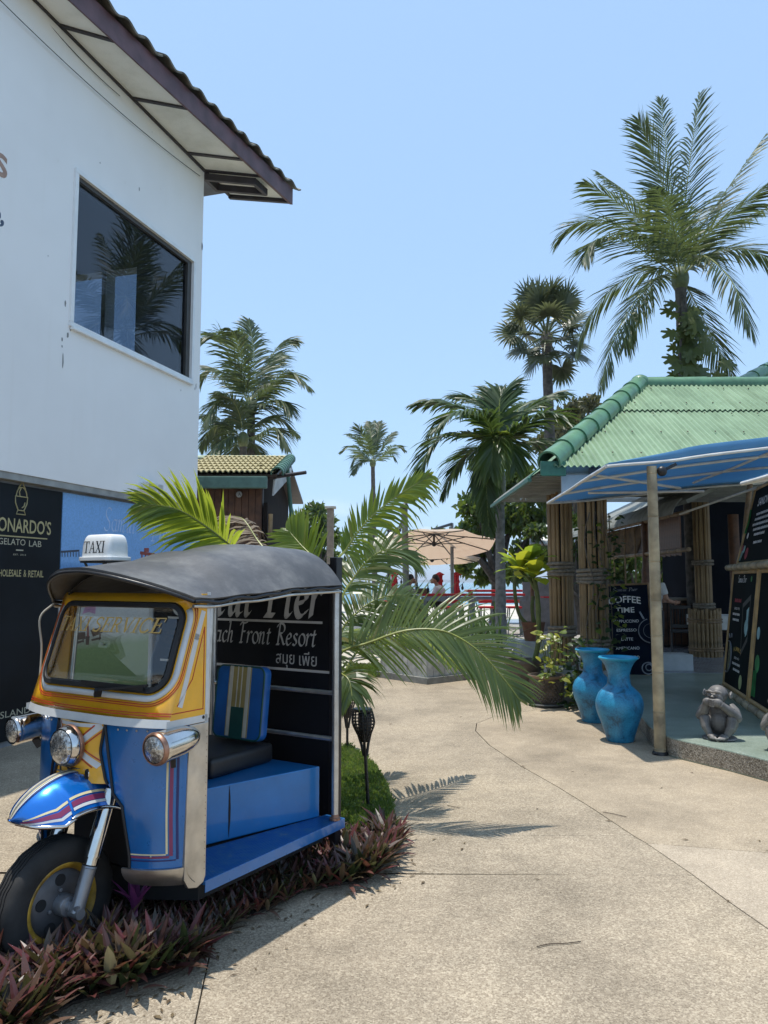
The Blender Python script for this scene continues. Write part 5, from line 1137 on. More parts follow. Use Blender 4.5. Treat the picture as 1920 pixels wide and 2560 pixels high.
def column(cx, cy, z0, z1, rad, n, label, ropes, mat, seed, flare=0):
    global proto_pole
    e = empty('bamboo_column', (cx, cy, z0), label=label, cat='column', group='bundled bamboo columns of the cafe')
    if proto_pole is None:
        pts = []; rs = []
        for i in range(8):
            z = i / 7.0
            for dz, k in ((-.006, 1), (-.002, .95), (0, 1.1), (.002, .95), (.006, 1)): pts.append((0, 0, min(1, max(0, z + dz)) + len(pts) * 1e-7)); rs.append(.034 * k)
        proto_pole = MB().tube(pts, rs, 9).build('bamboo_pole', mat, e, local=True, smooth=45); o0 = proto_pole
    else: o0 = None
    rg = random.Random(seed)
    for i in range(n):
        a = i * 2 * math.pi / n + rg.uniform(-.05, .05); o = o0 if i == 0 and o0 else inst('bamboo_pole', proto_pole, e)
        o.location = (math.cos(a) * (rad + flare), math.sin(a) * (rad + flare), -.01); h = z1 - z0 + rg.uniform(-.03, .05); s = 2 * math.pi * rad / n / .068 * rg.uniform(.95, 1.15)
        o.scale = (s, s, h); o.rotation_euler = (flare / h * math.sin(a) + rg.uniform(-.006, .006), -flare / h * math.cos(a) + rg.uniform(-.006, .006), rg.uniform(0, 6))
    MB().lathe([(rad * .85, 0), (rad * .85, z1 - z0)], 16, c=(cx, cy, z0)).build('core', DKIN, e)
    for zr, cnt in ropes:
        for k in range(cnt):
            zz = zr + k * .052; R_ = rad + .045 + flare * (1 - (zz - z0) / (z1 - z0))
            MB().tube([(cx + math.cos(a) * R_, cy + math.sin(a) * R_, zz + .008 * math.sin(a + k)) for a in [i * 2 * math.pi / 28 for i in range(28)]], .028, 7, closed=True).build('rope_coil', ROPE, e, smooth=60)
    return e
c1 = P(1402, 1400, 12.0); c2 = P(1482, 1420, 11.0)
col1 = column(c1.x, c1.y, PZ, 2.95, .140, 19, 'bundled bamboo column further left under the green roof, behind the yellow plant', [(1.72, 4), (.80, 3)], BAM, 1, .015)
col2 = column(c2.x, c2.y, PZ + .1, 2.95, .155, 20, 'vine-covered bundled bamboo column left of the coffee board', [(1.60, 4), (.62, 4)], BAM, 2, .02)
for c, e, zt in ((c1, col1, PZ + .16), (c2, col2, PZ + .2)):
    MB().lathe([(.30, 0), (.32, .02), (.31, zt - PZ - .02), (.27, zt - PZ)], 20, c=(c.x, c.y, PZ)).build('plinth', M('plinth_cement', (.33, .33, .30), .8, bmp=.3), e, smooth=40)
c3 = P(1760, 1500, 15.0)
col3 = column(c3.x, c3.y, PZ, 3.3, .135, 17, 'bundled bamboo column inside the cafe with a wide bamboo basket foot', [(1.95, 2), (1.12, 2)], BAM, 3)
bs = MB().lathe([(.24, 0), (.26, .85)], 20, c=(c3.x, c3.y, PZ)).build('basket_foot', BAMD, col3)
for i in range(24):
    a = i * 2 * math.pi / 24; o = inst('bamboo_pole', proto_pole, col3, loc=(math.cos(a) * .27, math.sin(a) * .27, 0), scale=(.95, .95, .88 + .02 * (i % 3)))
for zz in (.12, .17, .66, .71): MB().tube([(c3.x + math.cos(a) * .305, c3.y + math.sin(a) * .305, PZ + zz) for a in [i * 2 * math.pi / 24 for i in range(24)]], .02, 6, closed=True).build('rope_coil', BAMD, col3, smooth=60)
# ---------------- green corrugated hip roof
RA = P(1372, 1160, 10.2); RBp = P(1600, 962, 13.2); EZ = RA.z; RX1 = 13.0
pav = empty('cafe_pavilion', (RA.x, RA.y, 0), label='green corrugated hip roof of the open cafe with half-round ridge tiles', cat='roof')
m, t, b = nodes('green_roof_paint'); n1 = noise_tex(t, 1.4, 8, .65); r1 = ramp(t, n1.outputs['Fac'], [(.3, (.16, .25, .15)), (.55, (.225, .33, .205)), (.75, (.275, .375, .245))]); n2 = noise_tex(t, 7, 8, .75); r2 = ramp(t, n2.outputs['Fac'], [(.56, (1, 1, 1)), (.74, (.66, .66, .58))]); cg = t.nodes.new('ShaderNodeTexCoord'); mg = t.nodes.new('ShaderNodeMapping'); mg.inputs['Scale'].default_value = (7, .5, .5); t.links.new(cg.outputs['Object'], mg.inputs[0]); ng = t.nodes.new('ShaderNodeTexNoise'); ng.inputs['Scale'].default_value = 1.5; ng.inputs['Detail'].default_value = 6; t.links.new(mg.outputs[0], ng.inputs['Vector']); rg_ = ramp(t, ng.outputs['Fac'], [(.4, (1.06, 1.06, 1.04)), (.7, (.74, .76, .70))]); t.links.new(mixc(t, 1, mixc(t, 1, r1.outputs[0], r2.outputs[0], 'MULTIPLY'), rg_.outputs[0], 'MULTIPLY'), b.inputs['Base Color']); b.inputs['Roughness'].default_value = .55; GRF = m
GRT = M('green_tile_paint', (.085, .20, .105), .45, var=.22, scale=5, coat=.2, bmp=.1); GRD = M('dark_green_metal', (.035, .13, .075), .45, var=.25)
def slope(x, v, off=0):
    y = lerp(RA.y, RBp.y, v); z = lerp(EZ, RBp.z, v); nrm = V3((0, -(RBp.z - EZ), RBp.y - RA.y)).normalized(); return V3((x, y, z)) + nrm * off
def sheet(v0, v1, lift, name):
    mb = MB(); pitch = .082; N = int((RX1 - RA.x) / (pitch / 6)); pv = None
    for i in range(N):
        x = RA.x + .06 + i * pitch / 6; vm = min(1.0, (x - RA.x) / (RBp.x - RA.x)); a, c = v0, min(v1, vm)
        if c <= a + .002: continue
        o = .016 * math.sin(2 * math.pi * i / 6) + lift; q = [slope(x, a, o), slope(x, c, o), slope(x, a, o - .008), slope(x, c, o - .008)]
        if pv:
            mb.add(pv + q, [(0, 4, 5, 1), (2, 3, 7, 6), (0, 2, 6, 4), (1, 5, 7, 3)])
        pv = q
    return mb.build(name, GRF, pav, smooth=50)
vl = .60
sheet(-.02, vl + .05, .0, 'roofing_sheet'); sheet(vl, 1.0, .028, 'roofing_sheet')
mb = MB(); rgs = random.Random(12)
for v_ in (.10, .33, .56, .68, .9):
    x = RA.x + .3 + v_ * (RBp.x - RA.x)
    while x < RX1: mb.ell(slope(x, v_ + rgs.uniform(-.004, .004), .026 if v_ < vl else .052), (.014, .014, .010), 6, 4); x += .41 + rgs.uniform(-.03, .03)
o = mb.build('roof_screws', M('rusty_screw', (.16, .12, .08), .7, var=.4), pav); o['kind'] = 'stuff'
def halfpipe(p, d, L, r0, r1, mat, name, par, nrm=(0, 0, 1)):
    d = V3(d).normalized(); u = d.cross(V3(nrm)).normalized(); w = u.cross(d)
    def f(a, v): A = lerp(-.35, math.pi + .35, a); return V3(p) + d * (L * v) + (u * math.cos(A) + w * math.sin(A)) * lerp(r0, r1, v)
    mb = MB().shell(f, 12, 2, .018); mb.tube([f(i / 12, .02) for i in range(13)], .012, 5); return mb.build(name, mat, par, smooth=50, recalc=True)
hd = (RBp - RA); hl_ = hd.length; nseg = 8; hd.normalize()
for i in range(nseg): halfpipe(RA + hd * (hl_ * i / nseg) + V3((0, 0, .015)), hd, hl_ / nseg + .05, .150, .125, GRT, 'hip_tile', pav)
for i in range(14): halfpipe(V3((RBp.x + i * .58 - .05, RBp.y, RBp.z + .0)), (1, 0, 0), .62, .115, .125, GRT, 'ridge_tile', pav)
MB().ell(RBp + V3((.0, 0, .03)), (.17, .16, .15), 14, 8).build('hip_cap', GRT, pav, smooth=60)
# hidden slopes so that the roof is whole
A2 = V3((RA.x, 14.1, EZ)); mb = MB(); mb.add([RA, RBp, A2], [(0, 1, 2)]); mb.add([A2, RBp, V3((RX1, RBp.y, RBp.z)), V3((RX1, A2.y, EZ))], [(0, 1, 2, 3)]); o = mb.build('roof_slope', GRF, pav); s_ = o.modifiers.new('thickness', 'SOLIDIFY'); s_.thickness = .02
# eaves: near fascia, left apron panels, gutter end, soffit
MB().box(((RA.x + RX1) / 2 + .25, RA.y + .06, EZ - .085), (RX1 - RA.x - .6, .03, .10)).build('eave_fascia', DARKW, pav)
a, c = P(1402, 1166, 10.5), P(1640, 1236, 10.5); MB().box(((a.x + c.x) / 2, 10.5, (a.z + c.z) / 2), (c.x - a.x, .03, a.z - c.z)).build('white_board', M('bluish_white_board', (.55, .60, .66), .6, var=.12), pav)
GREYP = M('grey_eave_panel', (.22, .23, .21), .7, var=.3, scale=4)
LE = [RA + V3((-.02, .15, .0)), V3((RA.x - .02, A2.y, EZ))]
for i in range(6):
    y0 = RA.y + .12 + i * .62; y1 = y0 + .60; x = RA.x
    def f(u, v): k = v; return V3((x - .02 - .22 * math.sin(k * 1.5), lerp(y0, y1, u), EZ + .03 - .27 * k + .06 * k * k))
    MB().shell(f, 2, 5, .015).build('eave_panel', GREYP if i else GRD, pav, smooth=50, recalc=True)
MB().bar(V3((RA.x - .24, RA.y + .1, EZ - .20)), V3((RA.x - .24, A2.y - .1, EZ - .20)), .05, .05).build('gutter_edge', GRD, pav)
MB().box((RA.x + .06, RA.y + .02, EZ - .06), (.34, .06, .20)).build('gutter_end', GRD, pav, bevel=.01)
SOFC = M('grey_soffit_sheet', (.34, .34, .32), .7, var=.2)
mb = MB(); N = 40
for i in range(N): 
    y0, y1 = RA.y + .2 + i * .095, RA.y + .2 + (i + 1) * .095; z = EZ - .10 + .012 * (i % 2)
    mb.add([V3((RA.x - .1, y0, z)), V3((RA.x - .1, y1, z)), V3((RX1, y1, z)), V3((RX1, y0, z))], [(0, 3, 2, 1)])
o = mb.build('soffit', SOFC, pav); s_ = o.modifiers.new('thickness', 'SOLIDIFY'); s_.thickness = .006
# second roof further right, only its hip shows
p0, p1 = P(1850, 962, 17), P(1990, 885, 19); rf2 = empty('rear_roof', (p0.x, p0.y, 0), label='second green roof rising behind the cafe roof at the right edge', cat='roof')
for i in range(5): halfpipe(p0.lerp(p1, i / 5), p1 - p0, (p1 - p0).length / 5 + .05, .16, .14, GRT, 'hip_tile', rf2)
mb = MB().add([p0, p0 + V3((5, 0, 0)), p1 + V3((4, 0, 0)), p1], [(0, 1, 2, 3)]); o = mb.build('roofing_sheet', GRF, rf2); s_ = o.modifiers.new('thickness', 'SOLIDIFY'); s_.thickness = .03
# ---------------- blue awnings
m, t, b = nodes('blue_tarpaulin'); n1 = noise_tex(t, 2, 5); r1 = ramp(t, n1.outputs['Fac'], [(.3, (.12, .31, .50)), (.7, (.18, .41, .62))]); t.links.new(r1.outputs[0], b.inputs['Base Color']); b.inputs['Roughness'].default_value = .45
tr = t.nodes.new('ShaderNodeBsdfTranslucent'); tr.inputs[0].default_value = (.14, .40, .66, 1); ms = t.nodes.new('ShaderNodeMixShader'); ms.inputs[0].default_value = .34; t.links.new(b.outputs[0], ms.inputs[1]); t.links.new(tr.outputs[0], ms.inputs[2]); t.links.new(ms.outputs[0], t.nodes['Material Output'].inputs[0]); TARP = m
TUBW = M('white_tube', (.62, .61, .57), .4, var=.15)
def awning(x0, x1, y0, y1, zf, label, nrib, skew=0):
    yn = lambda x: y0 + skew * min(1, (x - x0) / .75); yf = lambda x: y1 + skew * 2 * min(1, (x - x0) / .7)
    e = empty('awning', (x0, y0, 0), label=label, cat='awning')
    fz = lambda x, y: zf(x, y) + .012 * noise.noise(V3((x * 1.3, y * 1.1, 2)))
    MB().shell(lambda u, v: (lambda x, y: V3((x, y, fz(x, y) + .05 * math.sin(math.pi * v) * math.sin(math.pi * min(1, u * 3)))))(lerp(x0, x1, u), lerp(yn(lerp(x0, x1, u)), yf(lerp(x0, x1, u)), v)), 30, 20, .006).build('tarpaulin', TARP, e, smooth=60, recalc=True)
    def tube(a, c, r=.019, n=14): MB().tube([V3((lerp(a[0], c[0], k / n), lerp(a[1], c[1], k / n), fz(lerp(a[0], c[0], k / n), lerp(a[1], c[1], k / n)) - .025)) for k in range(n + 1)], r, 8).build('frame_tube', TUBW, e, smooth=50)
    tube((x0, y0), (x0, y1), .017); MB().tube([V3((x, yf(x), fz(x, yf(x)) - .026)) for x in [lerp(x0, x1, k / 24) for k in range(25)]], .015, 8).build('frame_tube', TUBW, e, smooth=50)
    MB().tube([V3((x, yn(x), fz(x, yn(x)) - .026)) for x in [lerp(x0, x1, k / 24) for k in range(25)]], .015, 8).build('frame_tube', TUBW, e, smooth=50)
    MB().shell(lambda u, v: (lambda x: V3((x, yn(x) - .03 - .012 * math.sin(3 * v), fz(x, yn(x)) - .004 + .085 * v * min(1, (x - x0) / .9))))(lerp(x0 + .01, x1, u)), 30, 3, .005).build('front_flap', TARP, e, smooth=60, recalc=True)
    for i in range(1, nrib): tube((x0 + .0, lerp(y0, y1, i / nrib)), (x1, lerp(y0, y1, i / nrib)), .016)
    for k in (.5,): tube((lerp(x0, x1, k), y0), (lerp(x0, x1, k), y1), .016)
    return e
aw = awning(2.08, 5.8, 7.12, 9.72, lambda x, y: 2.70 + .125 * (x - 2.08) - .03 * (y - 7.12) + .03 * math.sin((x - 2.08) * 1.2), 'blue tarpaulin awning on white tubes over the cafe entrance', 3, .30)
MB().ell(P(1655, 1178, 7.3), (.05, .04, .05), 10, 7).bar(P(1655, 1178, 7.3), P(1690, 1160, 7.3), .03, .03).build('clip_lamp', BLK, aw, smooth=50)
for a, c in (((1490, 1188, 7.9), (1700, 1220, 8.6)), ((1700, 1285, 11.5), (1890, 1220, 9.5)), ((1470, 1232, 9.0), (1760, 1228, 8.9))):
    MB().tube([P(*a), P(*c)], .016, 8).build('brace_tube', TUBW, aw, smooth=50)
awning(2.93, 5.0, 4.9, 6.25, lambda x, y: 2.43 + .17 * (x - 2.93), 'corner of a second blue awning at the right edge', 2)
# front bamboo post of the awning
q0, q1 = G(1651, 1886), P(1629, 1163, 7.32); q1.y = q0.y; q1 = P(1629, 1166, q0.y - .02)
pp = empty('bamboo_post', q0, label='thick weathered bamboo post holding up the blue awning', cat='post'); bamboo_pole('culm', BAMG, pp, q0, q1, .055, .38, 18, .047, 4)
MB().lathe([(.075, 0), (.072, .02), (.06, .03)], 18, c=q0).build('foot_ring', BLK, pp, smooth=40)
# ---------------- blue vases
m, t, b = nodes('blue_crackle_glaze'); n1 = noise_tex(t, 5, 7, .7, dist=.6); r1 = ramp(t, n1.outputs['Fac'], [(.36, (.008, .075, .14)), (.47, (.016, .19, .36)), (.62, (.03, .28, .48))]); v = t.nodes.new('ShaderNodeTexVoronoi'); v.feature = 'DISTANCE_TO_EDGE'; v.inputs['Scale'].default_value = 42; cn_ = t.nodes.new('ShaderNodeTexCoord'); t.links.new(cn_.outputs['Object'], v.inputs['Vector']); r2 = ramp(t, v.outputs['Distance'], [(.0, (.55, .6, .6)), (.06, (1, 1, 1))])
t.links.new(mixc(t, 1, r1.outputs[0], r2.outputs[0], 'MULTIPLY'), b.inputs['Base Color']); b.inputs['Roughness'].default_value = .42; bump(t, b, n1.outputs['Fac'], .15, .01); VASE = m; VLIP = M('blue_rim_glaze', (.02, .30, .50), .35, var=.12)
vprof = [(.125, 0), (.135, .012), (.150, .07), (.185, .18), (.222, .28), (.236, .355), (.228, .42), (.200, .48), (.155, .525), (.122, .56), (.112, .60), (.108, .64), (.112, .68), (.13, .735), (.158, .785), (.180, .81)]
def vase(q, s, label):
    e = empty('vase', q, label=label, cat='vase', group='blue floor vases'); q = V3(q)
    MB().lathe([(r * s, z * s) for r, z in [(a_.x, a_.z) for a_ in bez([(r, 0, z) for r, z in vprof], 60)]] + [(.165 * s, .815 * s), (.12 * s, .74 * s), (.098 * s, .65 * s), (.10 * s, .55 * s)], 48, c=q, caps=False).build('body', VASE, e, smooth=50)
    MB().lathe([(.172 * s, .806 * s), (.196 * s, .822 * s), (.200 * s, .832 * s), (.192 * s, .842 * s), (.165 * s, .838 * s), (.150 * s, .815 * s)], 48, c=q, caps=False).build('rim', VLIP, e, smooth=50)
    MB().lathe([(.001, 0), (.125 * s, .0)], 32, c=q, caps=False).build('bottom', VASE, e)
q = G(1551, 1852); vase(q, 1.0, 'nearer of two tall blue vases, beside the bamboo post'); q = G(1485, 1804); vase(q, .985, 'farther of two tall blue vases, beside the potted climber')
# ---------------- stone monkeys
m, t, b = nodes('grey_stone'); gi = t.nodes.new('ShaderNodeNewGeometry'); n1 = noise_tex(t, 9, 6, .65); r1 = ramp(t, n1.outputs['Fac'], [(.3, (.08, .074, .07)), (.7, (.19, .178, .168))]); r2 = ramp(t, gi.outputs['Pointiness'], [(.47, (.5, .5, .5)), (.51, (1, 1, 1)), (.56, (2.0, 1.95, 1.85))]); t.links.new(mixc(t, 1, r1.outputs[0], r2.outputs[0], 'MULTIPLY'), b.inputs['Base Color']); b.inputs['Roughness'].default_value = .5; n2 = noise_tex(t, 70, 4); bump(t, b, n2.outputs['Fac'], .2, .004); STONE = m  # pointiness puts crease shade into the colour and pales the worn edges
def monkey(q, rz, label, scale=1.0):
    mb = MB()
    mb.ell((0, -.02, .012), (.17, .17, .03), 20, 8); mb.ell((0, .05, .12), (.135, .11, .11)); mb.ell((0, .02, .22), (.115, .095, .15)); mb.ell((0, -.045, .17), (.085, .055, .10)); mb.tube([(0, .02, .30), (0, -.01, .38)], [.075, .06], 12)
    hm = Matrix.Rotation(R(-16), 3, 'Z')
    def h(x, y, z): v_ = hm @ (V3((x, y, z - .42)) * 1.2); return V3((v_.x, v_.y - .035, v_.z + .437))
    mb.ell(h(0, 0, .432), (.098, .100, .088), 18, 12); mb.ell(h(0, -.055, .40), (.080, .058, .07), 16, 10); mb.ell(h(0, -.082, .378), (.062, .036, .042), 14, 9)
    mb.tube([h(-.065, -.085, .452), h(-.03, -.103, .462), h(0, -.106, .455), h(.03, -.103, .462), h(.065, -.085, .452)], [.012, .015, .012, .015, .012], 8)
    for s in (-1, 1):
        mb.ell(h(s * .034, -.097, .437), (.019, .014, .013), 10, 7); mb.tube([h(s * .015, -.100, .427), h(s * .034, -.108, .423), h(s * .054, -.094, .429)], .006, 6)
        mb.ell(h(s * .101, .004, .425), (.014, .030, .036), 10, 8); mb.tube([h(s * .108, -.022, .41), h(s * .116, -.024, .435), h(s * .114, .0, .458), h(s * .112, .024, .44), h(s * .108, .018, .405)], .008, 6)
        mb.tube([(s * .10, .03, .315), (s * .145, .0, .275), (s * .175, -.045, .225)], [.055, .055, .046], 12); mb.tube([(s * .175, -.045, .225), (s * .125, -.10, .285), h(s * .06, -.105, .362)], [.048, .044, .034], 12); mb.ell((s * .175, -.045, .222), .045)
        hc = h(s * .042, -.112, .372); mb.ell(hc, (.05, .032, .042), 12, 8)
        for k in range(4): a = h(s * .012, -.130, .394 - k * .016 - (.006 if s > 0 else 0)); c = h(-s * (.034 - .005 * k), -.122, .397 - k * .016 - (.006 if s > 0 else 0)); mb.tube([hc.lerp(a, .2), a, c], [.0115, .011, .0085], 7)
        mb.tube([(s * .075, .05, .10), (s * .12, -.03, .165), (s * .128, -.085, .205)], [.075, .066, .05], 12); mb.ell((s * .128, -.085, .205), .05); mb.tube([(s * .128, -.085, .205), (s * .118, -.115, .13), (s * .078, -.13, .055)], [.050, .044, .032], 12)
        ft = V3((s * .055, -.15, .045)); mb.ell(ft, (.045, .05, .026), 12, 8, rot=Matrix.Rotation(s * .7, 3, 'Z'))
        for k in range(5): a = ft + V3((-s * (.0 + k * .014) + s * .02, -.035 - .004 * k, -.004)); mb.tube([ft, a, a + V3((-s * .016, -.024, -.014))], [.013, .0115, .008], 7)
    mb.tube([h(0, -.108, .43), h(0, -.116, .412)], [.012, .02], 8)
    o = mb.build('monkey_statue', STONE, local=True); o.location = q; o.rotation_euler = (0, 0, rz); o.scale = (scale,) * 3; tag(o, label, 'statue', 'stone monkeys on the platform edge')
    r_ = o.modifiers.new('remesh', 'REMESH'); r_.mode = 'VOXEL'; r_.voxel_size = .0058; r_.use_smooth_shade = True; s_ = o.modifiers.new('smooth', 'SMOOTH'); s_.iterations = 3; s_.factor = .4; return o
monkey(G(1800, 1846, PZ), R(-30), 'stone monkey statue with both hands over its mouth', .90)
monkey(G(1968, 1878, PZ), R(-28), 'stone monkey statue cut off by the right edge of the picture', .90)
# ---------------- boards
PANEL = M('chalk_navy', (.003, .008, .02), .8, var=.4, scale=3, spec=.08); PANEL2 = M('chalk_black', (.004, .008, .009), .8, var=.4, scale=3, spec=.08); CHALK = M('chalk_white', (.80, .81, .80), .7, var=.15); CHALKG = M('chalk_grey', (.28, .30, .33), .7, var=.25); CHALKY = M('chalk_yellow', (.45, .30, .06), .7); CHALKR = M('chalk_red', (.32, .02, .04), .7); CHALKN = M('chalk_green', (.03, .22, .06), .7, var=.4); CHALKC = M('chalk_cyan', (.30, .50, .52), .7, var=.3)
class Board:
    def __init__(s, org, xd, yd, w, h, par, fr, panel, th=.03, fw=.034, frm=None):
        s.o, s.x, s.y = V3(org), V3(xd).normalized(), V3(yd).normalized(); s.n = s.x.cross(s.y).normalized(); s.w, s.h, s.p = w, h, par
        rot = Matrix((s.x, s.y, s.n)).transposed(); c = s.o + s.x * w / 2 + s.y * h / 2
        s.panel = MB().box(c, (w - fw, h - fw, .016), rot=rot).build('panel', panel, par)
        for a, d in ((s.pt(0, -fw / 2), s.pt(0, h + fw / 2)), (s.pt(w, -fw / 2), s.pt(w, h + fw / 2)), (s.pt(fw / 2, 0), s.pt(w - fw / 2, 0)), (s.pt(fw / 2, h), s.pt(w - fw / 2, h))): MB().tube([a, d], fw * .55, 10).build('frame', frm or M('golden_bamboo', (.40, .26, .10), .45, var=.3, scale=6), par, smooth=50)
    def pt(s, x, y, l=0): return s.o + s.x * x + s.y * y + s.n * l
    def text(s, txt, cx, y, w, h, mat, **kw): mb = MB(); put_text(mb, txt, s.pt(cx, y, .0105), s.x, s.y, width=w, height=h, align='CENTER', **kw); return mb.build('lettering', mat, s.panel)
    def script(s, txt, x, y, w, size, mat):
        k = w / sum(NIB[c][0] for c in txt)
        for wd in txt.split(' '):
            ww = k * sum(NIB[c][0] for c in wd); mb = MB(); stroke_text(mb, wd, s.pt(x, y, .0105), s.x, s.y, size, 'nib', width=ww, shear=.1, nib=(.2, .06)); mb.build('lettering', mat, s.panel); x += ww + k * NIB[' '][0]
    def shape(s, pts, mat, l=.0105): return MB().add([s.pt(x, y, l) for x, y in pts], [tuple(range(len(pts)))]).build('drawing', mat, s.panel)
    def line(s, pts, r, mat, closed=False): return MB().tube([s.pt(x, y, .0105) for x, y in pts], r, 5, closed=closed, flat=.2).build('drawing', mat, s.panel)
    def words(s, cx, y, ws, h, mat):                          # writing too small to read: one dab per word
        tot = sum(ws) + .012 * (len(ws) - 1); x = cx - tot / 2
        mb = MB()
        for w_ in ws:
            k = max(2, int(w_ / (h * .8)))
            for i in range(k): a = x + w_ * i / k; mb.add([s.pt(a, y, .0105), s.pt(a + w_ / k * .72, y, .0105), s.pt(a + w_ / k * .72, y + h * (.8 + .2 * ((i * 7) % 3 == 0)), .0105), s.pt(a, y + h, .0105)], [(0, 1, 2, 3)])
            x += w_ + .012
        o = mb.build('small_print', mat, s.panel); o['kind'] = 'stuff'; return o
BL, BR, TL = P(1521, 1690, 12.2), P(1636, 1690, 11.95), P(1503, 1464, 12.5)
cb = empty('coffee_board', (BL + BR) / 2, label='leaning navy chalkboard listing coffees in a bamboo frame', cat='menu board')
xd = (BR - BL).normalized(); yd = (TL - BL); yd = (yd - xd * yd.dot(xd)); W_, H_ = (BR - BL).length, yd.length
Bc = Board(BL, xd, yd, W_, H_, cb, BAM, PANEL, frm=BAMD)
Bc.script('Samui Pier', W_ * .2, H_ * .925, W_ * .55, .028, CHALKG)
Bc.text('COFFEE', W_ * .45, H_ * .775, W_ * .72, .11, CHALK, offset=.015, arch=.03); Bc.text('TIME', W_ * .45, H_ * .685, W_ * .42, .085, CHALK, offset=.015)
for i, (w_, s_) in enumerate((('CAPPUCCINO', .56), ('ESPRESSO', .44), ('LATTE', .26), ('AMERICANO', .52), ('AFFOGATO', .50))): Bc.text(w_, W_ * .46, H_ * (.575 - .098 * i), W_ * s_, .045, CHALK)
ringp = lambda cx, cy, r, a0, a1, n=20: [(cx + r * math.cos(R(lerp(a0, a1, i / n))), cy + r * math.sin(R(lerp(a0, a1, i / n)))) for i in range(n + 1)]
Bc.line(ringp(W_ * 1.0, H_ * .48, .19, 105, 262), .035, CHALKG); Bc.line(ringp(W_ * .99, H_ * .48, .11, 95, 268), .012, CHALKG); Bc.line([(W_ * .78, H_ * .69), (W_ * .86, H_ * .61)], .045, CHALKG)
Bc.line(ringp(W_ * .88, H_ * .08, .09, 0, 360), .012, CHALKG); Bc.line(ringp(W_ * .9, H_ * .09, .05, 0, 360), .012, CHALKG)
# menu rack on the right
ru = V3((3.89 - 4.4, 7.96 - 10.1, 0)).normalized(); rn = V3((ru.y, -ru.x, 0)); mo = V3((4.4, 10.1, PZ + .06)); lean = lambda a: (V3((0, 0, 1)) * math.cos(R(a)) - rn * math.sin(R(a)))
rk = empty('menu_rack', mo, label='bamboo rack carrying three tilted chalkboard menus at the cafe entrance', cat='menu board')
B1 = Board(mo + V3((0, 0, .06)), ru, lean(7), 1.36, 1.44, rk, BAM, PANEL2, fw=.05)
B1.script('Samui Pier', .33, 1.31, .45, .045, CHALK); B1.words(.42, 1.06, (.2, .16), .045, CHALKR); B1.text('SERVED WITH', .40, .965, .30, .03, CHALK)
B1.words(.38, .895, (.12, .10, .16), .03, CHALK); B1.words(.38, .825, (.18, .16), .03, CHALK)
B1.shape([(.70, 1.05), (1.10, 1.17), (1.10, .62), (.80, .42)], M('drawn_slate', (.05, .055, .05), .7)); B1.shape([(.74, 1.0), (1.08, 1.10), (1.08, .68), (.82, .50)], PANEL2, .0112); B1.shape(ringp(.98, .78, .09, 0, 340, 14), CHALKC, .0118); B1.shape([(.95, .98), (1.06, 1.02), (1.05, .7), (.97, .66)], CHALKC, .0122)
B1.text('HUMMUS', .62, .445, .40, .055, CHALKY, offset=.012, arch=.02); B1.text('SERVED WITH', .62, .365, .28, .03, CHALK); B1.words(.62, .295, (.14, .1, .17), .03, CHALK); B1.words(.66, .225, (.1, .12, .12), .03, CHALK)
B1.line(ringp(.12, .36, .20, -110, 110), .012, CHALKG); B1.shape(ringp(.12, .36, .185, -90, 90), M('drawn_hummus', (.12, .12, .07), .8, var=.7, scale=30), .0098); B1.shape(ringp(.92, .13, .085, 0, 345, 16), M('drawn_lime', (.34, .40, .18), .7)); B1.shape(ringp(1.04, 1.35, .035, 0, 330, 10), CHALKN); B1.line([(.1, .65), (.16, .60)], .012, CHALKG); B1.line([(.24, .66), (.26, .61)], .012, CHALKG)
B2 = Board(mo + ru * 1.46 + V3((0, 0, .06)), ru, lean(7), 1.1, 1.44, rk, BAM, PANEL2, fw=.05)
B2.shape(ringp(.20, .42, .10, 0, 345, 16), CHALKN); B2.shape(ringp(.14, .75, .07, 0, 345, 16), CHALKC)
for i in range(6): B2.line([(.06 + .03 * i, .06), (.10 + .02 * i, .34)], .008, CHALKN)
B3 = Board(mo + ru * .42 + V3((0, 0, 1.58)) - rn * .14, ru, lean(15), 1.6, .98, rk, BAM, PANEL2, fw=.05)
B3.text('SANDWICHES', .80, .72, .95, .105, CHALK, offset=.015, shear=.15)
for i, ws in enumerate(((.2, .25, .3), (.3, .18, .3), (.3, .3, .28), (.2, .15, .35), (.3, .2))): B3.words(.78, .60 - .065 * i, ws, .032, CHALK)
B3.words(.8, .24, (.2, .2), .032, CHALK); B3.shape(ringp(.36, .13, .075, 0, 345, 16), CHALKR); B3.line([(.09, .0 + .05), (.17, .17)], .02, CHALKC); B3.shape(ringp(.18, .19, .05, 0, 345, 14), CHALKC); B3.shape(ringp(.07, .2, .05, 0, 345, 14), CHALKR); B3.shape(ringp(.2, .36, .04, 0, 345, 12), CHALK); B3.line([(.04, .4), (.1, .55), (.05, .7)], .025, CHALKN)
bamboo_pole('rail', BAMG, rk, mo + ru * -.12 + rn * .03, mo + ru * 2.8 + rn * .03, .042, .35, 12, seed=8); bamboo_pole('rail', BAMG, rk, mo + ru * -.12 + V3((0, 0, 1.55)) - rn * .12, mo + ru * 2.8 + V3((0, 0, 1.55)) - rn * .12, .04, .35, 12, seed=9)
for d in (.0, 1.41, 2.7): bamboo_pole('upright', BAMD, rk, mo + ru * d - rn * .06 - V3((0, 0, .06)), mo + ru * d - rn * .42 + V3((0, 0, 2.75)), .035, .4, 10, seed=int(d * 10))
for d in (.0, 2.4): bamboo_pole('stay', BAMD, rk, mo + ru * d - rn * .75 - V3((0, 0, .06)), mo + ru * d - rn * .35 + V3((0, 0, 2.2)), .03, .4, 10, seed=int(d * 10) + 3)
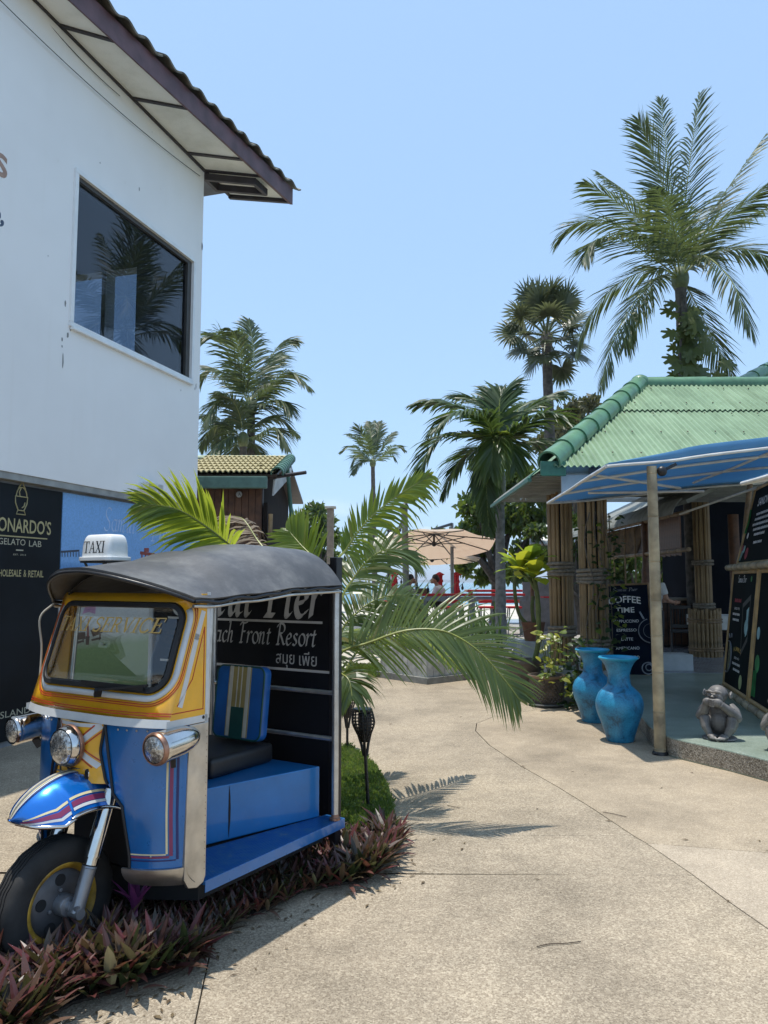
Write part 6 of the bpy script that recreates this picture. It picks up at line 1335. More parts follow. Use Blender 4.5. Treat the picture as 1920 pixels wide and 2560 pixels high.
# ================================================================== further inside the cafe
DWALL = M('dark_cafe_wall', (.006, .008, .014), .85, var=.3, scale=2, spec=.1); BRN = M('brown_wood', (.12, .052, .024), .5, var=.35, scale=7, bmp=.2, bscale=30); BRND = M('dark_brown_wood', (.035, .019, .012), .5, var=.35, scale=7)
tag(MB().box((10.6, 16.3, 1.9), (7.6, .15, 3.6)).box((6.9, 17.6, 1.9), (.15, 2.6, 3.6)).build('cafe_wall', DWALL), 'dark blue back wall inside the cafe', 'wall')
gz = empty('bar_shelter', (4.6, 13, 0), label='brown bamboo bar shelter inside the cafe with lattice valance and hanging poles', cat='shelter')
XG = 4.62
mb = MB().shell(lambda u, v: V3((lerp(4.42, 7.6, u), lerp(11.2, 18.2, v), lerp(2.80, 4.3, u))), 2, 2, .06); mb.build('roof_slope', GREYP, gz, recalc=True)
for i in range(10):
    y0 = 11.3 + i * .68; MB().shell(lambda u, v: V3((4.40 - .15 * math.sin(v * 1.5), lerp(y0, y0 + .66, u), 2.84 - .24 * v)), 2, 4, .012).build('eave_panel', GREYP, gz, recalc=True)
mb = MB(); rg = random.Random(4)
for i in range(70): y = 13.85 + i * .052; mb.bar((XG, y - .28, 2.62), (XG, y + .25, 2.12), .012, .020, up=(1, 0, 0))
o = mb.build('lattice', BAMD, gz); o['kind'] = 'stuff'; o['label'] = 'diagonal bamboo lattice valance'
MB().box((XG + .02, 15.6, 2.37), (.006, 3.6, .5)).build('lattice_backing', BRND, gz)
for zz in (2.66, 2.09): bamboo_pole('lattice_rail', BAMD, gz, (XG - .02, 11.6, zz), (XG - .02, 17.6, zz), .035, .4, 8, seed=int(zz * 9))
for i in range(24): MB().box((XG, 12.0 + i * .075, 2.32), (.02, .068, .62)).build('valance_board', BRN, gz) if i == 0 else None
vb = gz.children[-1]
for i in range(1, 24): inst('valance_board', vb, gz, loc=(0, i * .075, .01 * (i % 3)))
for y in (16.1, 15.3, 14.6, 14.0): bamboo_pole('hanging_pole', BAM, gz, (XG - .05, y, 2.6), (XG - .05, y, 1.35), .016, .3, 6, seed=int(y))
pf = []
for i in range(26): z = i / 25 * 2.5; pf.append((.055 + .022 * math.sin(z * 9) * (1 if .9 < z < 1.7 else .25) + (.03 if 1.28 < z < 1.42 else 0), z))
for y in (13.55, 17.4): MB().lathe(pf, 12, c=(XG - .02, y, PZ)).build('carved_post', BRN, gz, smooth=50)
MB().lathe([(.09, 0), (.09, 2.6)], 10, c=(6.1, 13.4, PZ)).build('shelter_post', BRN, gz, smooth=50)
ctr = empty('bar_counter', (6.6, 17.5, PZ), label='brown bar counter with a pale top inside the cafe', cat='counter'); MB().box((6.6, 17.5, PZ + .52), (1.7, .6, 1.0)).build('front', BRND, ctr, bevel=.01); MB().box((6.6, 17.48, PZ + 1.045), (1.85, .75, .05)).build('top', M('counter_top', (.30, .25, .19), .4), ctr, bevel=.01)
for i in range(12): MB().box((5.78 + i * .145, 17.19, PZ + .5), (.12, .02, .9)).build('counter_slat', BRN, ctr, bevel=.004)
CHB = M('black_chair_wood', (.012, .012, .013), .35, var=.2)
def chair(q, rz, label):
    e = empty('cafe_chair', q, rz, label, 'chair', 'black slat-back cafe chairs'); e['_w'] = (0, 0, 0); b_ = lambda mb, n, **k: mb.build(n, CHB, e, local=True, **k)
    b_(MB().box((0, 0, .45), (.43, .43, .045)), 'seat', bevel=.01)
    for x in (-.19, .19): b_(MB().tube([(x, -.19, 0), (x, -.19, .43)], .02, 8), 'leg'); b_(MB().tube([(x, .24, 0), (x, .19, .45), (x, .27, .98)], .02, 8), 'leg')
    for z in (.93, .56): b_(MB().box((0, .20 + (z - .45) * .14, z), (.38, .025, .07)), 'back_rail', bevel=.005)
    for i in range(6): b_(MB().bar((-.14 + i * .056, .215, .58), (-.14 + i * .056, .262, .92), .022, .014), 'back_slat')
    for x in (-.19, .19): b_(MB().bar((x, -.19, .2), (x, .22, .2), .02, .03), 'stretcher')
q = G(1706, 1635, PZ); chair(q, R(160), 'black slat-back chair standing left of the wide bamboo basket foot'); chair(V3((P(1822, 1560, 15.5).x, 15.5, PZ)), R(200), 'black slat-back chair between the inner column and the menu rack')
tb_ = empty('cafe_table', (6.75, 15.6, PZ), label='cafe table with a white cloth behind the inner bamboo column', cat='table'); MB().box((6.75, 15.7, PZ + .73), (.9, .9, .03)).build('table_top', CHB, tb_); MB().lathe([(.2, 0), (.04, .05), (.035, .72)], 12, c=(6.75, 15.7, PZ)).build('pedestal', CHB, tb_, smooth=40)
mb = MB().box((6.75, 15.7, PZ + .752), (.94, .94, .012)).box((6.75, 15.232, PZ + .62), (.94, .006, .26)).box((6.282, 15.7, PZ + .62), (.006, .93, .26)); mb.build('tablecloth', M('white_cloth', (.65, .65, .62), .8), tb_)
tag(MB().lathe([(.06, 0), (.075, .02), (.075, .22), (.06, .26)], 14, c=(6.9, 17.3, PZ + 1.07)).build('napkin_box', STEPW, smooth=40), 'white box standing on the bar counter', 'box')
# ---------------- potted plants by the columns
def pot(q, r0, r1, h, mat, label, cat='potted plant', saucer=None, rim=None, woven=False):
    q = V3(q); e = empty('potted_plant', q, label=label, cat=cat); z0 = .03 if saucer else 0
    MB().lathe([(r0, z0), (r0 * 1.02, z0 + .01), (r1 * .97, h * .88), (r1, h * .9), (r1 * 1.03, h), (r1 * .93, h), (r1 * .88, h * .88), (.01, h * .86)], 40, c=q, caps=False).build('pot', mat, e, smooth=40)
    if woven:
        mb = MB()
        for k in range(9):
            for i in range(26):
                a = (i + .5 * (k % 2)) * 2 * math.pi / 26; zz = z0 + .05 + k * (h * .78 - z0) / 9.5; rr_ = lerp(r0, r1 * .97, (zz - z0) / (h * .88)); p = q + V3((math.cos(a) * rr_, math.sin(a) * rr_, zz)); mb.ell(p, (.016, .016, .021), 6, 4)
        o = mb.build('woven_relief', mat, e, smooth=60); o['kind'] = 'stuff'
    if saucer: MB().lathe([(.02, 0), (saucer * .85, 0), (saucer, .03), (saucer * .97, .045), (saucer * .9, .03), (.02, .025)], 36, c=q, caps=False).build('saucer', M('grey_saucer', (.12, .12, .115), .7), e, smooth=40)
    if rim: MB().lathe([(r1 * .98, h * .9), (r1 * 1.06, h * .92), (r1 * 1.06, h * .99), (r1 * .98, h)], 40, c=q, caps=False).build('rim', rim, e, smooth=40)
    MB().lathe([(.001, 0), (r1 * .9, 0)], 24, c=q + V3((0, 0, h * .9)), caps=False).build('soil', SOIL, e); return e
def heart(name, mat, s=1.0):
    pts = [(0, 0), (.28, -.12), (.46, .08), (.42, .40), (.22, .75), (0, 1.08), (-.22, .75), (-.42, .40), (-.46, .08), (-.28, -.12)]; mb = MB(); vs = [V3((x * s, y * s, -abs(x) * .35 * s - .12 * s * (y - .3) ** 2)) for x, y in pts]; vs += [V3((0, .4 * s, 0)), V3((0, .75 * s, -.03 * s))]
    fs = [(0, 1, 10), (1, 2, 10), (2, 3, 10), (3, 4, 11, 10), (4, 5, 11), (5, 6, 11), (6, 7, 10, 11), (7, 8, 10), (8, 9, 10), (9, 0, 10)]; me = bpy.data.meshes.new(name); me.from_pydata([tuple(v_) for v_ in vs], [], fs); me.materials.append(mat)
    me.polygons.foreach_set('use_smooth', [True] * len(me.polygons)); return me
POTH = leafmat('pothos_leaf', (.10, .17, .03), (.26, .32, .05), .4, .35, (.5, .55, .06)); POTH2 = leafmat('pothos_leaf_yellow', (.26, .29, .04), (.42, .42, .07), .4, .35, (.6, .6, .08)); DGR = leafmat('dark_climber_leaf', (.025, .055, .015), (.06, .11, .03), .3, .4)
HM = [heart('leaf', POTH), heart('leaf', POTH2), heart('leaf', DGR)]
def leaves(parent, spots, rg, sz, meshes):
    o0 = V3(parent['_w'])
    for p in spots:
        d = V3((rg.uniform(-1, 1), rg.uniform(-1.2, .4), rg.uniform(-.5, .6))).normalized(); m3 = frame(d.cross(V3((0, 0, 1))).normalized() if abs(d.z) < .95 else V3((1, 0, 0)), V3((0, -.5, .8)) + d * .3); s = sz * rg.uniform(.6, 1.25)
        inst('leaf', rg.choice(meshes), parent, V3(p) - o0, m3 @ Matrix.Rotation(rg.uniform(-1.5, 1.5), 3, 'Z'), (s, s, s))
DPOT = M('dark_woven_pot', (.10, .078, .062), .55, var=.4, scale=9, bmp=.3); TERR = M('terracotta', (.20, .09, .055), .75, var=.25, bmp=.2); PRIM = M('pot_rim_brown', (.24, .15, .085), .6, var=.2)
q = G(1368, 1764); pp_ = pot(q, .185, .232, .40, DPOT, 'yellow-green climber in a dark woven pot with a saucer', saucer=.245, rim=PRIM, woven=True); rg = random.Random(31)
sp_ = [P(lerp(1342, 1415, rg.random()), lerp(1562, 1685, rg.random() ** .9), 9.95 + rg.uniform(-.16, .2)) for _ in range(70)] + [P(lerp(1350, 1400, rg.random()), lerp(1680, 1704, rg.random()), 9.80) for _ in range(8)] + [P(1410 + 12 * rg.random(), 1690 + 50 * rg.random(), 9.75) for _ in range(7)]
leaves(pp_, sp_, rg, .075, [HM[0], HM[0], HM[1], HM[1]])
for i in range(7): a = P(1350 + 9 * i, 1590 + 12 * (i % 3), 9.95); MB().tube(bez([q + V3((rg.uniform(-.1, .1), 0, .36)), q.lerp(a, .6) + V3((.02, 0, .1)), a], 8), .006, 5).build('stem', M('green_stem', (.12, .16, .04), .5), pp_, smooth=60)
# dark bush between the pot and the vases
bq = V3((P(1440, 1700, 10.25).x, 10.25, 0)); bsh = empty('climber_bush', bq, label='dark green climber bush between the woven pot and the blue vases', cat='bush'); sp_ = [P(rg.gauss(1436, 20), lerp(1590, 1770, rg.random() ** .9), 10.1 + rg.uniform(-.25, .3)) for _ in range(150)]
leaves(bsh, [s for s in sp_ if s.z > .03], rg, .085, [HM[2], HM[2], HM[0]]); MB().tube(bez([bq, bq + V3((.03, 0, .4)), bq + V3((-.02, .05, .8))], 8), .02, 6).build('stem', BARK, bsh, smooth=60); MB().box(bq + V3((.05, .15, .09)), (.5, .5, .18)).build('planter', M('grey_planter', (.16, .155, .14), .85), bsh, bevel=.02)
# vine on the second column
vn = empty('column_vine', (c2.x, c2.y - .2, PZ), label='climbing vine with heart-shaped leaves on the bamboo column', cat='vine'); sp_ = []
for i in range(190): a = rg.uniform(-2.9, .2); z = rg.uniform(.5, 2.4); R_ = .27 + .06 * rg.random(); a = a if z > 1.2 else rg.uniform(-2.6, .3); sp_.append(V3((c2.x + math.cos(a) * R_ + (.10 if rg.random() < .45 else 0), c2.y + math.sin(a) * R_, PZ + z)))
leaves(vn, [s for s in sp_ if s.x > c2.x - .05 or rg.random() < .4], rg, .075, [HM[2], HM[0], HM[2]])
for k in range(4): MB().tube([V3((c2.x + math.cos(a_) * .245, c2.y + math.sin(a_) * .245, PZ + .4 + i * .2)) for i, a_ in enumerate([-.4 - k * .55 + .25 * math.sin(j + k) for j in range(11)])], .008, 5).build('stem', BARK, vn, smooth=60)
# broad-leaved plant with a bare stem
OBM = leafmat('broad_leaf_green', (.14, .25, .025), (.26, .38, .04), .5, .3, (.5, .62, .05)); OBY = leafmat('broad_leaf_yellow', (.34, .38, .02), (.5, .5, .05), .45, .3, (.65, .65, .05))
def obov(mat):
    mb = MB(); n = 8; prof = [.03, .10, .2, .3, .38, .42, .40, .28, .0]
    for i in range(n + 1): y = i / n; mb.v += [V3((-prof[i] * .62, y, .10 * prof[i] - .30 * y * y + .015 * math.sin(i * 2))), V3((0, y, -.30 * y * y)), V3((prof[i] * .62, y, .10 * prof[i] - .30 * y * y + .015 * math.sin(i * 2 + 1)))]
    for i in range(n): a = i * 3; mb.f += [(a, a + 3, a + 4, a + 1), (a + 1, a + 4, a + 5, a + 2)]
    me = bpy.data.meshes.new('leaf'); me.from_pydata([tuple(v_) for v_ in mb.v], [], mb.f); me.materials.append(mat); me.polygons.foreach_set('use_smooth', [True] * len(me.polygons)); return me
OB = [obov(OBM), obov(OBY)]
bp = V3((P(1312, 1690, 10.75).x, 10.75, 0)); bl_ = pot(bp, .22, .27, .54, DPOT, 'tall plant with a crown of broad yellow-green leaves in a wide dark pot', rim=DPOT)
st = bez([bp + V3((.12, 0, .45)), P(1346, 1600, 10.7), P(1344, 1500, 10.65), P(1336, 1445, 10.65)], 14); MB().tube(st, [.042, .04, .038, .036, .036, .035, .035, .034, .034, .033, .033, .03, .03, .028, .025], 10).build('stem', M('green_trunk', (.10, .12, .03), .6, var=.3, scale=9), bl_, smooth=60)
ctrs = [P(1336, 1445, 10.65), P(1300, 1425, 10.75), P(1322, 1405, 10.8)]
for c in ctrs[1:]: MB().tube(bez([P(1341, 1480, 10.65), P(1328, 1455, 10.68), c], 6), .02, 7).build('branch', MATS['green_trunk'], bl_, smooth=60)
for c in ctrs:
    for i in range(12):
        a = i * 2.4 + rg.uniform(-.3, .3); el = lerp(1.3, -.05, i / 11) + rg.uniform(-.15, .15); d = V3((math.cos(a) * math.cos(el), math.sin(a) * math.cos(el) - .15, math.sin(el))).normalized(); yv = d; xv = d.cross(V3((0, 0, 1))).normalized(); m3 = Matrix((xv, yv, xv.cross(yv))).transposed(); s = rg.uniform(.28, .42)
        inst('leaf', OB[1] if rg.random() < (.5 if c is ctrs[1] else .22) else OB[0], bl_, c - bp, m3, (s * 1.05, s, s))
ap = P(1334, 1602, 13.4); st_ = empty('plant_stand', (ap.x, ap.y, 0), label='low white stand under the terracotta pot', cat='stand'); MB().box((ap.x, ap.y, ap.z / 2), (.5, .5, ap.z)).build('block', STEPW, st_, bevel=.02)
ta = pot(ap + V3((0, 0, .002)), .15, .2, .32, TERR, 'terracotta pot with bare green curved stems behind the broad-leaved plant')
for pts in ([(1318, 1560), (1300, 1540), (1290, 1505), (1286, 1460), (1288, 1425)], [(1335, 1558), (1330, 1520), (1333, 1490)], [(1342, 1556), (1348, 1530), (1346, 1505)]): MB().tube(bez([P(x, y, 13.4) for x, y in pts], 12), .032, 8).build('stem', MATS['green_trunk'], ta, smooth=60)
# lantern-like red lamp and far bench items left out of view keep to the terrace below
# ================================================================== palms and trees
PALM = leafmat('coconut_leaf', (.045, .07, .03), (.11, .15, .065), .28, .45, (.22, .28, .06), dry=(.2, .17, .08), spec=.35); PALM2 = leafmat('palm_leaf_deep', (.035, .065, .02), (.08, .135, .04), .26, .42, (.2, .3, .05), spec=.35); FAN = leafmat('fan_palm_leaf', (.07, .09, .04), (.17, .19, .10), .25, .35, (.2, .22, .08)); BARKD = M('dark_palm_bark', (.085, .075, .065), .9, var=.4, scale=9, bmp=.6, bscale=25, bdist=.015)
def trunk(e, pts, r0, r1, mat, rings=True):
    cur = bez(pts, 40); rs = [lerp(r0, r1, (i / 40) ** .8) * (1 + (.05 if rings and i % 2 else 0)) for i in range(41)]; rs[0] *= 1.25; return MB().tube(cur, rs, 12).build('trunk', mat, e, smooth=50)
def palm(label, base, crown_px, Y, fr, mat, ll, w, n, r0, r1, bark, group=None, hang=.35, t0=.12, seed=0, lean=None, boots=.16, N=None, rmat=None, vee=-.1, a0=72, brk=0):
    c = P(*crown_px, Y); b_ = V3(base); e = empty('palm_tree', b_, label=label, cat='palm tree', group=group); mid = b_.lerp(c, .5) + V3(lean or (0, 0, 0)); trunk(e, [b_ - V3((0, 0, .05)), mid, c - V3((0, 0, .1))], r0, r1, bark)
    MB().ell(c - V3((0, 0, boots * .4)), (boots, boots, boots * 1.5), 12, 8).build('crown_shaft', RACHD, e, smooth=60)
    rg = random.Random(seed)
    for i, f in enumerate(fr):
        pts = [c - V3((0, 0, boots * .4))] + [P(x, y, Y + d) for x, y, d in f]; frond('frond', e, pts, mat, n=n, ll=ll * rg.uniform(.9, 1.1), w=w, hang=hang, vee=vee, t0=t0, seed=seed * 50 + i, rr=.022 if ll > .4 else .015, rmat=rmat, jit=.17, segs=3, a0=a0, brk=brk)
    return e
cc = P(1700, 690, 17)
palm('tall coconut palm with a wide ragged crown and a climber on its trunk, right', (P(1735, 1455, 17).x, 17, 0), (1700, 690), 17,
     [[(1688, 560, .2), (1668, 400, .5), (1652, 248, .8)], [(1680, 560, -.2), (1640, 410, -.3), (1597, 300, -.5)], [(1708, 560, .4), (1725, 400, .6), (1750, 235, .8)], [(1660, 590, .8), (1590, 500, 1.6), (1495, 430, 2.2)],
      [(1650, 600, -.6), (1570, 525, -1.2), (1463, 455, -1.6)], [(1640, 625, .2), (1540, 560, .5), (1450, 555, .8), (1388, 600, 1)], [(1640, 650, -.8), (1560, 600, -1.6), (1490, 600, -2), (1455, 655, -2.2)],
      [(1640, 670, .5), (1545, 710, 1), (1475, 790, 1.3), (1440, 880, 1.4)], [(1650, 690, -.5), (1590, 750, -1), (1530, 860, -1.3), (1500, 975, -1.4)], [(1740, 590, .3), (1820, 470, .6), (1915, 335, .9)], [(1745, 610, -.4), (1835, 530, -.9), (1935, 450, -1.3)],
      [(1745, 630, .6), (1830, 560, 1.4), (1940, 510, 2)], [(1755, 645, 0), (1850, 620, .1), (1955, 660, .2)], [(1755, 640, -.7), (1820, 690, -1.4), (1860, 770, -1.7), (1885, 838, -1.8)], [(1725, 730, .3), (1765, 810, .6), (1800, 880, .8), (1840, 955, .9)],
      [(1690, 600, -1.2), (1670, 520, -2.2), (1640, 470, -3)], [(1720, 610, 1.2), (1760, 520, 2.2), (1800, 480, 3)], [(1640, 700, 1.2), (1580, 780, 2), (1560, 870, 2.3)]], PALM, 1.0, .019, 70, .16, .12, BARKD, seed=1, boots=.20, hang=.13, vee=-.25, brk=.04, a0=50)
# climber with split leaves on that trunk
def monst():
    pts = []; n = 22
    for i in range(n): a = lerp(-2.9, 2.9, i / (n - 1)); r = (.5 + .12 * math.cos(a)) * (1 if i % 3 else .55); pts.append((math.sin(a) * r * .9, .42 - math.cos(a) * r * -1 * .9))
    mb = MB(); vs = [V3((x, y, -.35 * (x * x + (y - .3) ** 2))) for x, y in pts] + [V3((0, .35, 0))]; fs = [(i, (i + 1) % n, n) for i in range(n)]
    me = bpy.data.meshes.new('leaf'); me.from_pydata([tuple(v_) for v_ in vs], [], fs); me.materials.append(leafmat('split_leaf', (.06, .09, .025), (.13, .16, .04), .25, .35, (.25, .28, .05))); me.polygons.foreach_set('use_smooth', [True] * n); return me
MN = monst(); rg = random.Random(9); cv = empty('trunk_climber', P(1712, 955, 16.8), label='climber with large split leaves on the tall coconut trunk', cat='vine'); cv['_w'] = tuple(cv.location)
for i in range(64):
    y = lerp(760, 985, i / 63); x = 1706 + (y - 700) * .05 + rg.gauss(0, 1) * (26 if y < 900 else 45) * (.62 if y > 900 or i % 3 else .3); p = P(x, y, 16.75 + rg.uniform(-.2, .3)); d = V3((x - 1710, 0, 0)).normalized() if abs(x - 1710) > 5 else V3((1, 0, 0))
    yv = V3((d.x * .5, -.5, -.75 + rg.uniform(-.3, .3))).normalized(); xv = yv.cross(V3((0, -1, .3))).normalized(); m3 = Matrix((xv, yv, xv.cross(yv))).transposed() @ Matrix.Rotation(rg.uniform(-.7, .7), 3, 'Z'); s = rg.uniform(.34, .52); inst('leaf', MN, cv, p - V3(cv.location), m3, (s, s, s))
MB().tube([P(1704 + 3 * math.sin(k), 740 + k * 30, 16.8) for k in range(9)], .03, 6).build('stem', BARKD, cv, smooth=60)
# fan palm
def fanleaf(name, e, c, tip, r, seed, mat):
    rg = random.Random(seed); c, tip = V3(c), V3(tip); mb = MB(); ax = (tip - c).normalized(); mb.tube(bez([c, c.lerp(tip, .5) + V3((0, 0, .06)), tip], 8), [.03, .028, .026, .024, .022, .02, .02, .018, .016], 6, mi=1)
    view = V3((rg.uniform(-.9, .9), rg.uniform(-1, -.2), rg.uniform(.2, 1.2))).normalized(); up = (ax + V3((0, 0, -.15))).normalized(); sd = up.cross(view).normalized(); nn = sd.cross(up); n = 34
    for i in range(n):
        a = lerp(-2.35, 2.35, i / (n - 1)); L = r * rg.uniform(.85, 1.05) * (1 - .1 * abs(a) / 2.35); d = (up * math.cos(a) + sd * math.sin(a) + nn * (.16 if i % 2 else .05) + nn * .25 * math.cos(a)).normalized(); w = r * .052; W_ = d.cross(nn).normalized(); o = len(mb.v)
        q = tip.copy()
        for k, ww in enumerate((.35, 1, .75, 0)):
            if k < 3: mb.v += [q - W_ * w * ww, q + W_ * w * ww]
            else: mb.v.append(q.copy())
            d = (d + V3((0, 0, -.16 * k))).normalized(); q = q + d * L / 3
        mb.f += [(o, o + 1, o + 3, o + 2), (o + 2, o + 3, o + 5, o + 4), (o + 4, o + 5, o + 6)]; mb.m += [0, 0, 0]
    return mb.build(name, [mat, RACHD], e)
fb = P(1385, 1455, 24); fc = P(1366, 852, 24); fe_ = empty('fan_palm', (fb.x, 24, 0), label='fan palm with round pleated leaves behind the green roof', cat='palm tree'); trunk(fe_, [(fb.x, 24, 0), (fb.x - .02, 24, 4), fc - V3((0, 0, .1))], .20, .15, BARKD)
MB().ell(fc, (.2, .2, .36), 12, 8).build('crown_shaft', BARK, fe_, smooth=60)
rgf = random.Random(5)
for i in range(30):
    a = i * 2.4; el = lerp(1.4, -1.05, i / 29); d = V3((math.cos(a) * math.cos(el), math.sin(a) * math.cos(el), math.sin(el))) * rgf.uniform(.8, 1.25); fanleaf('fan_leaf', fe_, fc + V3((0, 0, .15)), fc + V3((0, 0, .25)) + d, rgf.uniform(.72, .92), 60 + i, FAN)
# bushy palm in a white planter by the path
bp0 = V3((P(1252, 1600, 15.5).x, 15.5, 0)); bc = P(1246, 1130, 15.5); be = empty('palm_tree', bp0, label='bushy dark green palm with a ringed grey trunk in front of the parasols', cat='palm tree')
trunk(be, [bp0, bp0.lerp(P(1250, 1300, 15.5), .5), P(1250, 1245, 15.5)], .125, .085, BARKG); MB().tube([P(1251, 1262, 15.5), P(1250, 1200, 15.5), P(1247, 1130, 15.5)], [.10, .115, .05], 12).build('crown_shaft', M('crownshaft_green', (.22, .22, .15), .5, var=.25), be, smooth=60)
for i, (f, mt) in enumerate([([(1200, 1050, .1), (1120, 1010, .3), (1040, 1010, .5)], PALM2), ([(1190, 1090, -.4), (1110, 1090, -.8), (1060, 1150, -1), (1050, 1230, -1.1)], PALM2), ([(1215, 1050, -.6), (1150, 1030, -1.2), (1080, 1075, -1.5)], PALM2), ([(1230, 1050, .6), (1190, 1000, 1.2), (1140, 990, 1.6)], PALM2), ([(1290, 1050, .3), (1350, 1000, .6), (1410, 985, .9)], PALM2), ([(1290, 1080, -.5), (1360, 1040, -1), (1430, 1060, -1.3)], PALM2), ([(1300, 1110, .2), (1370, 1110, .4), (1420, 1160, .5)], PALM2), ([(1275, 1060, .8), (1310, 1010, 1.5), (1360, 1010, 2)], PALM2), ([(1240, 1090, -.5), (1232, 1120, -.8), (1228, 1180, -.9)], YP), ([(1265, 1095, -.4), (1282, 1120, -.7), (1288, 1170, -.8)], YP), ([(1248, 1040, 0), (1250, 1000, .1), (1262, 975, .2)], PALM2), ([(1205, 1120, .6), (1150, 1150, 1.1), (1105, 1240, 1.3)], PALM2), ([(1222, 1100, -.3), (1215, 1180, -.5), (1222, 1330, -.4)], PALM2)]):
    frond('frond', be, [bc] + [P(x, y, 15.5 + d) for x, y, d in f], mt, n=54, ll=.80, w=.03, a0=44, a1=20, hang=.2, vee=.1, t0=.16, seed=200 + i, rr=.018, jit=.16, segs=4)
MB().lathe([(.36, 0), (.42, .05), (.46, .42), (.48, .46), (.42, .46), (.38, .36), (.01, .35)], 28, c=bp0, caps=False).build('planter', M('white_planter', (.62, .62, .59), .6, var=.15), be, smooth=40)
# two coconut palms on the left, one far palm
lp = P(640, 1455, 34)
palm('taller of two coconut palms behind the small tiled building', (P(628, 1455, 34).x, 34, 0), (628, 1010), 34, [[(635, 930, .3), (632, 860, .6), (622, 800, 1)], [(600, 940, -.5), (560, 850, -1), (520, 840, -1.4)], [(660, 930, .6), (700, 860, 1.2), (738, 850, 1.5)], [(670, 970, -.5), (720, 930, -1), (778, 970, -1.4)], [(590, 960, .5), (530, 920, 1), (480, 960, 1.3)], [(590, 1000, -.8), (545, 1000, -1.5), (510, 1060, -2)], [(650, 960, 1), (680, 900, 2), (700, 880, 3)], [(610, 930, -1), (590, 850, -2), (570, 820, -3)], [(655, 1010, -.6), (700, 1000, -1.2), (730, 1030, -1.6)], [(600, 1030, .4), (560, 1060, .8), (530, 1110, 1)]], PALM, 1.35, .036, 64, .22, .17, BARKD, 'two coconut palms on the left', seed=2, boots=.3, hang=.2, vee=-.3, a0=54)
palm('lower coconut palm with drooping fronds beside the taller one behind the tiled building', (P(612, 1455, 33).x, 33, 0), (608, 1095), 33, [[(640, 1060, .3), (690, 1040, .6), (745, 1085, .8)], [(650, 1085, -.5), (690, 1070, -1), (722, 1120, -1.3)], [(570, 1060, .3), (530, 1070, .6), (500, 1115, .8)], [(580, 1090, -.5), (545, 1110, -1), (510, 1145, -1.2)], [(590, 1110, .6), (575, 1140, 1), (560, 1180, 1.2)], [(635, 1110, .6), (655, 1140, 1), (680, 1175, 1.2)], [(600, 1040, -.5), (580, 1000, -1), (550, 980, -1.4)], [(615, 1030, .5), (640, 980, 1), (670, 960, 1.4)], [(575, 1075, 1), (540, 1040, 1.8), (505, 1040, 2.4)]], PALM, 1.3, .036, 60, .2, .16, BARKD, 'two coconut palms on the left', seed=3, boots=.26, hang=.22, vee=-.3, a0=54)
palm('slender far coconut palm standing alone against the sky', (P(938, 1455, 52).x, 52, 0), (932, 1155), 52, [[(930, 1110, 0), (926, 1080, .5), (922, 1055, 1)], [(940, 1110, .3), (946, 1080, .6), (950, 1055, 1)], [(910, 1120, 0), (890, 1090, .5), (868, 1085, 1)], [(955, 1120, 0), (970, 1095, .5), (985, 1080, 1)], [(905, 1135, -1), (880, 1115, -2), (850, 1130, -2)], [(960, 1140, -1), (985, 1115, -2), (1012, 1125, -2)], [(910, 1145, 1), (890, 1140, 2), (878, 1165, 2)], [(950, 1135, 1), (975, 1130, 2), (990, 1150, 2)], [(920, 1115, -1), (905, 1085, -2), (895, 1065, -2)], [(935, 1105, 1), (937, 1075, 2), (936, 1052, 3)], [(915, 1150, -1), (895, 1160, -1.5), (880, 1185, -2)]], PALM, .95, .045, 40, .2, .13, BARKD, seed=4, boots=.22, hang=.15, a0=52)
# broad-leaved trees
TREE = leafmat('almond_tree_leaf', (.03, .065, .014), (.09, .15, .03), .38, .4, (.3, .4, .05)); TREE2 = leafmat('bush_leaf', (.03, .06, .015), (.075, .13, .03), .32, .42, (.25, .35, .05)); TREE3 = leafmat('dry_tree_leaf', (.06, .07, .025), (.13, .12, .05), .3, .5, (.25, .25, .08))
def crown(e, clumps, n, sz, mat, seed, name='crown'):
    rg = random.Random(seed); mb = MB(); tot = sum(r ** 2 for _, r in clumps)
    for c, r in clumps:
        for _ in range(int(n * r * r / tot)):
            d = V3((rg.gauss(0, 1), rg.gauss(0, 1), rg.gauss(0, 1))).normalized(); k = rg.random() ** .45; p = V3(c) + V3((d.x * r, d.y * r, d.z * r * .72)) * k; a = V3((rg.uniform(-1, 1), rg.uniform(-1, 1), rg.uniform(-.6, .4))).normalized(); u = a.orthogonal().normalized(); u = Matrix.Rotation(rg.uniform(0, 6.28), 3, a) @ u; w_ = a.cross(u); s = sz * rg.uniform(.6, 1.3)
            mb.add([p, p + u * s * .5 + w_ * s * .28, p + u * s * 1.05 - a * s * .12, p + u * s * .5 - w_ * s * .28], [(0, 1, 2, 3)])
    return mb.build(name, mat, e)
def tree(label, base, clumps, n, sz, mat, seed, r0=.18, cat='tree', group=None):
    b_ = V3(base); e = empty('tree' if cat == 'tree' else 'bush', b_, label=label, cat=cat, group=group); top = sum((V3(c) for c, r in clumps), V3()) / len(clumps); fork = b_.lerp(V3((top.x, top.y, b_.z)), .3); fork.z = lerp(b_.z, top.z, .45)
    MB().tube(bez([b_, b_.lerp(fork, .5) + V3((.05, 0, 0)), fork], 8), [lerp(r0, r0 * .65, i / 8) for i in range(9)], 9).build('trunk', BARKD, e, smooth=60)
    for c, r in clumps[::max(1, len(clumps) // 7)]: MB().tube(bez([fork, fork.lerp(V3(c), .5) + V3((0, 0, -.1 * r)), V3(c)], 8), [lerp(r0 * .5, r0 * .12, i / 8) for i in range(9)], 7).build('limb', BARKD, e, smooth=60)
    crown(e, clumps, n, sz, mat, seed); return e
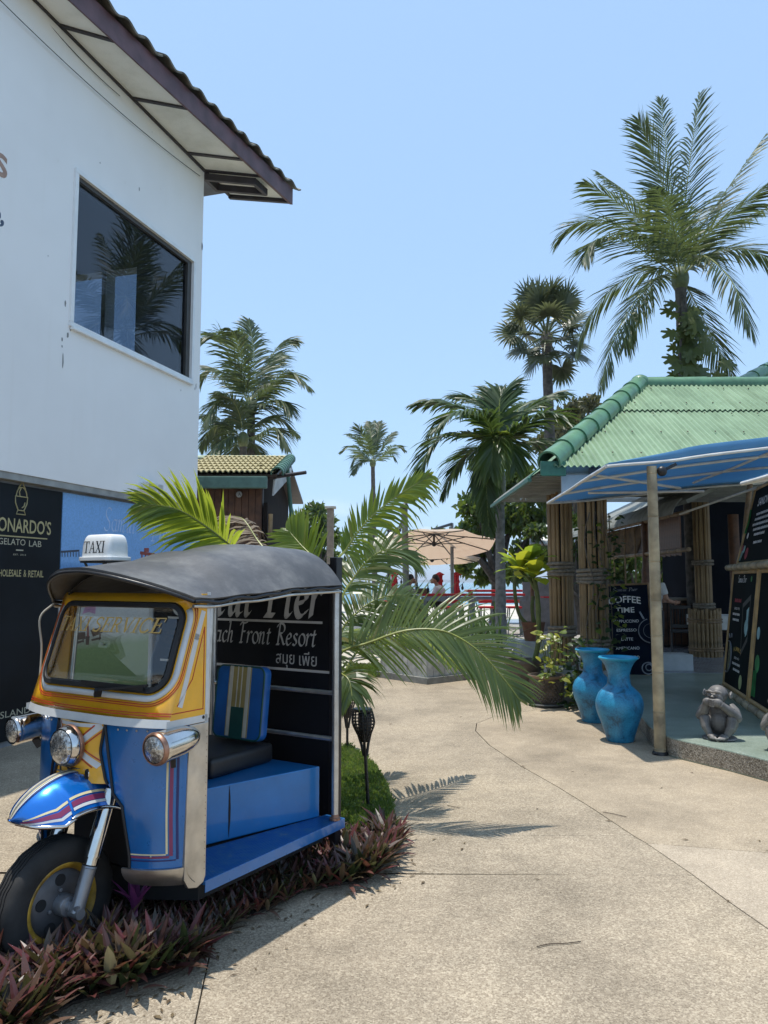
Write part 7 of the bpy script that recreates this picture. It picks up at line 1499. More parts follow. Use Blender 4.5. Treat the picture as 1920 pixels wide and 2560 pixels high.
def clumps(lst, Y, dy, seed):
    rg = random.Random(seed); return [(P(x, y, Y + rg.uniform(-dy, dy)), PXM(r, Y)) for x, y, r in lst]
tree('broad leafy tree behind the parasols and the bushy palm', (P(1240, 1455, 26).x, 26, 0), clumps([(1190, 1265, 45), (1240, 1215, 50), (1300, 1200, 50), (1355, 1230, 45), (1210, 1320, 50), (1280, 1290, 55), (1340, 1310, 50), (1380, 1280, 40), (1160, 1345, 35), (1130, 1360, 28), (1320, 1380, 45), (1370, 1370, 40), (1200, 1380, 30), (1095, 1345, 25), (1240, 1110, 28), (1200, 1160, 25), (1290, 1430, 35), (1160, 1420, 25), (1215, 1440, 28)], 26, 1.2, 1), 9000, .26, TREE, 1, .3)
tree('thin brownish tree showing above the green hip tiles', (P(1440, 1455, 28).x, 28, 0), clumps([(1405, 1040, 30), (1440, 1020, 30), (1475, 1010, 26), (1420, 1080, 32), (1380, 1085, 30), (1455, 1060, 28), (1350, 1110, 28), (1390, 1130, 30)], 28, .8, 2), 1900, .24, TREE3, 2, .2)
tree('low leafy tree beside the brown chalet, left of centre', (P(790, 1455, 42).x, 42, 0), clumps([(760, 1300, 26), (790, 1280, 26), (815, 1305, 24), (745, 1340, 26), (790, 1340, 30), (830, 1345, 26), (770, 1385, 28), (820, 1395, 28), (850, 1420, 26)], 42, 1, 3), 3200, .34, TREE2, 3, .2)
tree('green garden hedge tree seen through the cafe behind the hanging poles', (P(1600, 1455, 22).x, 22, 0), clumps([(1530, 1420, 28), (1570, 1400, 30), (1620, 1410, 32), (1670, 1400, 30), (1700, 1420, 30), (1545, 1450, 28), (1600, 1455, 30), (1650, 1450, 30), (1500, 1430, 24), (1720, 1450, 28), (1480, 1460, 24), (1470, 1400, 22)], 22, .7, 4), 5200, .17, TREE2, 4, .15)
tree('dark leafy tree between the first bamboo columns', (P(1450, 1455, 20).x, 20, 0), clumps([(1440, 1330, 22), (1450, 1380, 24), (1445, 1430, 24), (1420, 1300, 20), (1460, 1290, 18), (1340, 1330, 26), (1355, 1390, 24)], 20, .5, 5), 2200, .17, TREE2, 5, .12)
# ================================================================== brown chalet with a tiled roof, left
YT = M('yellowed_roof_tile', (.42, .36, .19), .8, var=.35, scale=4, bmp=.2); GT = M('green_edge_tile', (.06, .15, .10), .5, var=.25); GUT = M('green_gutter', (.09, .17, .14), .5, var=.2)
RY = 14.0; a0_, a1_ = P(440, 1188, RY), P(690, 1186, RY); r0_, r1_ = P(440, 1146, 16.4), P(724, 1150, 16.4)
ch = empty('brown_chalet', ((a0_.x + a1_.x) / 2, RY, 0), label='brown wooden chalet with a yellowed tile roof and green gutter', cat='building')
dn = (r0_ - a0_); dn.x = 0; Ls = dn.length; dn.normalize(); nrm = V3((0, -dn.z, dn.y))
tmesh = MB().shell(lambda u, v: V3(((u - .5) * .108, v * .44, .020 * math.sin(u * 2 * math.pi) + .035 * (1 - v))), 8, 1, -.016).build('roof_tile', YT, ch, local=True, smooth=50); first = True
nrow, rm = 7, Matrix((V3((1, 0, 0)), dn, nrm)).transposed()
for rI in range(nrow):
    k = rI / nrow; xr = lerp(a1_.x, r1_.x, k); ncol = int((xr - a0_.x) / .10)
    for i in range(ncol):
        pos = V3((xr - .10 - i * .10, a0_.y + dn.y * Ls * k, a0_.z + dn.z * Ls * k + .03)) - V3(ch.location); o = tmesh if first else inst('roof_tile', tmesh, ch); first = False; o.location = pos; o.rotation_euler = rm.to_euler(); o.scale = (1, Ls / nrow / .40, 1)
for i in range(10): k = i / 10; p = a1_.lerp(r1_, k); halfpipe(p + V3((.02, 0, .02)), r1_ - a1_, (r1_ - a1_).length / 10 + .04, .105, .09, GT, 'verge_tile', ch)
for i in range(9): halfpipe(V3((r1_.x - .02 - i * .30, r1_.y, r1_.z + .01)), (-1, 0, 0), .33, .075, .07, M('pale_green_ridge', (.30, .36, .24), .6, var=.2), 'ridge_tile', ch)
MB().box(((a0_.x + a1_.x) / 2 - .1, RY - .05, a0_.z - .14), (a1_.x - a0_.x - .1, .10, .22)).build('gutter', GUT, ch, bevel=.02)
mb = MB(); mb.add([a0_, a1_, r1_, r0_], [(0, 1, 2, 3)]); bk_ = [V3((a0_.x, 18.8, a0_.z)), V3((a1_.x, 18.8, a0_.z))]; mb.add([r0_, r1_, bk_[1], bk_[0]], [(0, 1, 2, 3)]); o = mb.build('roof_deck', BRND, ch); s_ = o.modifiers.new('thickness', 'SOLIDIFY'); s_.thickness = .05
xw = P(655, 1300, RY + .6).x; MB().box(((a0_.x + xw) / 2, RY + .7, a0_.z / 2 - .1), (xw - a0_.x, .1, a0_.z - .1)).build('front_wall', BRND, ch)
for i in range(int((xw - a0_.x) / .13)): MB().box((xw - .07 - i * .13, RY + .63, a0_.z / 2 - .1), (.122, .03, a0_.z - .12)).build('wall_board', BRN, ch, bevel=.004)
MB().box((xw - .05, RY + 2.7, a0_.z / 2 + .2), (.08, 4.0, a0_.z + .2)).build('side_wall', M('dark_screen', (.022, .017, .015), .85, spec=.1), ch)
mb = MB().add([V3((xw + .22, RY + .5, a0_.z - .02)), V3((xw + .38, 15.9, r1_.z - .22)), V3((xw + .36, 15.9, r1_.z - .42)), V3((xw + .2, RY + .5, a0_.z - .32))], [(0, 1, 2, 3)]); o = mb.build('white_gable_panel', M('white_gable', (.6, .63, .66), .6), ch); s_ = o.modifiers.new('thickness', 'SOLIDIFY'); s_.thickness = .03
xs = P(722, 1200, 16).x; MB().box((xs - .25, 15.6, 1.55), (.08, 2.2, 3.1)).build('screen_wall', M('dark_screen', (.022, .017, .015), .8), ch); bamboo_pole('corner_pole', GT, ch, P(718, 1165, 15.4), P(732, 1330, 15.2), .04, .3, 8, seed=5); MB().tube([P(600, 1205, 14.6), P(765, 1181, 14.2)], .035, 8).build('projecting_beam', DARKW, ch, smooth=50); bamboo_pole('bamboo_stake', BAM, ch, P(677, 1285, 14.3), P(675, 1345, 14.3), .04, .3, 8, seed=6)
sgq = P(598, 1236, RY + .55); rs_ = empty('round_sign', sgq, label='small round metal emblem sign on the chalet wall', cat='sign'); MB().lathe([(.055, 0), (.06, .008), (.055, .015), (.001, .015)], 24, c=sgq, rot=FWD).build('disc', ALU, rs_, smooth=40); mb = MB(); put_text(mb, 'A', sgq + V3((-.02, -.017, -.03)), (1, 0, 0), (0, 0, 1), height=.06); mb.build('lettering', BLK, rs_)
pl_ = P(826, 1340, 30); mpil = empty('masonry_pillar', (pl_.x, 30, 0), label='slim masonry pillar with a flat cap left of centre', cat='pillar'); zt_ = P(826, 1272, 30).z; MB().box((pl_.x, 30, zt_ / 2), (.26, .26, zt_)).build('shaft', M('pillar_cement', (.20, .16, .12), .8, bmp=.3), mpil, bevel=.01); MB().box((pl_.x, 30, zt_ + .05), (.42, .42, .09)).build('cap', M('cap_cement', (.36, .35, .30), .8), mpil, bevel=.02)
# ================================================================== beach terrace beyond the path
DZ = .25
WDK = M('weathered_deck', (.34, .32, .29), .8, var=.25, scale=6); GRYM = M('grey_paint_metal', (.20, .22, .24), .5, var=.2); REDP = M('red_paint', (.50, .015, .02), .45, var=.2); REDC = M('red_canvas', (.42, .012, .02), .8, var=.25); BEI = M('beige_canvas', (.62, .50, .40), .85, var=.08, scale=3)
m, t, b = nodes('parasol_canvas'); b.inputs['Base Color'].default_value = (.72, .66, .58, 1); b.inputs['Roughness'].default_value = .9; tr = t.nodes.new('ShaderNodeBsdfTranslucent'); tr.inputs[0].default_value = (.88, .76, .64, 1); ms = t.nodes.new('ShaderNodeMixShader'); ms.inputs[0].default_value = .6; t.links.new(b.outputs[0], ms.inputs[1]); t.links.new(tr.outputs[0], ms.inputs[2]); t.links.new(ms.outputs[0], t.nodes['Material Output'].inputs[0]); CANV = m
dk = empty('deck', (2, 22, 0)); tag(dk, 'weathered deck of the beach terrace', kind='structure')
pl0 = MB().box((3.4, 18.6, DZ - .03), (8.6, .138, .06)).build('plank', WDK, dk)
for i in range(1, 50): inst('plank', pl0, dk, loc=(0, i * .145, 0))
MB().box((3.4, 22.1, DZ / 2 - .06), (8.5, 7.2, DZ - .1)).build('deck_frame', GRYM, dk)
def parasol(label, hub_px, Y, rad, drop, pole_px, tilt=0):
    c = P(*hub_px, Y); pb = V3((P(*pole_px, Y + .3).x, Y + .9, DZ)); e = empty('parasol', pb, label=label, cat='parasol', group='beige cantilever parasols on the terrace'); n = 8; zt = c.z + .12
    edge = [c + V3((math.cos(a) * rad, math.sin(a) * rad, -drop - math.sin(a) * rad * tilt)) for a in [i * 2 * math.pi / n + .39 for i in range(n)]]; top = V3((c.x, c.y, zt)); mb = MB()
    for i in range(n):
        a, d = edge[i], edge[(i + 1) % n]; k = 6; rows = []
        for r_ in range(k + 1): u = r_ / k; rows.append([top.lerp(a, u).lerp(top.lerp(d, u), j / 4) + V3((0, 0, .10 * u * (1 - u) * 2 - .04 * u * math.sin(math.pi * j / 4))) for j in range(5)])
        for r_ in range(k):
            for j in range(4): mb.add([rows[r_][j], rows[r_ + 1][j], rows[r_ + 1][j + 1], rows[r_][j + 1]], [(0, 1, 2, 3)])
    o = mb.build('canopy', CANV, e); s_ = o.modifiers.new('thickness', 'SOLIDIFY'); s_.thickness = .008
    hub = top - V3((0, 0, .34)); MB().ell(hub, .07, 8, 6).build('hub', BLK, e, smooth=60)
    MB().tube([top - V3((0, 0, .05)), hub], .03, 8).build('centre_pole', BLK, e, smooth=60)
    for i in range(n):
        MB().tube([top - V3((0, 0, .07)), edge[i].lerp(top, .02) - V3((0, 0, .02))], .016, 6).build('rib', BLK, e); MB().tube([hub, top.lerp(edge[i], .55) - V3((0, 0, .03))], .014, 6).build('strut', BLK, e)
    MB().tube([pb, V3((pb.x, pb.y, top.z + .3))], .05, 10).build('mast', GRYM, e, smooth=50); MB().tube([V3((pb.x, pb.y, top.z + .28)), top + V3((0, 0, .06))], .04, 8).build('arm', BLK, e, smooth=50); MB().box(pb + V3((0, 0, .04)), (.8, .8, .08)).build('base', GRYM, e, bevel=.02); return e
parasol('nearer wide beige cantilever parasol over the terrace', (1085, 1340), 21, 1.72, .24, (1135, 1400), .19); parasol('lower beige parasol further back behind the wide one', (1080, 1384), 25.5, 1.65, .20, (1042, 1440), .07)
def closed_umbrella(x, Y, y0, y1, label):
    b_ = V3((P(x, 1460, Y).x, Y, 0)); e = empty('closed_umbrella', b_, label=label, cat='umbrella', group='closed red umbrellas by the sea'); z0, z1 = P(x, y1, Y).z, P(x, y0, Y).z; h = z1 - z0
    MB().tube([b_, V3((b_.x, Y, z1))], .03, 8).build('pole', GRYM, e, smooth=50); mb = MB(); n = 14
    def f(u, v): a = u * 2 * math.pi; r = ip(v, [(0, .18), (.25, .15), (.55, .12), (.62, .16), (.72, .12), (.85, .13), (.9, .22), (.95, .12), (1, .03)]) * (1 + .22 * math.cos(7 * a)) * .68; return V3((b_.x + r * math.cos(a), Y + r * math.sin(a), z0 + h * v))
    MB().grid(f, 28, 20).build('folded_canopy', REDC, e, smooth=60, recalc=True)
closed_umbrella(985, 26, 1430, 1490, 'closed red umbrella beside the black lamp post'); closed_umbrella(1099, 27, 1430, 1490, 'closed red umbrella just right of the person in the white shirt'); closed_umbrella(1140, 25, 1430, 1495, 'closed red umbrella left of the leafy tree trunk')
closed_umbrella(955, 22, 1500, 1530, 'small closed red umbrella low behind the palm fronds')
# lamp posts and string lights
def postl(x0, y0, x1, y1, Y, r, mat, label, lamp=True):
    a, c = P(x0, y0, Y), P(x1, y1, Y); a.z = 0; e = empty('lamp_post', a, label=label, cat='lamp post'); MB().tube([a, c], r, 10).build('shaft', mat, e, smooth=50)
    MB().lathe([(r * 1.2, -.05), (r * 1.5, .0), (r * 1.1, .07), (r * .6, .1)], 12, c=c).build('collar', BLK, e, smooth=40)
    if lamp: MB().bar(c + V3((0, 0, .1)), c + V3((.28, -.05, .14)), .1, .04).build('lamp_head', ALU, e, bevel=.01); MB().box(c + V3((.2, -.04, .20)), (.3, .2, .02)).build('solar_panel', BLK, e)
    return c
s1 = postl(1018, 1545, 1011, 1268, 20, .085, M('grey_wooden_post', (.20, .20, .175), .8, var=.3), 'grey wooden lamp post standing in front of the parasols'); s2 = postl(971, 1500, 973, 1325, 28, .07, BLK, 'black lamp post left of the seated people', False)
BULB = M('dark_bulb', (.03, .028, .025), .3)
def lights(p0, p1, sag, n, label):
    e = empty('string_lights', p0.lerp(p1, .5), label=label, cat='string lights', group='festoon lights over the terrace'); f = lambda k: p0.lerp(p1, k) - V3((0, 0, sag * 4 * k * (1 - k))); MB().tube([f(k / 24) for k in range(25)], .012, 5).build('cable', BLK, e, smooth=60)
    for i in range(n):
        q = f((i + .5) / n); MB().lathe([(.012, 0), (.022, -.04), (.024, -.08), (.05, -.13), (.045, -.19), (.005, -.22)], 8, c=q).build('bulb', BULB, e, smooth=60)
lights(s1 - V3((0, 0, .15)), s2, .25, 10, 'string of bulbs between the two lamp posts'); lights(s2 - V3((0, 0, .05)), P(860, 1330, 32), .5, 12, 'string of bulbs running left behind the palm fronds'); lights(s1 - V3((0, 0, 2.3)), P(1160, 1455, 27), .35, 14, 'low string of bulbs along the sea side')
lights(P(930, 1440, 30), P(1020, 1440, 30), .15, 8, 'short string of bulbs low beside the far palm trunk')
# bar tables
bt = empty('bar_table', (2.2, 20, DZ), label='long high bar table with a red top on the terrace', cat='table'); xa, xb = P(1052, 1490, 20).x, P(1310, 1490, 20).x; zt = P(1100, 1487, 20).z
MB().box(((xa + xb) / 2, 20.1, zt), (xb - xa, .62, .06)).build('top', REDP, bt, bevel=.01); MB().box(((xa + xb) / 2, 19.79, zt - .10), (xb - xa, .05, .12)).build('apron', GRYM, bt)
for k in range(5): MB().box((lerp(xa + .1, xb - .1, k / 4), 19.85, (zt + DZ) / 2 - .05), (.09, .09, zt - DZ - .1)).build('leg', GRYM, bt)
bt2 = empty('bar_table', (P(985, 1500, 19.7).x, 19.7, DZ), label='pale bar table in front of the seated person', cat='table'); x2 = P(945, 1490, 19.7).x; MB().box(((x2 + xa) / 2, 19.7, zt - .01), (xa - x2 - .02, .6, .05)).build('top', STEPW, bt2, bevel=.01)
for k in (0, 1): MB().box((lerp(x2 + .1, xa - .15, k), 19.6, (zt + DZ) / 2), (.10, .10, zt - DZ - .04)).build('leg', M('white_leg', (.55, .55, .53), .6), bt2)
rt = empty('bar_table', (3.1, 22.5, DZ), label='second red table further back under the leafy tree', cat='table'); MB().box((P(1245, 1477, 22.5).x, 22.5, P(1245, 1477, 22.5).z), (1.9, .6, .06)).build('top', REDP, rt, bevel=.01)
for k in (-.8, .8): MB().box((P(1245, 1477, 22.5).x + k, 22.5, (P(1245, 1477, 22.5).z + DZ) / 2), (.08, .5, P(1245, 1477, 22.5).z - DZ - .06)).build('leg', GRYM, rt)
def stool(x, Y, label):
    p = V3((x, Y, DZ)); e = empty('bar_stool', p, label=label, cat='stool', group='red bar stools along the table')
    MB().box(p + V3((0, 0, .72)), (.36, .36, .05)).build('seat', REDP, e, bevel=.015)
    for i in (-1, 1):
        for j in (-1, 1): MB().tube([p + V3((i * .19, j * .19, 0)), p + V3((i * .13, j * .13, .70))], .016, 6).build('leg', GRYM, e)
    MB().box(p + V3((0, .16, .86)), (.34, .03, .08)).build('backrest', REDP, e, bevel=.01)
for px_, lab in ((1285, 'red bar stool at the right end of the red table, beside the ringed trunk'), (1215, 'red bar stool just left of the ringed palm trunk'), (1135, 'red bar stool under the middle of the red table')): stool(P(px_, 1520, 19.4).x, 19.4, lab)
# things on the table
GLG = M('green_bottle_glass', (.01, .04, .02), .1, spec=.8)
def bottle(px_, Y, h, mat, label): q = V3((P(px_, 1480, Y).x, Y, zt + .03)); tag(MB().lathe([(.035, 0), (.038, .02), (.038, h * .55), (.014, h * .75), (.013, h), (.001, h)], 10, c=q).build('bottle', mat, smooth=40), label, 'bottle')
bottle(1043, 19.75, .30, GLG, 'dark green bottle in front of the drinking person'); bottle(1070, 19.9, .22, BLK, 'short dark bottle beside the person in white'); tag(MB().box((P(1056, 1480, 19.9).x, 19.9, zt + .10), (.22, .18, .14)).build('condiment_box', BRN, bevel=.01), 'small wooden condiment box between the seated people', 'box')
# ---------------- people: one continuous body each, clothes and hair as parts
SKIN = M('skin', (.38, .20, .13), .55, var=.1); HAIR = M('dark_hair', (.015, .011, .009), .6, var=.3, bmp=.3); 
def remesh(o, v):
    r_ = o.modifiers.new('remesh', 'REMESH'); r_.mode = 'VOXEL'; r_.voxel_size = v; r_.use_smooth_shade = True; s_ = o.modifiers.new('smooth', 'SMOOTH'); s_.iterations = 4; s_.factor = .5
def hand(mb, w, d, side):
    d = V3(d).normalized(); s_ = d.cross(V3(side)).normalized(); mb.ell(w + d * .05, (.042, .042, .045), 8, 6)
    for k in range(4): a = w + d * .08 + s_ * (k - 1.5) * .02; mb.tube([a, a + d * (.045 - .004 * abs(k - 1)), a + d * .06 + V3(side) * .03], [.011, .010, .008], 6)
    mb.tube([w + d * .03 + s_ * .035, w + d * .06 + s_ * .06, w + d * .085 + s_ * .06], [.013, .011, .009], 6)
def person(name_label, base, rz, pose, shirt, trousers, v=.013):
    e = empty('person', base, rz, name_label, 'person'); e['_w'] = (0, 0, 0); J = pose; mb = MB(); hips, chest, neck, head = (V3(J[k]) for k in ('hips', 'chest', 'neck', 'head'))
    mb.tube([hips - V3((0, 0, .04)), hips.lerp(chest, .45), chest, neck.lerp(chest, .25)], [.15, .135, .165, .09], 14, flat=.7); mb.tube([neck.lerp(chest, .3), neck, head - V3((0, 0, .03))], [.065, .055, .055], 10)
    mb.ell(head, (.082, .098, .118), 16, 12); f = V3(J['face']).normalized(); sd = f.cross(V3((0, 0, 1))).normalized(); mb.ell(head + f * .075 - V3((0, 0, .045)), (.05, .05, .055), 10, 8); mb.tube([head + f * .092 + V3((0, 0, .02)), head + f * .118 - V3((0, 0, .02))], [.011, .017], 7)
    for s in (-1, 1): mb.ell(head + sd * s * .084 - V3((0, 0, .01)), (.015, .025, .034), 8, 6)
    for s in (0, 1):
        sh, el, wr = (V3(p) for p in J['arms'][s]); mb.tube([chest.lerp(sh, .5), sh, sh.lerp(el, .5), el], [.07, .062, .05, .042], 10); mb.tube([el, el.lerp(wr, .35), wr], [.043, .042, .028], 10); hand(mb, wr, J['hd'][s], f)
        hp, kn, an = (V3(p) for p in J['legs'][s]); mb.tube([hp, hp.lerp(kn, .4), kn], [.095, .085, .058], 12); mb.tube([kn, kn.lerp(an, .35), an], [.058, .056, .036], 10); mb.ell(an + f * .07 - V3((0, 0, .04)), (.045, .045, .04), 8, 6); mb.tube([an - V3((0, 0, .04)), an + f * .16 - V3((0, 0, .055))], [.042, .03], 8)
    o = mb.build('body', SKIN, e, local=True); remesh(o, v)
    for s in (-1, 1): MB().ell(head + f * .09 + sd * s * .032 + V3((0, 0, .012)), .012, 8, 6).build('eye', BLK, e, local=True)
    MB().tube([head + f * .112 - sd * .022 - V3((0, 0, .062)), head + f * .118 - V3((0, 0, .064)), head + f * .112 + sd * .022 - V3((0, 0, .062))], .006, 6).build('mouth', M('lips', (.25, .09, .08), .5), e, local=True)
    mb = MB(); mb.ell(head - f * .02 + V3((0, 0, .035)), (.094, .108, .104), 16, 10); mb.ell(head - f * .05 + V3((0, 0, -.01)), (.088, .07, .09), 12, 8); o = mb.build('hair', HAIR, e, local=True); remesh(o, v)
    mb = MB(); mb.tube([hips - V3((0, 0, .06)), hips.lerp(chest, .45), chest, neck.lerp(chest, .22)], [.168, .152, .182, .088], 14, flat=.72)
    for s in (0, 1): sh, el, wr = (V3(p) for p in J['arms'][s]); mb.tube([chest.lerp(sh, .45), sh, sh.lerp(el, .62)], [.085, .078, .066], 10)
    o = mb.build('shirt', shirt, e, local=True); remesh(o, v)
    mb = MB(); mb.tube([hips - V3((0, 0, .10)), hips + V3((0, 0, .04))], [.16, .165], 12, flat=.75)
    for s in (0, 1): hp, kn, an = (V3(p) for p in J['legs'][s]); mb.tube([hp, hp.lerp(kn, .5), kn, kn.lerp(an, J.get('tl', .3))], [.11, .10, .075, .07], 12)
    o = mb.build('trousers', trousers, e, local=True); remesh(o, v); return e
def seated(armup):                                             # faces +x, on a bar stool, local z 0 = deck
    a0 = [(.10, -.19, 1.17), (.34, -.22, .98), (.30, -.13, 1.26)] if armup else [(.10, -.19, 1.17), (.24, -.22, .93), (.45, -.12, 1.02)]
    return dict(hips=(0, 0, .80), chest=(.07, 0, 1.13), neck=(.12, 0, 1.29), head=(.17, 0, 1.42), face=(1, 0, -.18), arms=[a0, [(.10, .19, 1.17), (.24, .23, .94), (.46, .12, 1.02)]], hd=[(-.3, .3, 1) if armup else (1, .3, 0), (1, -.3, 0)], legs=[[(.02, -.1, .80), (.43, -.13, .80), (.38, -.12, .36)], [(.02, .1, .80), (.43, .13, .80), (.38, .12, .36)]])
KHAKI = M('khaki_shirt', (.30, .25, .18), .85, var=.12); WSH = M('white_shirt', (.66, .66, .65), .85, var=.06); SHORT = M('dark_shorts', (.03, .032, .04), .85); 
pa = V3((P(1012, 1460, 20.1).x, 20.05, DZ)); pb_ = V3((P(1104, 1460, 20.3).x, 20.45, DZ))
person('person in a khaki shirt seated at the bar lifting a hand to the mouth', pa, R(10), seated(True), KHAKI, SHORT); person('person in a white T-shirt seated at the bar facing left', pb_, R(172), seated(False), WSH, SHORT)
for q, lab in ((pa, 'bar stool under the person in khaki'), (pb_, 'bar stool under the person in the white T-shirt')):
    e = empty('bar_stool', q, label=lab, cat='stool', group='red bar stools along the table'); MB().box(q + V3((0, 0, .67)), (.36, .36, .05)).build('seat', REDP, e, bevel=.01)
    for i in (-1, 1):
        for j in (-1, 1): MB().tube([q + V3((i * .19, j * .19, 0)), q + V3((i * .13, j * .13, .65))], .018, 6).build('leg', GRYM, e)
st_ = dict(hips=(0, 0, .95), chest=(.02, 0, 1.30), neck=(.03, 0, 1.47), head=(.06, 0, 1.60), face=(1, 0, -.1), arms=[[(.02, -.2, 1.38), (.08, -.26, 1.12), (.28, -.2, 1.08)], [(.02, .2, 1.38), (.10, .25, 1.12), (.3, .18, 1.10)]], hd=[(1, .2, 0), (1, -.2, 0)], legs=[[(0, -.1, .93), (.02, -.11, .5), (0, -.11, .09)], [(0, .1, .93), (.05, .11, .5), (.02, .11, .09)]], tl=.98)
person('standing waiter in a white shirt half hidden by the bamboo post', V3((P(1634, 1500, 14.0).x, 14.0, PZ - .02)), R(20), st_, WSH, SHORT); person('dark figure seated behind the coffee board', V3((P(1572, 1500, 16.4).x, 16.4, PZ - .1)), R(180), seated(False), SHORT, SHORT)
e = empty('bar_stool', (P(1572, 1500, 16.4).x, 16.4, PZ), label='stool under the dark figure behind the coffee board', cat='stool'); MB().lathe([(.16, .5), (.17, .56), (.001, .565)], 14, c=(P(1572, 1500, 16.4).x, 16.4, PZ)).build('seat', BRND, e, smooth=40); MB().tube([(P(1572, 1500, 16.4).x, 16.4, PZ), (P(1572, 1500, 16.4).x, 16.4, PZ + .5)], .03, 8).build('leg', BRND, e)
# ---------------- planters, low walls, plants at the edge of the path
PLK = M('whitewashed_plank', (.46, .45, .41), .85, var=.25, scale=9, bmp=.2)
def planter(c, w, d, h, rz, label):
    e = empty('wooden_planter', (c[0], c[1], 0), rz, label, 'planter', 'whitewashed planters beside the path'); e['_w'] = (0, 0, 0); b_ = lambda mb, n, m_=PLK: mb.build(n, m_, e, local=True, bevel=.004)
    b_(MB().box((0, 0, .05), (w + .14, d + .14, .10)), 'plinth', M('grey_plinth', (.22, .22, .20), .85, var=.3, bmp=.3)); b_(MB().box((0, 0, h / 2 + .05), (w - .04, d - .04, h - .02)), 'box_core', SOIL)
    for sx, L, off in ((0, w, d / 2), (1, d, w / 2)):
        n = int(L / .11)
        for s in (-1, 1):
            for i in range(n):
                x = -L / 2 + (i + .5) * L / n; p = (x, s * off, h / 2 + .10) if sx == 0 else (s * off, x, h / 2 + .10); b_(MB().box(p, (L / n - .008, .022, h) if sx == 0 else (.022, L / n - .008, h)), 'plank')
    return e
planter((.60, 13.0), 1.15, .75, .42, R(-50), 'whitewashed plank planter nearest the young palm on the path'); planter((1.62, 13.2), 1.1, .7, .36, R(-12), 'second whitewashed planter nearer the potted plants')
SANS = leafmat('strap_leaf', (.05, .10, .03), (.12, .2, .06), .35, .4)
def straps(c, n, h, spread, label, seed, cat='plant', mat=SANS, w=.022):
    rg = random.Random(seed); c = V3(c); e = empty('strap_plant', c, label=label, cat=cat, group='strap-leaved plants in the planters')
    for i in range(n):
        a = rg.uniform(0, 6.28); el = rg.uniform(.75, 1.5); mb = MB(); lance(mb, c + V3((rg.uniform(-spread, spread), rg.uniform(-.15, .15), 0)), (math.cos(a) * math.cos(el), math.sin(a) * math.cos(el), math.sin(el)), (0, 0, 1), h * rg.uniform(.7, 1.2), w, rg.uniform(.05, .22), fold=.3); mb.build('leaf', mat, e)
straps((.60, 13.0, .45), 36, .75, .35, 'clump of strap leaves in the planter nearest the young palm', 1); straps((1.62, 13.2, .40), 36, .7, .4, 'clump of strap leaves in the second planter', 2); straps((P(1180, 1560, 17.5).x, 17.5, .2), 46, 1.1, .8, 'tall strap-leaved plants in front of the red table', 3, w=.035); straps((P(1075, 1560, 17.8).x, 17.8, .2), 40, 1.0, .6, 'strap-leaved plants left of the red table legs', 4, w=.035)
FLW = M('white_blossom', (.75, .75, .70), .7)
fq = V3((P(965, 1545, 17.6).x, 17.6, .45)); fb_ = empty('flower_trough', (fq.x, 17.6, 0), label='grey trough of white flowers left of the wooden lamp post', cat='planter'); MB().box((fq.x, 17.6, .25), (.9, .45, .5)).build('trough', M('grey_trough', (.24, .24, .23), .8), fb_, bevel=.02)
crown(fb_, [(fq + V3((-.2, 0, .22)), .28), (fq + V3((.15, 0, .25)), .28), (fq + V3((.4, 0, .3)), .3)], 900, .09, TREE2, 31, 'foliage')
rg = random.Random(8); fl0 = MB().ell((0, 0, 0), (.035, .035, .025), 7, 5).build('blossom', FLW, fb_, local=True); fl0.location = (-.2, -.3, .75)
for i in range(26): inst('blossom', fl0, fb_, loc=(rg.uniform(-.4, .15), rg.uniform(-.32, -.15), .5 + rg.uniform(0, .4)), scale=(rg.uniform(.8, 1.5),) * 3)
lwq = P(880, 1590, 18); tag(MB().box((P(880, 1590, 18.3).x, 18.3, .24), (2.1, .3, .48)).build('low_wall', M('whitewash', (.62, .62, .60), .8, var=.12), bevel=.01), 'low white wall at the far end of the lawn', 'wall'); tag(MB().box((P(850, 1530, 21).x, 21, .62), (1.8, .06, .10)).box((P(850, 1530, 21).x, 21, .38), (1.8, .06, .10)).box((P(830, 1530, 21).x, 21, .4), (.1, .1, .8)).box((P(905, 1530, 21).x, 21, .4), (.1, .1, .8)).build('rail_fence', MATS['whitewash']), 'white two-rail fence behind the palm fronds', 'fence')
tree('dark shrub with dry leaves at the foot of the wooden lamp post', (P(1030, 1540, 18.5).x, 18.5, 0), clumps([(1010, 1540, 22), (1035, 1535, 24), (1050, 1560, 22), (1000, 1570, 22), (1025, 1580, 22)], 18.5, .3, 11), 1500, .13, TREE3, 12, .04, 'bush'); tree('low rounded shrub beside the white trough', (P(905, 1600, 16.5).x, 16.5, 0), clumps([(880, 1600, 18), (905, 1595, 18), (930, 1600, 18), (860, 1605, 18)], 16.5, .3, 12), 1200, .09, TREE2, 13, .03, 'bush')
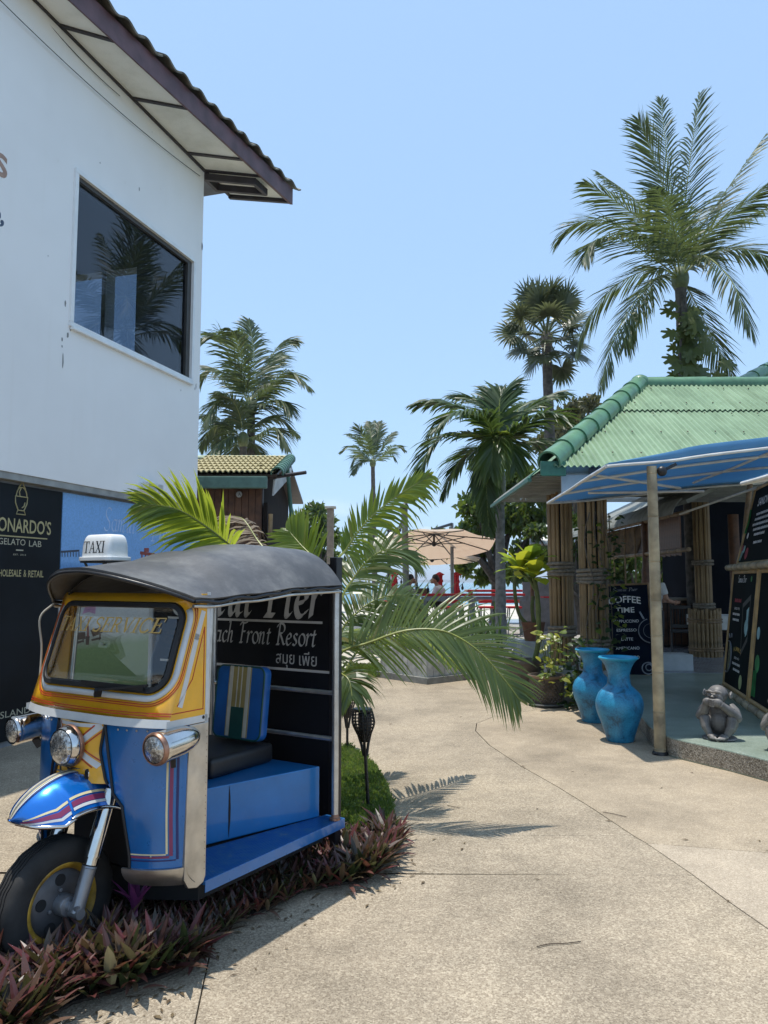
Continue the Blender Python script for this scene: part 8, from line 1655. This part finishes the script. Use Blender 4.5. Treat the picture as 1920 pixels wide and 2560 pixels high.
# white canopy hut and red stall beyond the palm trunk
hx = P(1345, 1345, 21); ht = empty('canopy_hut', (hx.x, 21, 0), label='small hut with a white canvas roof beyond the broad-leaved plant', cat='hut')
z0, z1 = P(1345, 1362, 21).z, P(1345, 1335, 21).z; mb = MB().add([V3((hx.x - .35, 20.4, z0)), V3((hx.x + 1.5, 20.4, z0)), V3((hx.x + 1.2, 21.6, z1 + .3)), V3((hx.x - .1, 21.6, z1 + .3))], [(0, 1, 2, 3)]); o = mb.build('canvas_roof', M('white_canvas', (.72, .72, .70), .8, var=.05), ht); s_ = o.modifiers.new('thickness', 'SOLIDIFY'); s_.thickness = .05
for x in (-.28, 1.3): MB().tube([(hx.x + x, 20.5, 0), (hx.x + x, 20.5, z0)], .05, 8).build('post', BRN, ht, smooth=50)
MB().box((hx.x + .5, 21.5, .8), (1.7, .08, 1.6)).build('back_panel', M('grey_panel', (.22, .22, .23), .7), ht); MB().box((hx.x + .6, 20.6, 1.2), (1.2, .4, .04)).build('red_shelf', REDP, ht)
# sea-side greenery strip and far island
rg = random.Random(77); ISL = M('island_forest', (.05, .085, .06), .9, var=.3, scale=.004)
mb = MB(); n = 60; x0, x1, Yi = P(1010, 1455, 6500).x, P(1420, 1455, 6500).x, 6500
def ih(u): return 55 * math.sin(math.pi * min(1, u * 1.05)) ** .8 * (.6 + .4 * noise.noise(V3((u * 5, 1, 0))) + .25 * noise.noise(V3((u * 17, 2, 0))))
mb.grid(lambda u, v: V3((lerp(x0, x1, u), Yi + 400 * v, -2 + max(0, ih(u)) * math.sin(math.pi * v) ** .7)), n, 8); tag(mb.build('island_hill', ISL, smooth=60), 'low far island on the horizon', kind='structure')
# scooter whose front shows at the left edge
sq_ = G(-215, 1900); sc = empty('scooter', sq_, R(60), 'dark scooter parked at the left edge with only its rear showing', 'scooter'); sc['_w'] = (0, 0, 0)
def sb3(mb, n, m_=BLK, **k): return mb.build(n, m_, sc, local=True, **k)
for y in (-.62, .62): 
    w3 = sb3(MB().tube([(0, y + math.cos(a) * .21, .24 + math.sin(a) * .21) for a in [i * 2 * math.pi / 24 for i in range(24)]], .045, 8, closed=True), 'wheel', TYRE, smooth=50); sb3(MB().tube([(-.05, y, .24), (.05, y, .24)], .06, 10), 'hub', ALU, w3) if False else None
sb3(MB().shell(lambda u, v: V3((lerp(-.13, .13, u), lerp(-.75, .05, v), .55 + .14 * math.sin(v * 2.5) - .25 * abs(u - .5))), 6, 10, .05), 'tail_body', BLK, smooth=50, recalc=True); sb3(MB().box((0, -.2, .78), (.26, .62, .09)), 'saddle', SEAT, bevel=.03, smooth=50)
sb3(MB().box((0, .25, .32), (.28, .5, .08)), 'footboard', BLK, bevel=.02); sb3(MB().tube([(0, .62, .24), (0, .50, .7), (0, .42, 1.0)], .045, 8), 'steering_column', BLK, smooth=50); sb3(MB().tube([(-.33, .36, 1.03), (0, .44, 1.02), (.33, .36, 1.03)], .016, 8), 'handlebar', ALU, smooth=50); sb3(MB().shell(lambda u, v: V3((lerp(-.2, .2, u), .48 + .05 * v - .06 * abs(u - .5), lerp(.35, .95, v))), 6, 6, .03), 'leg_shield', BLK, smooth=50, recalc=True); sb3(MB().box((0, -.80, .62), (.16, .05, .08)), 'tail_light', BLK, bevel=.01)
# ================================================================== humid air: one closed box round everything but the sky
hz = MB().box((0, 7000, 30), (29000, 14400, 74)).build('haze', None, origin=(0, 0, 0)); hz.data.materials.clear()
m = bpy.data.materials.new('humid_air'); m.use_nodes = True; t = m.node_tree; t.nodes.remove(t.nodes['Principled BSDF']); pv_ = t.nodes.new('ShaderNodeVolumePrincipled'); pv_.inputs['Color'].default_value = (.86, .92, 1.0, 1); pv_.inputs['Density'].default_value = .00022; pv_.inputs['Anisotropy'].default_value = .2
t.links.new(pv_.outputs[0], t.nodes['Material Output'].inputs['Volume']); hz.data.materials.append(m); tag(hz, 'humid sea air', kind='stuff')
for o in bpy.data.objects:
    if '_w' in o: del o['_w']
